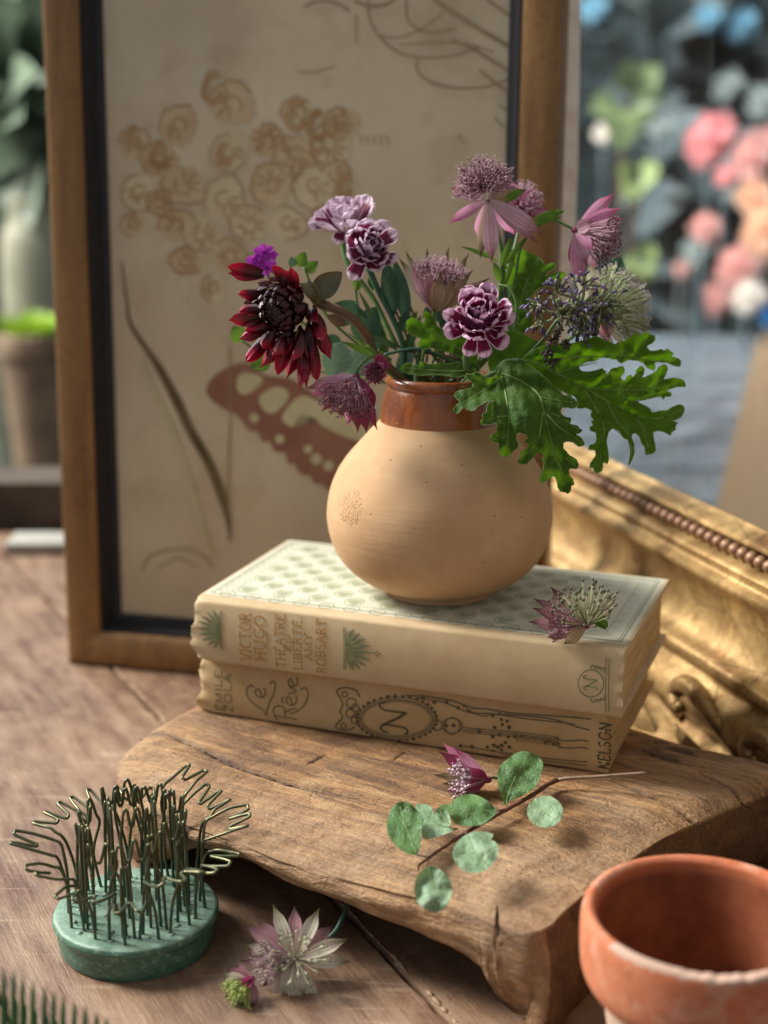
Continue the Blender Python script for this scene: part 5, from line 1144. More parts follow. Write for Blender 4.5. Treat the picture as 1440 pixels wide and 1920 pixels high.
# ------------------------------------------------------------------ traced leaves
def pseg(P, A, B):
    ab = B-A; L2 = ab@ab+1e-9; t = np.clip(((P-A)@ab)/L2, 0, 1); return np.linalg.norm(P-(A+t[:, None]*ab), axis=1)
def leafpoly(name, poly, yfn, veins, m, parent, vm=None, depth=.12, wid=9.0, step=9.0, wav=.05, seed=0, smooth=3, vr=.02, label=None, curl=.0):
    pl = spline(poly, smooth, True); rs = np.random.RandomState(seed); pl = pl+rs.normal(0, .55 if vm is not None else .15, pl.shape)
    mn, mx_ = pl.min(0), pl.max(0); pts = [Vector(p) for p in pl]; ed = [(i, (i+1) % len(pl)) for i in range(len(pl))]
    gx_, gy_ = np.meshgrid(np.arange(mn[0], mx_[0], step), np.arange(mn[1], mx_[1], step)); gp = np.column_stack([gx_.ravel(), gy_.ravel()])+rs.uniform(-2, 2, (gx_.size, 2))
    x, y = gp.T; ins = np.zeros(len(gp), bool); x1, y1 = pl.T; x2, y2 = np.roll(pl, -1, 0).T
    for a1, b1, a2, b2 in zip(x1, y1, x2, y2):
        c_ = ((b1 > y) != (b2 > y)); ins ^= c_ & (x < (a2-a1)*(y-b1)/((b2-b1) if b2 != b1 else 1e-9)+a1)
    gp = gp[ins]; dmin = np.min([pseg(gp, pl[i], pl[(i+1) % len(pl)]) for i in range(len(pl))], axis=0) if len(gp) else np.array([]); gp = gp[dmin > 3.0]
    pts += [Vector(p) for p in gp]
    res = delaunay_2d_cdt(pts, ed, [], 1, 1e-4); P = np.array([list(q) for q in res[0]]); F = [tuple(q) for q in res[2]]
    dv = np.full(len(P), 1e9)
    vs = [spline(v_, 5) for v_ in veins]
    for v_ in vs:
        for a_, b_ in zip(v_[:-1], v_[1:]): dv = np.minimum(dv, pseg(P, a_, b_))
    de = np.min([pseg(P, pl[i], pl[(i+1) % len(pl)]) for i in range(len(pl))], axis=0)
    w_ = fbm(P, 1/75., seed+5, 3)*wav
    off = lambda dv_, w__: depth*np.exp(-dv_/wid)+w__
    yy = np.array([yfn(a_, b_) for a_, b_ in P])+off(dv, w_)+curl*np.exp(-de/8.0)
    W_ = np.array([at(a_, b_, c_) for (a_, b_), c_ in zip(P, yy)])
    bl_ = part(name, (W_, [q[::-1] for q in F], (P-mn)/(mx_-mn)), m, parent, label=label)
    if vm is not None and veins:
        g = G()
        for i, v_ in enumerate(vs):
            wv = fbm(v_, 1/75., seed+5, 3)*wav; Q = [at(a_, b_, yfn(a_, b_)+depth+c_-.05) for (a_, b_), c_ in zip(v_, wv)]
            r_ = vr*(1.0 if i == 0 else .75); g.add(*tube(Q, np.linspace(r_*1.3, r_*.45, len(Q)), 5))
        part('leaf_veins', g, vm, bl_)
    if vm is not None:
        eo = fbm(pl, 1/75., seed+5, 3)*wav+curl
        part('leaf_margin', tube([at(a_, b_, yfn(a_, b_)+c_-.005) for (a_, b_), c_ in zip(pl, eo)], .009, 4), M_margin, bl_)
c1_ = lambda pts: [(940+a/4., 580+b/4.) for a, b in pts]
c2_ = lambda pts: [(740+a/4., 560+b/4.) for a, b in pts]
c5_ = lambda pts: [(820+a/3.4286, 270+b/3.4286) for a, b in pts]
LA = c1_([(150, 400), (150, 375), (250, 300), (400, 260), (560, 250), (700, 205), (790, 235), (850, 258), (930, 230), (980, 195), (1010, 165), (1035, 200), (1060, 178), (1095, 172), (1120, 190), (1150, 200), (1150, 235), (1120, 258), (1095, 275), (1105, 305), (1140, 312), (1200, 296), (1220, 310), (1245, 298), (1270, 315), (1290, 330), (1275, 352), (1330, 372), (1345, 395), (1335, 430), (1290, 420), (1240, 400), (1200, 398), (1150, 400), (1160, 440), (1130, 455), (1085, 430), (1060, 400), (1020, 385), (960, 380), (900, 405), (870, 385), (830, 370), (760, 362), (700, 385), (620, 400), (585, 430), (600, 460), (650, 468), (700, 460), (750, 445), (778, 460), (782, 480), (800, 482), (820, 450), (845, 435), (860, 445), (880, 430), (910, 430), (925, 450), (920, 480), (900, 500), (900, 525), (925, 535), (950, 500), (975, 490), (985, 505), (1010, 480), (1015, 450), (1040, 428), (1065, 432), (1072, 460), (1065, 490), (1050, 515), (1090, 500), (1130, 480), (1165, 460), (1185, 430), (1215, 415), (1245, 425), (1245, 460), (1225, 500), (1222, 525), (1260, 520), (1300, 512), (1350, 525), (1380, 550), (1375, 580), (1330, 580), (1290, 590), (1240, 610), (1275, 625), (1270, 655), (1235, 650), (1215, 668), (1190, 655), (1150, 660), (1080, 680), (1020, 690), (1080, 720), (1120, 745), (1130, 770), (1180, 762), (1240, 760), (1260, 745), (1290, 730), (1340, 712), (1375, 740), (1365, 785), (1320, 825), (1285, 840), (1325, 850), (1310, 870), (1305, 905), (1275, 920), (1270, 945), (1230, 925), (1190, 910), (1150, 920), (1140, 950), (1160, 1040), (1155, 1065), (1120, 1085), (1085, 1090), (1075, 1030), (1050, 1010), (1030, 950), (990, 930), (980, 960), (995, 1020), (995, 1090), (965, 1160), (955, 1150), (965, 1060), (950, 980), (910, 960), (880, 915), (840, 895), (810, 915), (795, 960), (790, 1010), (805, 1080), (800, 1150), (765, 1150), (760, 1200), (735, 1225), (700, 1220), (690, 1190), (660, 1185), (680, 1140), (705, 1100), (700, 1060), (655, 1050), (665, 1020), (710, 995), (705, 925), (670, 915), (660, 885), (685, 870), (675, 840), (690, 830), (670, 790), (680, 765), (640, 740), (590, 745), (550, 720), (570, 690), (540, 650), (500, 640), (460, 610), (400, 580), (340, 520), (250, 450)])
VA_ = [c1_(q) for q in ([(130, 385), (260, 410), (420, 480), (610, 580), (780, 680), (900, 740), (1000, 800)], [(150, 385), (400, 375), (520, 350), (610, 285)], [(450, 365), (700, 352), (900, 345), (1100, 380), (1310, 395)], [(640, 590), (850, 605), (1100, 600), (1350, 555)], [(870, 605), (980, 690), (1150, 640), (1260, 635)],
       [(1000, 800), (1130, 820), (1250, 800), (1350, 745)], [(1000, 800), (1060, 900), (1110, 1060)], [(620, 600), (710, 740), (830, 880), (900, 940)], [(690, 720), (770, 880), (755, 1000), (735, 1190)], [(790, 690), (860, 830), (960, 950), (978, 1110)], [(420, 480), (560, 430), (720, 400)], [(690, 590), (760, 530), (830, 460)], [(880, 600), (960, 540), (1040, 460)], [(1100, 600), (1180, 540), (1220, 440)], [(900, 235), (940, 300), (880, 345)], [(1120, 190), (1050, 280), (1000, 350)])]
geranium1 = thing('geranium_leaf', 'largest geranium leaf, bright green and deeply cut, reaching right over the gilt frame', 'leaf', neck(1, -.5), 'geranium leaves in the vase')
yA = lambda a, b: 49.6-max(0, (b-740))*.010+max(0, a-1150)*.004-max(0, 700-b)*.004
leafpoly('leaf_blade', LA, yA, VA_, M_ger, geranium1, M_vein, .34, 16, 6, .24, 1, 3, .034)
stemtube([neck(.9, -.4), at(925, 700, 50.2), at(945, 680, 50.0), at(975, 676, 49.7)], .1, M_stem, geranium1)
LB = c2_([(950, 470), (1050, 530), (1140, 600), (1190, 655), (1240, 690), (1270, 720), (1320, 725), (1340, 745), (1360, 770), (1375, 790), (1360, 815), (1330, 825), (1300, 815), (1260, 820), (1245, 850), (1270, 880), (1310, 890), (1325, 915), (1315, 940), (1360, 950), (1380, 965), (1405, 985), (1395, 1005), (1360, 1015), (1390, 1040), (1415, 1065), (1420, 1095), (1400, 1108), (1365, 1105), (1340, 1080), (1300, 1070), (1270, 1080), (1265, 1110), (1290, 1150), (1330, 1185), (1360, 1200), (1375, 1230), (1378, 1260), (1360, 1275), (1320, 1275), (1308, 1295), (1315, 1330), (1340, 1355), (1345, 1390), (1325, 1410), (1320, 1450), (1295, 1462), (1270, 1452), (1240, 1445), (1225, 1420), (1215, 1370), (1195, 1330), (1165, 1350), (1120, 1380), (1090, 1370), (1090, 1325), (1110, 1280), (1120, 1240), (1105, 1210), (1115, 1170), (1095, 1148), (1060, 1165), (1030, 1200), (990, 1235), (950, 1240), (922, 1225), (930, 1200), (950, 1180), (945, 1155), (990, 1120), (1005, 1095), (975, 1080), (975, 1060), (1000, 1045), (990, 1030), (950, 1010), (915, 1020), (920, 1080), (930, 1100), (910, 1130), (880, 1155), (860, 1180), (835, 1188), (800, 1175), (780, 1140), (780, 1085), (740, 1075), (715, 1050), (725, 1025), (755, 1010), (770, 980), (770, 935), (730, 940), (690, 950), (650, 940), (650, 915), (665, 895), (655, 870), (690, 845), (690, 800), (730, 775), (760, 765), (700, 770), (640, 800), (590, 840), (540, 830), (510, 820), (490, 850), (460, 860), (440, 835), (460, 800), (490, 775), (460, 745), (450, 715), (480, 690), (530, 680), (580, 665), (590, 640), (560, 610), (530, 590), (540, 565), (575, 570), (600, 548), (640, 560), (680, 590), (740, 590), (770, 560), (790, 500), (850, 460)])
VB_ = [c2_(q) for q in ([(800, 560), (950, 620), (1080, 720), (1115, 840), (1185, 1100), (1240, 1260), (1290, 1430)], [(1115, 840), (1230, 960), (1340, 1030), (1400, 1080)], [(1185, 1110), (1120, 1250), (1110, 1350)], [(1110, 850), (1090, 1000), (1060, 1080), (960, 1200)], [(1240, 1150), (1300, 1210), (1350, 1250)], [(800, 580), (840, 760), (855, 900), (850, 1050), (840, 1160)], [(790, 600), (680, 680), (600, 730), (480, 800)], [(850, 880), (760, 890), (680, 920)], [(700, 660), (640, 620), (570, 590)], [(1090, 740), (1200, 760), (1340, 780)], [(850, 1020), (790, 1050), (740, 1055)], [(1180, 860), (1260, 900), (1380, 985)])]
geranium2 = thing('geranium_leaf', 'geranium leaf hanging down in front of the vase shoulder', 'leaf', neck(.8, -1), 'geranium leaves in the vase')
def yB(a, b): return 49.7-np.clip((b-670)/110., 0, 1)*2.2+max(0, b-800)*.004+max(0, a-1000)*.006
leafpoly('leaf_blade', LB, yB, VB_, M_gerd, geranium2, M_vein, .34, 16, 6, .24, 2, 3, .034)
stemtube([neck(.8, -.9), at(900, 715, 50.0), at(925, 700, 49.75), at(940, 700, 49.75)], .1, M_stem, geranium2)
LD = c2_([(540, 300), (545, 250), (480, 235), (400, 240), (330, 215), (300, 160), (270, 120), (240, 92), (220, 115), (225, 150), (215, 180), (180, 160), (140, 140), (105, 155), (85, 185), (100, 215), (95, 240), (120, 270), (170, 290), (200, 300), (175, 330), (185, 360), (220, 380), (270, 370), (330, 385), (400, 400), (460, 420), (500, 450), (520, 480), (560, 540), (620, 540), (620, 400), (580, 330)])
VD_ = [c2_(q) for q in ([(590, 520), (540, 400), (480, 370), (380, 310), (280, 220), (240, 130)], [(420, 335), (300, 320), (200, 345)], [(360, 300), (240, 240), (110, 190)])]
geranium3 = thing('geranium_leaf', 'geranium leaf left of the front carnation, above the vase rim', 'leaf', neck(0, -1), 'geranium leaves in the vase')
leafpoly('leaf_blade', LD, lambda a, b: 50.3, VD_, M_ger, geranium3, M_vein, .2, 12, 8, .12, 3, 3, .02)
stemtube([neck(.4, -.6), at(888, 710, 50.6), at(885, 680, 50.5)], .08, M_stem, geranium3)
LE = c2_([(50, 545), (55, 510), (100, 480), (150, 495), (180, 500), (190, 475), (230, 480), (280, 490), (330, 485), (400, 490), (470, 475), (530, 490), (600, 480), (640, 520), (620, 560), (540, 575), (470, 590), (400, 580), (300, 570), (200, 575), (100, 560)])
geranium4 = thing('geranium_leaf', 'narrow geranium leaf lying along the vase rim below the front carnation', 'leaf', neck(0, -1), 'geranium leaves in the vase')
leafpoly('leaf_blade', LE, lambda a, b: 50.05+(690-b)*.012, [c2_([(620, 530), (450, 545), (250, 535), (90, 520)])], M_gerd, geranium4, M_vein, .1, 9, 8, .1, 4, 3, .02)
LC = c5_([(500, 1180), (510, 1100), (470, 1000), (445, 900), (430, 850), (460, 840), (430, 780), (470, 790), (500, 780), (490, 730), (510, 690), (560, 680), (620, 710), (650, 730), (680, 760), (690, 780), (740, 765), (765, 785), (720, 820), (700, 850), (770, 820), (830, 835), (800, 870), (790, 890), (800, 915), (750, 905), (680, 920), (620, 960), (580, 1040), (560, 1120)])
geranium5 = thing('geranium_leaf', 'upright geranium leaf at the back between the carnation and the purple sage', 'leaf', neck(.6, .5), 'geranium leaves in the vase')
leafpoly('leaf_blade', LC, lambda a, b: 52.3+(560-b)*.004, [c5_(q) for q in ([(510, 1170), (540, 1000), (575, 880), (570, 700)], [(560, 920), (640, 860), (750, 775)], [(545, 980), (660, 900), (800, 860)], [(550, 940), (500, 850), (450, 800)])], M_gerd, geranium5, M_vein, .25, 12, 8, .14, 5, 3, .02)
stemtube([neck(.6, .5), at(940, 690, 52), at(965, 620, 52.3)], .07, M_stem, geranium5)
stemtube([at(965, 620, 50.2), at(968, 570, 50.4), at(955, 540, 50.6), at(935, 535, 50.8)], .05, M_stem, geranium5, 'tendril')
# a dark filler leaf mass low in the middle
filler = thing('geranium_leaf', 'dark geranium leaf in the middle, tucked under the purple sage', 'leaf', neck(1, 0), 'geranium leaves in the vase')
leafpoly('leaf_blade', [(925, 640), (960, 620), (1010, 640), (1060, 650), (1080, 690), (1060, 730), (1010, 750), (960, 740), (930, 710), (915, 680)], lambda a, b: 50.6, [[(930, 700), (980, 680), (1060, 680)], [(960, 690), (990, 650)]], M_gerd, filler, M_vein, .12, 9, 8, .15, 6)
stemtube([neck(1, -.2), at(930, 700, 50.8)], .08, M_stem, filler)

# ------------------------------------------------------------------ dahlia
dah = thing('dahlia', 'dark crimson dahlia with drooping red tipped petals, at the left of the vase', 'flower', neck(-1, -.3), GRPF)
def dahlia_mat(name, a, b, tip, back, rough=.38):
    s = NT(name); u_, v_ = s.uv(); co = s.co(); bf = s.n('NewGeometry').outputs['Backfacing']; n1 = s.noise(co, 3, 3)
    c = s.mix(s.ramp(v_, [(0.1, 0), (.6, 1)]), a, b); c = s.mix(s.ramp(v_, [(.5, 0), (1, 1)]), c, tip)
    st = s.math('ABSOLUTE', s.math('SINE', s.math('MULTIPLY', u_, 3.14159*5))); c = s.mix(s.math('MULTIPLY', bf, .75), c, back)
    return s.bsdf(c, rough, s.bump(s.math('ADD', st, n1), .25, .02), spec=.5, transl=.22)
D_out = dahlia_mat('dahlia_outer_petal', C(36, 3, 10), C(88, 4, 24), C(178, 10, 50), C(84, 10, 26), .3); D_in = dahlia_mat('dahlia_inner_petal', C(16, 4, 6), C(40, 8, 12), C(72, 24, 28), C(84, 50, 48), .27); D_bud = dahlia_mat('dahlia_heart_petal', C(34, 22, 16), C(44, 24, 20), C(70, 44, 30), C(50, 34, 26))
D3 = lambda a, b, y: at(410+a/5.143, 440+b/5.143, y)
dc = D3(600, 740, 49.9)
outer = [((420, 380), (85, 310), .48), ((440, 400), (85, 372), .44), ((400, 540), (185, 580), .42), ((380, 600), (215, 600), .36), ((380, 700), (200, 740), .42), ((400, 790), (90, 825), .44), ((420, 830), (215, 885), .5), ((460, 880), (192, 1015), .46), ((520, 930), (268, 1222), .5), ((520, 880), (240, 930), .45), ((600, 960), (405, 1290), .5), ((640, 960), (520, 1180), .5), ((690, 970), (568, 1350), .52), ((740, 980), (655, 1390), .5), ((780, 980), (780, 1500), .56), ((820, 960), (850, 1480), .5), ((850, 940), (950, 1410), .55), ((800, 900), (700, 1240), .5), ((880, 860), (905, 1260), .5), ((920, 820), (1085, 1210), .5), ((930, 760), (1000, 1020), .5), ((900, 700), (965, 850), .55), ((880, 980), (870, 1300), .5), ((560, 900), (420, 1100), .45), ((700, 920), (620, 1180), .5), ((960, 850), (1010, 1120), .45), ((760, 560), (690, 300), .36), ((780, 600), (740, 470), .4), ((640, 520), (520, 300), .42), ((700, 520), (600, 320), .4)]
for i, (a_, b_, w_) in enumerate(outer):
    P0_ = D3(a_[0], a_[1], 49.85+.15*math.sin(i)); P1_ = D3(b_[0], b_[1], 49.35+.35*math.sin(i*2.1))
    part('petal', blade(P0_, P1_, w_, nz(V(-.25+.3*math.sin(i*1.7), -1, .25)), 'bract' if i % 4 else 'ray', -.34 if i % 3 else .34, .09*math.sin(i*1.3), 12, 9, .09, 2, 0, i), D_out, dah)
axis = nz(V(-.52, -.82, -.12)); ax_a = nz(np.cross(axis, V(0, 0, 1))); ax_b = np.cross(axis, ax_a); dcc = D3(625, 730, 50.3); RS = random.Random(3)
def sph(th, ph, r): return dcc+(r*.84)*(axis*math.cos(th)+(ax_a*math.cos(ph)+ax_b*math.sin(ph))*math.sin(th))
for ri, (th0, th1, n_, r0, r1, w_) in enumerate([(1.75, 1.15, 17, 1.30, 1.55, .50), (1.55, .95, 17, 1.2, 1.42, .46), (1.3, .72, 15, 1.12, 1.27, .40), (1.05, .5, 13, 1.05, 1.14, .34), (.8, .3, 11, .97, 1.04, .30), (.55, .12, 8, .9, .95, .24), (.35, .04, 5, .86, .88, .18)]):
    for k in range(n_):
        ph = k/n_*6.283+ri*.37+RS.uniform(-.06, .06); P0_ = sph(th0, ph, r0*.92); P1_ = sph(th1+RS.uniform(-.14, .14), ph+RS.uniform(-.16, .16), r1*RS.uniform(.94, 1.06))
        part('petal', blade(P0_, P1_, w_, nz(sph((th0+th1)/2, ph, 1)-dcc), 'bract', -.3, .16, 9, 7, .09, 2, 0, k), D_in if ri < 5 else D_bud, dah)
part('flower_core', blob(dcc, .72, axis, 1.0, 16, 10), D_bud, dah)
M_sep = simple('olive_sepal', C(70, 66, 40), C(92, 88, 56), 1.2, .35, .3, spec=.6)
part('sepal', blade(D3(915, 600, 50.2), D3(1190, 360, 50.4), .85, V(.2, -1, .3), 'ovate', .2, .1, 12, 7), M_sep, dah); part('sepal', blade(D3(960, 600, 50.0), D3(780, 470, 49.6), .5, V(0, -1, .6), 'ovate', -.25, .12, 10, 6), M_sep, dah)
part('sepal', blade(D3(1040, 780, 50.0), D3(1240, 880, 50.2), .4, V(0, -1, .3), 'lance', .2, .05, 10, 5), M_brownstem, dah); part('sepal', blade(D3(1000, 700, 50.3), D3(860, 440, 50.0), .5, V(0, -1, .3), 'ovate', -.2, .1, 10, 5), M_sep, dah)
stemtube([D3(930, 640, 50.4), D3(1040, 690, 50.3), D3(1180, 740, 50.3), D3(1330, 850, 50.5), D3(1440, 1000, 50.7), at(706, 668, 51), neck(-.9, -.3)], [.2]*10+[.17]*39, M_brownstem, dah)

# ------------------------------------------------------------------ carnations
def carn_mat(name, deep, mid, rim, back):
    s = NT(name); u_, v_ = s.uv(); co = s.co(); n1 = s.noise(co, 3.5, 4, .6); bf = s.n('NewGeometry').outputs['Backfacing']
    uu = s.math('ABSOLUTE', s.math('SUBTRACT', s.math('MULTIPLY', u_, 2.0), 1.0)); ed = s.math('MAXIMUM', s.math('POWER', uu, 2.2), s.math('POWER', v_, 1.6))
    ed = s.math('ADD', ed, s.math('MULTIPLY', s.math('SUBTRACT', n1, .5), .28))
    c = s.mix(s.ramp(v_, [(.15, 0), (.45, 1)]), mid, deep); c = s.mix(s.ramp(ed, [(.66, 0), (.80, 1)]), c, rim)
    c = s.mix(s.math('MULTIPLY', bf, .8), c, back)
    return s.bsdf(c, .55, s.bump(n1, .3, .02), spec=.25, transl=.3)
K1 = carn_mat('carnation_petal', C(112, 18, 60), C(156, 66, 116), C(228, 190, 216), C(184, 142, 172)); K2 = carn_mat('carnation_petal_faded', C(110, 36, 66), C(160, 100, 136), C(226, 204, 220), C(198, 176, 198))
def carnation(c, axis, R_, m, parent, seed, rings=((6, 1.35, .98, 1.0), (6, 1.0, .8, .9), (5, .6, .66, .8), (4, .25, .5, .6)), ph0=0, stretch=None):
    rs = random.Random(seed); axis = nz(axis); a = nz(np.cross(axis, V(.1, .2, 1))); b = np.cross(axis, a); base = c-axis*R_*.55
    for ri, (n_, cn, rl, wl) in enumerate(rings):
        for k in range(n_):
            ph = ph0+ri*.5+k/n_*6.283+rs.uniform(-.18, .18); rad = a*math.cos(ph)+b*math.sin(ph); th = cn+rs.uniform(-.15, .15)
            d = axis*math.cos(th)+rad*math.sin(th); n2 = nz(axis*math.sin(th)-rad*math.cos(th)+V(rs.gauss(0, .25), rs.gauss(0, .25), rs.gauss(0, .25))); L = R_*1.1*rl*rs.uniform(.88, 1.08)
            tip = base+d*L+axis*R_*(.55 if ri < 1 else .5)
            part('petal', blade(base+rad*.05, tip, R_*wl*rs.uniform(.85, 1.1), n2, 'petal', rs.uniform(.06, .2), -.06, 14, 15, .085, 3.2, .05, seed*31+ri*7+k), m, parent)
    part('calyx', tube([base-axis*.75, base-axis*.4, base+axis*.15], [.13, .2, .17], 8), M_stem, parent)
    return base
k1 = thing('carnation', 'crimson and white edged carnation at the front, over the vase rim', 'flower', neck(.3, -.8), GRPF)
b_ = carnation(at(900, 590, 48.9), V(-.05, -.86, .5), 1.02, K1, k1, 11, ph0=.3)
for i, (tp_, w_) in enumerate([((876, 668), .62), ((912, 670), .62), ((952, 648), .75), ((832, 622), .75), ((966, 590), .7), ((830, 585), .6)]):
    P1_ = at(tp_[0], tp_[1], 48.7); part('petal', blade(at(895, 612, 49.0), P1_, w_, V(0, -1, .15), 'petal', .1, .05, 14, 15, .05, 3, .03, 50+i), K1, k1)
stemtube([at(880, 640, 49.6), at(874, 665, 49.7), at(876, 690, 49.9), at(885, 710, 50.6), neck(.4, -.7)], .12, M_stem, k1)
k2 = thing('carnation', 'faded pink and white carnation facing right, the lower of the two at the back left', 'flower', neck(-.3, .2), GRPF)
b_ = carnation(at(692, 462, 51.6), V(.25, -.75, .35), .98, K2, k2, 12, ph0=.8)
for i, (tp_, w_) in enumerate([((658, 525), .75), ((745, 435), .7), ((650, 480), .6)]): part('petal', blade(at(690, 468, 51.6), at(tp_[0], tp_[1], 51.2), w_, V(0, -1, .15), 'petal', .12, .06, 14, 15, .07, 3, .04, 60+i), K2, k2)
stemtube([at(690, 500, 52.0), at(712, 550, 52.0), at(738, 600, 52), at(757, 650, 52), at(762, 700, 52), neck(-.3, .2)], .11, M_dstem, k2)
for P0_, P1_, w_, m_ in [((735, 600), (722, 482), .7, M_dteal), ((762, 610), (738, 482), .6, M_dteal), ((745, 630), (770, 560), .35, M_stem), ((757, 660), (790, 590), .35, M_stem), ((700, 545), (690, 520), .2, M_stem), ((757, 660), (690, 625), .25, M_stem), ((690, 600), (664, 568), .14, M_dstem)]:
    part('leaf', blade(at(*P0_, 52.1), at(*P1_, 52.3), w_, V(.2, -1, .2), 'lance', .25, .05, 10, 5), m_, k2)
k3 = thing('carnation', 'faded pink and white carnation seen from the side, the highest at the back left', 'flower', neck(-.6, .4), GRPF)
carnation(at(645, 408, 54.0), V(-.15, -.35, .9), 1.15, K2, k3, 13, ph0=.1)
for i, (tp_, w_) in enumerate([((578, 420), .6), ((632, 458), .6), ((712, 440), .7)]): part('petal', blade(at(645, 415, 54.0), at(tp_[0], tp_[1], 53.7), w_, V(0, -1, .1), 'petal', .12, .06, 14, 15, .07, 3, .04, 70+i), K2, k3)
stemtube([at(640, 450, 54.0), at(655, 500, 53.6), at(700, 560, 53.2), at(745, 650, 52.6), neck(-.5, .5)], .1, M_stem, k3)

# ------------------------------------------------------------------ masterworts (astrantia) in the vase
RA = random.Random(17)
a1 = thing('masterwort', 'tall dusky pink masterwort with a round fluffy head and hanging bracts, highest in the vase', 'flower', neck(.5, 0), GRPA)
b_ = at(915, 374, 52.0)
stamen_cluster(at(908, 355, 52), V(-.15, -.2, 1), 170, 1.06, 1.6, RA, (F_dusk, F_dusk, F_pink), a1, 4, .2, .014, .045, lo=.62)
bracts_hand(b_, [(at(845, 352, 51.4), .42, -.08, .15, B_pink), (at(840, 420, 51.5), .34, .05, .15, B_brt), (at(922, 494, 51.2), .52, .05, .12, B_pink), (at(900, 486, 51.6), .36, -.04, .2, B_olive), (at(1018, 440, 51.3), .5, .07, .15, B_pink), (at(1008, 456, 51.6), .42, .03, .15, B_pink), (at(988, 356, 51.8), .4, -.16, .2, B_olive), (at(896, 448, 53.0), .42, .03, .15, B_brt), (at(965, 440, 52.8), .4, .05, .15, B_brt), (at(862, 330, 52.8), .36, .05, .15, B_pink), (at(950, 330, 53), .36, .05, .15, B_pink)], a1, B_pink)
for P0_, P1_ in (((945, 372), (985, 355)), ((948, 378), (975, 362))): part('green_bud_leaf', blade(at(*P0_, 51.6), at(*P1_, 51.5), .22, V(0, -1, .3), 'lance', .2, .05, 8, 5), B_green, a1)
stemtube([b_, at(935, 440, 52.1), at(942, 500, 52.1), at(938, 560, 52.2), at(935, 640, 52.1), neck(.5, 0)], [.07]*14+[.11]*27, M_stem, a1)
for P0_, P1_, w_ in (((935, 490), (862, 462), .18), ((940, 500), (960, 440), .25), ((945, 500), (985, 445), .22), ((938, 530), (925, 490), .3), ((942, 545), (968, 470), .2)): part('leaf', blade(at(*P0_, 52), at(*P1_, 51.9), w_, V(0, -1, .3), 'lance', .2, .12, 9, 5), B_green, a1)
a2 = thing('masterwort', 'magenta masterwort half hidden behind the tallest flower head', 'flower', neck(.8, .8), GRPA)
stamen_cluster(at(975, 385, 55.5), V(.4, -.4, .6), 60, .8, 1.3, RA, (B_brt, F_pink, A_white), a2, 3)
bracts_ring(at(975, 390, 55.5), V(.4, -.4, .6), 12, 1.25, .5, 1.25, a2, [B_brt, B_mag], RA)
stemtube([at(975, 390, 55.5), at(960, 480, 54.5), neck(.7, .7)], .07, M_stem, a2)
a3 = thing('masterwort', 'pink masterwort seen from the side, facing right beyond the frame strip', 'flower', neck(1.1, 0), GRPA)
b_ = at(1079, 432, 51.2)
stamen_cluster(b_, V(.85, -.25, -.25), 80, 1.55, .72, RA, (F_pink, F_dusk, A_dark), a3, 3, .14, .014, .05, lo=.72, anther=.035)
bracts_hand(b_, [(at(1152, 362, 51.2), .42, .16, .15, B_brt), (at(1164, 390, 50.8), .44, .12, .15, B_brt), (at(1168, 410, 51.6), .4, .06, .15, B_brt), (at(1112, 415, 50.5), .42, .1, .15, B_pink), (at(1085, 530, 51.1), .52, .1, .2, B_brt), (at(1100, 500, 50.7), .4, .1, .2, B_pink), (at(1112, 470, 50.3), .34, .08, .2, B_brt), (at(1075, 500, 51.8), .42, .08, .2, B_mag), (at(1120, 505, 52), .4, .04, .2, B_pink), (at(1150, 470, 52), .4, .04, .2, B_pink)], a3, B_brt)
stemtube([b_, at(1060, 422, 51.3), at(1035, 412, 51.5), at(1000, 430, 51.8), at(975, 470, 52), at(955, 560, 52), neck(.8, 0)], .05, M_stem, a3)
for P0_, P1_, w_ in (((1000, 415), (1055, 400), .22), ((1002, 420), (1052, 408), .2), ((1030, 405), (1058, 396), .26), ((998, 412), (1045, 394), .16)): part('green_bud_leaf', blade(at(*P0_, 51.4), at(*P1_, 51.3), w_, V(0, -1, .3), 'lance', .25, .08, 9, 5), B_green, a3)
a4 = thing('masterwort', 'large greenish white masterwort at the right of the vase, beside the purple sage', 'flower', neck(1.2, .3), GRPA)
b_ = at(1122, 590, 53.0)
stamen_cluster(b_, V(.75, -.45, .35), 170, 1.85, 1.05, RA, (F_green, F_green, A_white), a4, 3, .14, .018, .05, lo=.8)
bracts_ring(b_, V(.75, -.45, .35), 13, 1.7, .5, 1.2, a4, [B_pale, B_rose], RA)
bracts_hand(b_, [(at(1140, 645, 51.9), .5, .05, .15, B_rose), (at(1075, 500, 52.5), .5, .04, .1, B_pale), (at(1105, 480, 52.6), .45, .04, .1, B_pale), (at(1218, 560, 53.6), .7, .03, .1, B_pale)], a4, B_pale)
part('leaf', blade(at(1130, 560, 54), at(1165, 480, 54.2), 1.1, V(0, -1, .3), 'ovate', .1, .05, 8, 5), M_dteal, a4)
stemtube([b_, at(1060, 640, 52.6), neck(1.0, .2)], .07, M_stem, a4)
a5 = thing('masterwort', 'cup shaped dried masterwort with straw coloured bracts, behind the front carnation', 'flower', neck(.1, .2), GRPA)
b_ = at(815, 584, 51.4)
stamen_cluster(b_+V(0, 0, .15), V(.1, -.15, 1), 130, 1.65, .68, RA, (F_pink, F_dusk, F_pink), a5, 4, .2, .014, .05, lo=.8)
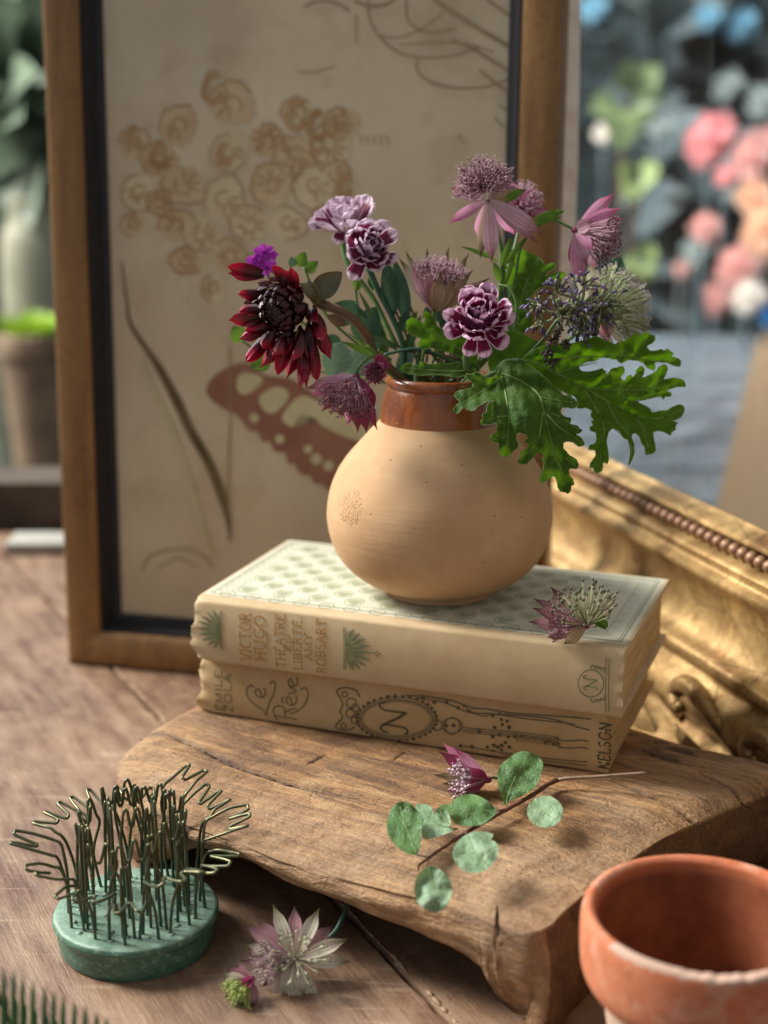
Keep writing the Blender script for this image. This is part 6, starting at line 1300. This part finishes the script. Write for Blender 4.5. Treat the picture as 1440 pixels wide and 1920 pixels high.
bracts_hand(b_, [(at(748, 484, 51.3), .42, .16, .2, B_pale), (at(772, 498, 50.6), .48, .12, .2, B_pink), (at(800, 492, 50.4), .44, .12, .2, B_rose), (at(826, 508, 50.2), .46, .12, .2, B_olive), (at(857, 520, 50.4), .42, .10, .2, B_olive), (at(888, 505, 50.8), .4, .1, .2, B_olive), (at(898, 535, 50.8), .36, .08, .2, B_olive), (at(800, 464, 52.6), .4, -.08, .2, B_olive), (at(842, 462, 52.6), .4, -.08, .2, B_olive), (at(880, 474, 52.4), .4, -.08, .2, B_olive), (at(760, 470, 52.2), .4, -.05, .2, B_pale), (at(920, 520, 51.5), .3, .05, .2, B_rose)], a5, B_olive)
stemtube([b_, at(805, 620, 51.5), at(792, 690, 51.6), neck(0, .1)], .07, M_stem, a5)
a6 = thing('masterwort', 'hanging magenta masterwort leaning over the left of the vase rim', 'flower', neck(-1.2, -.6), GRPA)
b_ = at(668, 706, 49.6)
stamen_cluster(b_, V(-.30, -.55, -.62), 95, 1.42, .8, RA, (F_pink, F_dusk, A_wine), a6, 4, .15, .015, .055, lo=.78, anther=.036)
bracts_hand(b_, [(at(575, 728, 49.2), .46, -.14, .2, B_pink), (at(582, 742, 48.8), .46, -.1, .2, B_brt), (at(602, 772, 49.9), .46, -.06, .2, B_mag), (at(688, 812, 49.0), .5, -.1, .2, B_mag), (at(671, 812, 49.6), .46, -.06, .2, B_mag), (at(708, 808, 49.4), .34, -.1, .2, B_mag), (at(702, 770, 48.6), .5, -.12, .2, B_mag), (at(650, 730, 48.4), .36, -.1, .2, B_mag), (at(652, 800, 49.9), .42, -.05, .2, B_brt), (at(626, 720, 49.9), .5, -.08, .2, B_pink), (at(690, 745, 48.6), .42, -.1, .2, B_mag)], a6, B_mag)
stemtube([b_, at(672, 690, 49.6), at(685, 675, 49.8), at(705, 664, 50.1), at(690, 650, 50.2), at(720, 690, 50.8), neck(-1.0, -.3)], .05, M_stem, a6)
for P0_, P1_, w_ in (((712, 672), (640, 640), .26), ((708, 668), (650, 622), .1), ((712, 676), (718, 655), .18)): part('leaf', blade(at(*P0_, 50.1), at(*P1_, 50.0), w_, V(0, -1, .3), 'lance', .2, .08, 10, 5), B_green, a6)
a7 = thing('masterwort', 'small dark pink masterwort bud at the left of the vase rim', 'flower', neck(-1, -.8), GRPA)
b_ = at(700, 690, 49.7)
bracts_ring(b_, V(.1, -.8, -.25), 11, .62, .34, .8, a7, [B_mag, B_brt], RA, .02, .2); stamen_cluster(b_, V(.1, -.8, -.25), 26, .5, .9, RA, (F_pink, A_wine, A_dark), a7, 2, .08, .012, .05)
bracts_ring(b_+V(.15, -.1, .1), V(.5, -.6, .4), 8, .5, .3, .9, a7, [B_mag], RA, .02, .2)
stemtube([b_, at(708, 678, 50.0), at(716, 690, 50.6), neck(-.9, -.4)], .04, M_stem, a7)

# ------------------------------------------------------------------ purple sage spike
sg = thing('sage_spike', 'horizontal spike of grey green sage with small violet flowers', 'flower', neck(1, -.4), GRPF)
S_cal = simple('grey_green_calyx', C(150, 156, 120), C(112, 124, 88), 3, .6, 0, transl=.15); S_vio = simple('violet_floret', C(84, 70, 108), C(60, 50, 80), 3, .6, 0, transl=.15); S_vio2 = simple('lilac_floret', C(150, 130, 176), C(112, 94, 144), 3, .6, 0, transl=.25); S_dk = simple('dry_dark_calyx', C(52, 44, 44), C(76, 66, 56), 3, .7, 0)
gc, gv, gl, gk, gs_ = G(), G(), G(), G(), G(); RQ = random.Random(9)
def whorl(p, ax, n, L, gb, bias, pv, spread=1.0, tipg=None):
    ax = nz(ax)
    for k in range(n):
        d = nz(ax*RQ.uniform(.1, .9)+V(RQ.gauss(0, .8), RQ.gauss(0, .5)-.25, RQ.gauss(0, .8))*spread+bias); l = L*RQ.uniform(.6, 1.15); p0 = p+V(RQ.gauss(0, .08), RQ.gauss(0, .08), RQ.gauss(0, .08)); p1 = p0+d*l
        gb.add(*tube([p0, p0+d*l*.5, p0+d*l*.8, p1], [.02, .035, .06, .045], 5))
        r = RQ.random()
        if r < pv: (tipg or (gv if RQ.random() < .6 else gl)).add(*tube([p1, p1+d*.1, p1+nz(d+V(0, 0, -.5))*.22], [.035, .055, .035], 5))
        elif r < pv+.15: gk.add(*blob(p1, .05, d, 1.3, 5, 3))
for i, t in enumerate(np.linspace(0, 1, 7)):
    p = at(1050+t*85, 590-t*14+6*math.sin(i*2), 49.8); whorl(p, V(1, -.2, .15), 26, .62, gc, V(0, 0, .12), .25 if t > .6 else .3)
for (x, y, n_, pv_, bz) in ((1010, 572, 22, .85, .3), (1045, 548, 20, .8, .4), (1095, 540, 16, .55, .8), (1090, 610, 26, .8, -.7), (1120, 600, 16, .6, -.6), (1015, 600, 18, .4, 0)):
    whorl(at(x, y, 49.7), V(-.3 if x < 1060 else .3, -.3, bz), n_, .42, gc, V(0, 0, bz*.6), pv_)
for (x, y) in ((1030, 640), (1045, 625), (1025, 660), (1060, 640), (1035, 675)): whorl(at(x, y, 49.4), V(0, -.4, -.5), 12, .24, gk, V(0, 0, -.3), 0)
gs_.add(*tube(spline([at(1130, 576, 49.8), at(1060, 588, 49.9), at(1015, 640, 50.1), at(960, 690, 50.3), neck(1, -.4)], 6), .06, 7)); gs_.add(*tube(spline([at(1035, 625, 50), at(1040, 650, 49.6), at(1030, 685, 49.5)], 4), .03, 6))
part('calyx_cluster', gc, S_cal, sg, kind='stuff'); part('violet_florets', gv, S_vio, sg, kind='stuff'); part('lilac_florets', gl, S_vio2, sg, kind='stuff'); part('dry_calyces', gk, S_dk, sg, kind='stuff'); part('stem', gs_, M_stem, sg)

# ------------------------------------------------------------------ small magenta flower and filler foliage
mg = thing('phlox_sprig', 'small vivid magenta flowers just above the dahlia', 'flower', neck(-1, .5), GRPF); M_mag = petal_mat('magenta_petal', C(150, 40, 160), C(190, 70, 196))
for (x, y, r_) in ((496, 474, .42), (478, 492, .36), (500, 500, .42), (488, 488, .3), (510, 478, .25)):
    for k in range(6):
        a = k/6*6.283+x; part('petal', blade(at(x, y, 53), at(x, y, 53)+V(math.cos(a)*r_, -.1, math.sin(a)*r_*.8), r_*.8, V(0, -1, .3), 'petal', .15, .08, 7, 5, .08, 2, 0, k), M_mag, mg)
stemtube([at(495, 500, 53), at(560, 600, 53), neck(-.9, .6)], .05, M_stem, mg)
sl = thing('leaf_spray', 'spray of rounded blue green leaves between the dahlia and the vase', 'foliage', neck(-.8, .6), GRPF)
for P0_, P1_, w_, m_, y_ in [((640, 640), (622, 716), 1.1, M_teal, 51.6), ((690, 655), (655, 712), 1.0, M_teal, 51.8), ((668, 600), (628, 568), 1.0, M_dteal, 52.4), ((675, 640), (705, 575), 1.15, M_dteal, 52.6), ((700, 660), (690, 610), .8, M_dteal, 52.9), ((640, 640), (600, 640), .5, M_dteal, 52.5), ((700, 690), (735, 672), .5, B_green, 52.8), ((560, 500), (572, 472), .5, B_green, 53.4), ((575, 510), (596, 490), .45, B_green, 53.4), ((552, 500), (545, 482), .35, M_dteal, 53.3), ((455, 640), (436, 612), .7, B_green, 53.6), ((505, 670), (470, 690), .8, B_green, 53.4), ((700, 600), (672, 545), .16, M_stem, 52.3), ((672, 545), (664, 512), .3, B_green, 52.3)]:
    part('leaf', blade(at(*P0_, y_), at(*P1_, y_-.1), w_, V(.1, -1, .35), 'ovate', .1, .06, 10, 7, .03), m_, sl)
stemtube([at(664, 520, 52.3), at(672, 580, 52.3), at(690, 640, 52.2), neck(-.8, .3)], .05, M_stem, sl, 'stem'); stemtube([at(570, 500, 53.4), at(620, 600, 53.2), neck(-.9, .7)], .05, M_stem, sl, 'stem')
stemtube([at(455, 640, 53.6), at(520, 680, 53.4), at(620, 700, 53), neck(-.9, .7)], .04, M_stem, sl, 'stem')
for a_, b_2, c_2, r_, m_ in [((790, 640), (782, 690), (780, 720), .09, M_stem), ((800, 650), (830, 690), (840, 720), .07, M_stem), ((720, 665), (790, 655), (870, 690), .06, M_dstem), ((745, 655), (840, 668), (900, 690), .05, M_brownstem), ((860, 560), (870, 640), (868, 710), .06, M_stem)]:
    stemtube([at(*a_, 51.8), at(*b_2, 51.6), at(*c_2, 51.5)], r_, m_, sl, 'stem')

RF = random.Random(77)
fl = thing('greenery_spray', 'mixed dark green foliage filling the middle of the bouquet behind the front carnation', 'foliage', neck(0, .6), GRPF)
for k in range(26):
    x_, y_ = RF.uniform(700, 1040), RF.uniform(560, 690); L_ = RF.uniform(40, 80); an_ = RF.uniform(-.9, .9)
    yy_ = RF.uniform(52.3, 53.6); part('leaf', blade(at(x_, y_+L_*.5, yy_), at(x_+L_*math.sin(an_), y_-L_*.5*math.cos(an_), yy_-.1), RF.uniform(.3, .75), V(RF.uniform(-.4, .4), -1, .3), RF.choice(('lance', 'ovate')), .15, .08, 9, 5, .03), RF.choice((M_dteal, M_gerd, M_stem, M_teal)), fl)
for k in range(12):
    x_ = RF.uniform(720, 1000); stemtube([at(x_, RF.uniform(540, 620), 52.8), at(x_*.6+850*.4, 660, 52.4), neck(RF.uniform(-.9, .9), .5)], RF.uniform(.035, .06), RF.choice((M_stem, M_dstem, M_brownstem)), fl)

# ------------------------------------------------------------------ loose flowers
la = thing('masterwort', 'cream masterwort with dark tipped stamens lying on the upper book', 'flower', atz(1105, 1180, 8.8), GRPA)
b_ = atz(1100, 1172, 9.35); yb = b_[1]
stamen_cluster(b_, V(-.18, -.35, .95), 64, 1.6, .95, RA, (F_pale, A_green, A_green), la, 0, .12, .02, .062, lo=.72, elong=1.3); stamen_cluster(b_+V(0, 0, .02), V(-.95, -.4, .25), 44, 1.35, .55, RA, (F_pink, F_pink, A_wine), la, 4, .14, .014, .045, lo=.75)
g = G()
for k in range(70):
    d = nz(V(RA.gauss(-.25, .6), RA.uniform(-.3, .5), RA.uniform(.2, 1))); g.add(*tube([b_, b_+d*.6, b_+d*RA.uniform(.9, 1.35)], [.012, .02, .008], 4))
part('pale_filaments', g, F_pale, la, kind='stuff')
L2 = [((990, 1166), -.55, .4, B_rose), ((1000, 1122), .2, .38, B_rose), ((997, 1140), -.1, .36, B_rose), ((1026, 1196), -.9, .36, B_rose), ((1057, 1208), -1.2, .42, B_olive), ((1157, 1110), .1, .48, B_pale), ((1150, 1140), -.1, .4, B_pale), ((1010, 1150), -.4, .34, B_rose), ((1032, 1100), .5, .4, B_rose)]
bracts_hand(b_, [(at(x, y, yb+dy), w_, -.05, .15, m_) for (x, y), dy, w_, m_ in L2], la, B_pale)
for P0_, P1_, w_, dy in (((1108, 1148), (1140, 1178), .42, -.1), ((1105, 1165), (1138, 1182), .3, -.2), ((1112, 1150), (1132, 1152), .3, 0)): part('green_calyx_leaf', blade(at(*P0_, yb+dy), at(*P1_, yb+dy), w_, V(.2, -.6, .8), 'ovate', .2, .1, 8, 5), B_green, la)
lb = thing('masterwort', 'small magenta masterwort with pearly florets lying on the wooden board', 'flower', atz(915, 1465, 4.0), GRPA)
b_ = atz(914, 1462, 4.35); yb = b_[1]
stamen_cluster(b_, V(-.95, -.25, .12), 64, 1.35, .58, RA, (F_pink, A_white, A_white), lb, 1, .07, .016, .062, lo=.62, elong=1.15)
bracts_hand(b_, [(at(830, 1393, yb+.6), .34, .1, .2, B_brt), (at(822, 1408, yb+.3), .4, .05, .2, B_mag), (at(812, 1452, yb), .3, .05, .1, B_olive), (at(850, 1400, yb-.1), .36, .1, .2, B_brt), (at(828, 1470, yb-.2), .3, .02, .1, B_olive), (at(838, 1484, yb-.3), .34, -.05, .15, B_brt), (at(880, 1438, yb-.5), .34, .05, .2, B_mag), (at(868, 1476, yb-.6), .36, .05, .2, B_mag), (at(862, 1490, yb-.4), .36, -.05, .2, B_rose)], lb, B_brt)
stemtube([b_, atz(925, 1458, 4.25), atz(948, 1462, 4.1)], .05, M_stem, lb)
lc = thing('masterwort', 'open star shaped white masterwort lying on the table in front of the board', 'flower', atz(560, 1850, 0), GRPA)
b_ = atz(553, 1798, .85); yb = b_[1]
T5 = lambda a, b: (400+a/5.143, 1660+b/5.143)
for i, (tx, ty, dy, w_, m_) in enumerate([(303, 388, .8, .40, B_rose), (415, 330, .9, .42, B_rose), (572, 180, 1.0, .42, B_pale), (786, 190, 1.0, .46, B_rose), (1026, 215, .9, .46, B_pale), (1160, 380, .7, .46, B_rose), (1305, 515, .3, .44, B_pale), (1335, 740, .1, .46, B_pale), (1010, 1215, -.7, .50, B_pale), (790, 1190, -.8, .5, B_pale), (560, 1180, -.6, .48, B_pale), (660, 1090, -.7, .46, B_pale), (260, 730, .3, .4, B_rose), (300, 560, .5, .36, B_pale), (470, 980, -.3, .4, B_rose), (880, 1080, -.8, .4, B_pale)]):
    p = T5(tx, ty); part('bract', blade(b_+V(0, 0, -.02), at(p[0], p[1], yb+dy), w_, V(0, -.85, .6), 'bract', .12, .06, 12, 7, .04, 3, 0, i), m_, lc)
stamen_cluster(b_, V(-.1, -.75, .65), 40, 1.15, 1.15, RA, (F_pale, F_pale, A_green), lc, 3, .12, .013, .045, lo=.45, anther=.03); stamen_cluster(b_, V(-.85, -.35, .1), 80, 1.25, .62, RA, (F_pink, F_pale, F_pink), lc, 3, .12, .013, .045, lo=.6, core=False)
stemtube([b_+V(.1, .3, -.2), at(620, 1755, yb+.6), at(640, 1725, yb+1.0), at(652, 1690, yb+1.6), at(653, 1660, yb+2.4)], [.07]*33, M_dstem, lc)
ld = thing('masterwort', 'small half closed masterwort with lime florets lying beside the open white one', 'flower', atz(450, 1870, 0), GRPA)
b_ = atz(470, 1838, .55); yb = b_[1]
bracts_hand(b_, [(at(416, 1828, yb), .34, .04, .2, B_pale), (at(424, 1818, yb+.3), .34, .05, .2, B_rose), (at(440, 1808, yb+.3), .36, .05, .2, B_rose), (at(412, 1845, yb-.1), .34, .03, .2, B_pale), (at(420, 1870, yb-.4), .3, 0, .2, B_pale), (at(445, 1886, yb-.6), .34, -.03, .2, B_pale), (at(476, 1888, yb-.6), .38, -.03, .2, B_rose), (at(452, 1834, yb-.3), .34, .05, .2, B_mag), (at(468, 1852, yb-.5), .3, .05, .2, B_mag)], ld, B_pale)
stamen_cluster(b_, V(-.6, -.6, -.35), 50, .85, .75, RA, (F_lime, F_lime, F_lime), ld, 3, .1, .014, .05, lo=.6, anther=.032)

# ------------------------------------------------------------------ round leaved sprig on the board
sp = thing('round_leaf_sprig', 'thin brown twig with round green and silvery leaves lying across the wooden board', 'sprig', atz(950, 1510, 3.96))
Z = lambda pts: [(700+a/3.789, 1380+b/3.789) for a, b in pts]
twig = [atz(*p, z) for p, z in (((1210, 1449), 4.75), ((1120, 1456), 4.5), ((1045, 1463), 4.3), ((1000, 1490), 4.3), ((950, 1518), 4.35), ((880, 1558), 4.3), ((830, 1590), 4.2), ((800, 1612), 4.05))]
tw = spline(twig, 7); M_pale_twig = simple('pale_dry_twig', C(150, 130, 112), C(120, 100, 84), 3, .7, .3); M_rtwig = simple('reddish_twig', C(104, 66, 50), C(80, 50, 40), 3, .6, .3)
part('twig', tube(tw[:15], np.linspace(.045, .07, 15), 7), M_pale_twig, sp); part('twig', tube(tw[14:], np.linspace(.085, .045, len(tw)-14)+.008*np.sin(np.arange(len(tw)-14)*1.9), 7), M_rtwig, sp)
g = G()
for p_ in ((1030, 1466), (1020, 1470), (1038, 1462), (1012, 1478), (1045, 1470), (875, 1557), (806, 1606), (948, 1519)): g.add(*blob(atz(*p_, 4.32), .09, V(1, .3, .2), 1.2, 6, 4))
part('twig_node', g, M_rtwig, sp); part('twig', tube(spline([twig[-1], atz(786, 1622, 4.0), atz(784, 1632, 4.0)], 4), .035, 6), M_rtwig, sp)
def rleaf(poly, zc, k, m, veins, seed):
    P = Z(poly); c_ = np.mean(P, axis=0); yc = atz(c_[0], c_[1], zc)[1]; dy = (atz(c_[0], c_[1]-20, zc)[1]-yc)/20
    leafpoly('leaf', P, lambda a, b: yc+(c_[1]-b)*dy*k, [Z(v_) for v_ in veins], m, sp, None, .12, 7, 7, .14, seed, 4, .012)
    part('midrib', (lambda vs_: [tube([at(a, b, yc+(c_[1]-b)*dy*k+.02) for a, b in spline(v_, 4)], .012, 4) for v_ in vs_][0])([Z(v_) for v_ in veins]), M_vein, sp)
rleaf([(945, 500), (925, 470), (895, 380), (882, 300), (890, 240), (920, 190), (970, 150), (1020, 115), (1080, 107), (1130, 120), (1180, 150), (1205, 195), (1200, 250), (1170, 330), (1140, 370), (1080, 415), (1000, 450), (955, 470)], 4.9, .45, M_round_g, [[(945, 490), (960, 400), (1010, 290), (1070, 190)], [(975, 380), (1040, 340), (1120, 320)], [(960, 400), (930, 320), (940, 250)], [(1020, 270), (1080, 240), (1150, 200)]], 21)
rleaf([(1220+128*math.cos(a), 538+113*math.sin(a)) for a in np.linspace(0, 6.283, 15)[:-1]], 4.7, .7, M_round_b, [[(1140, 450), (1200, 520), (1280, 590)]], 22)
rleaf([(660, 700), (720, 680), (790, 680), (850, 700), (838, 735), (870, 755), (888, 800), (880, 860), (845, 910), (800, 950), (730, 972), (660, 965), (610, 930), (575, 880), (563, 830), (580, 775), (620, 730)], 4.95, .6, M_round_b, [[(660, 700), (700, 790), (760, 860), (820, 920)], [(680, 750), (740, 740), (800, 770)], [(690, 780), (640, 820), (610, 880)]], 23)
rleaf([(400, 925), (440, 930), (500, 970), (545, 1030), (560, 1090), (545, 1160), (510, 1220), (450, 1255), (390, 1245), (330, 1200), (295, 1130), (290, 1070), (310, 1000), (350, 950)], 4.5, .4, M_round_b, [[(390, 925), (410, 1020), (440, 1130), (450, 1230)], [(410, 1020), (460, 1060), (520, 1120)], [(405, 1000), (350, 1060), (330, 1140)]], 24)
rleaf([(310, 848), (240, 835), (170, 790), (120, 730), (95, 660), (105, 570), (130, 510), (180, 470), (240, 470), (280, 495), (330, 550), (350, 610), (340, 700), (335, 780), (318, 830)], 4.85, .55, M_round_g, [[(310, 840), (250, 700), (220, 600), (190, 500)], [(250, 700), (180, 690), (130, 650)], [(255, 710), (300, 650), (310, 570)]], 25)
rleaf([(575, 665), (480, 710), (400, 730), (350, 720), (330, 600), (300, 500), (340, 482), (400, 495), (430, 540), (470, 590), (530, 640)], 4.65, .7, M_round_b, [[(570, 665), (460, 620), (380, 540)]], 26)
rleaf([(880, 530), (830, 590), (770, 630), (690, 640), (600, 630), (560, 600), (530, 540), (470, 500), (500, 485), (545, 490), (560, 460), (620, 425), (690, 412), (760, 430), (820, 470)], 4.8, .6, M_round_g, [[(880, 530), (760, 530), (640, 520), (540, 510)], [(760, 530), (700, 470), (650, 440)], [(720, 530), (650, 570), (600, 610)]], 27)
rleaf([(540, 640), (470, 590), (440, 540), (450, 515), (480, 505), (520, 535), (545, 580)], 4.9, .5, M_round_b, [[(530, 620), (490, 560), (465, 520)]], 28)
for pts in ([(380, 857), (345, 852), (310, 845)], [(655, 700), (660, 690), (640, 672)], [(600, 660), (575, 662), (560, 668)], [(945, 500), (950, 508), (958, 515)], [(380, 925), (385, 895), (395, 880)], [(1140, 455), (1128, 430), (1120, 418)], [(880, 530), (900, 528), (930, 520)]):
    part('leaf_stalk', tube(spline([atz(*p, 4.45) for p in Z(pts)], 4), .028, 6), M_rtwig, sp)

# ------------------------------------------------------------------ fern tip in the near left corner
fr = thing('fern_frond', 'dark green comb like fern tip in the near left corner, out of focus', 'fern', at(60, 2000, 33))
M_fern = simple('fern_green', C(60, 96, 56), C(44, 80, 48), 1, .5, .1, transl=.25)
stemtube([at(-80, 2010, 33), at(100, 2012, 33), at(260, 2030, 33)], .1, M_fern, fr, 'midrib')
for i, (x, y) in enumerate([(-28, 1800), (-10, 1806), (8, 1813), (26, 1818), (43, 1827), (62, 1838), (84, 1849), (101, 1858), (119, 1865), (140, 1877), (160, 1885), (181, 1899), (200, 1908), (220, 1920), (240, 1935)]):
    part('leaflet', blade(at(x-4, 2015, 33+.1*(i % 2)), at(x, y, 33.2+.15*(i % 2)), .15, V(.3, -1, .2), 'strap', .3, .02, 9, 5), M_fern, fr)
    part('leaflet', blade(at(x-4, 2015, 33.2), at(x+6, y+54, 34.2), .13, V(.3, -1, .2), 'strap', .3, .02, 9, 5), M_fern, fr)
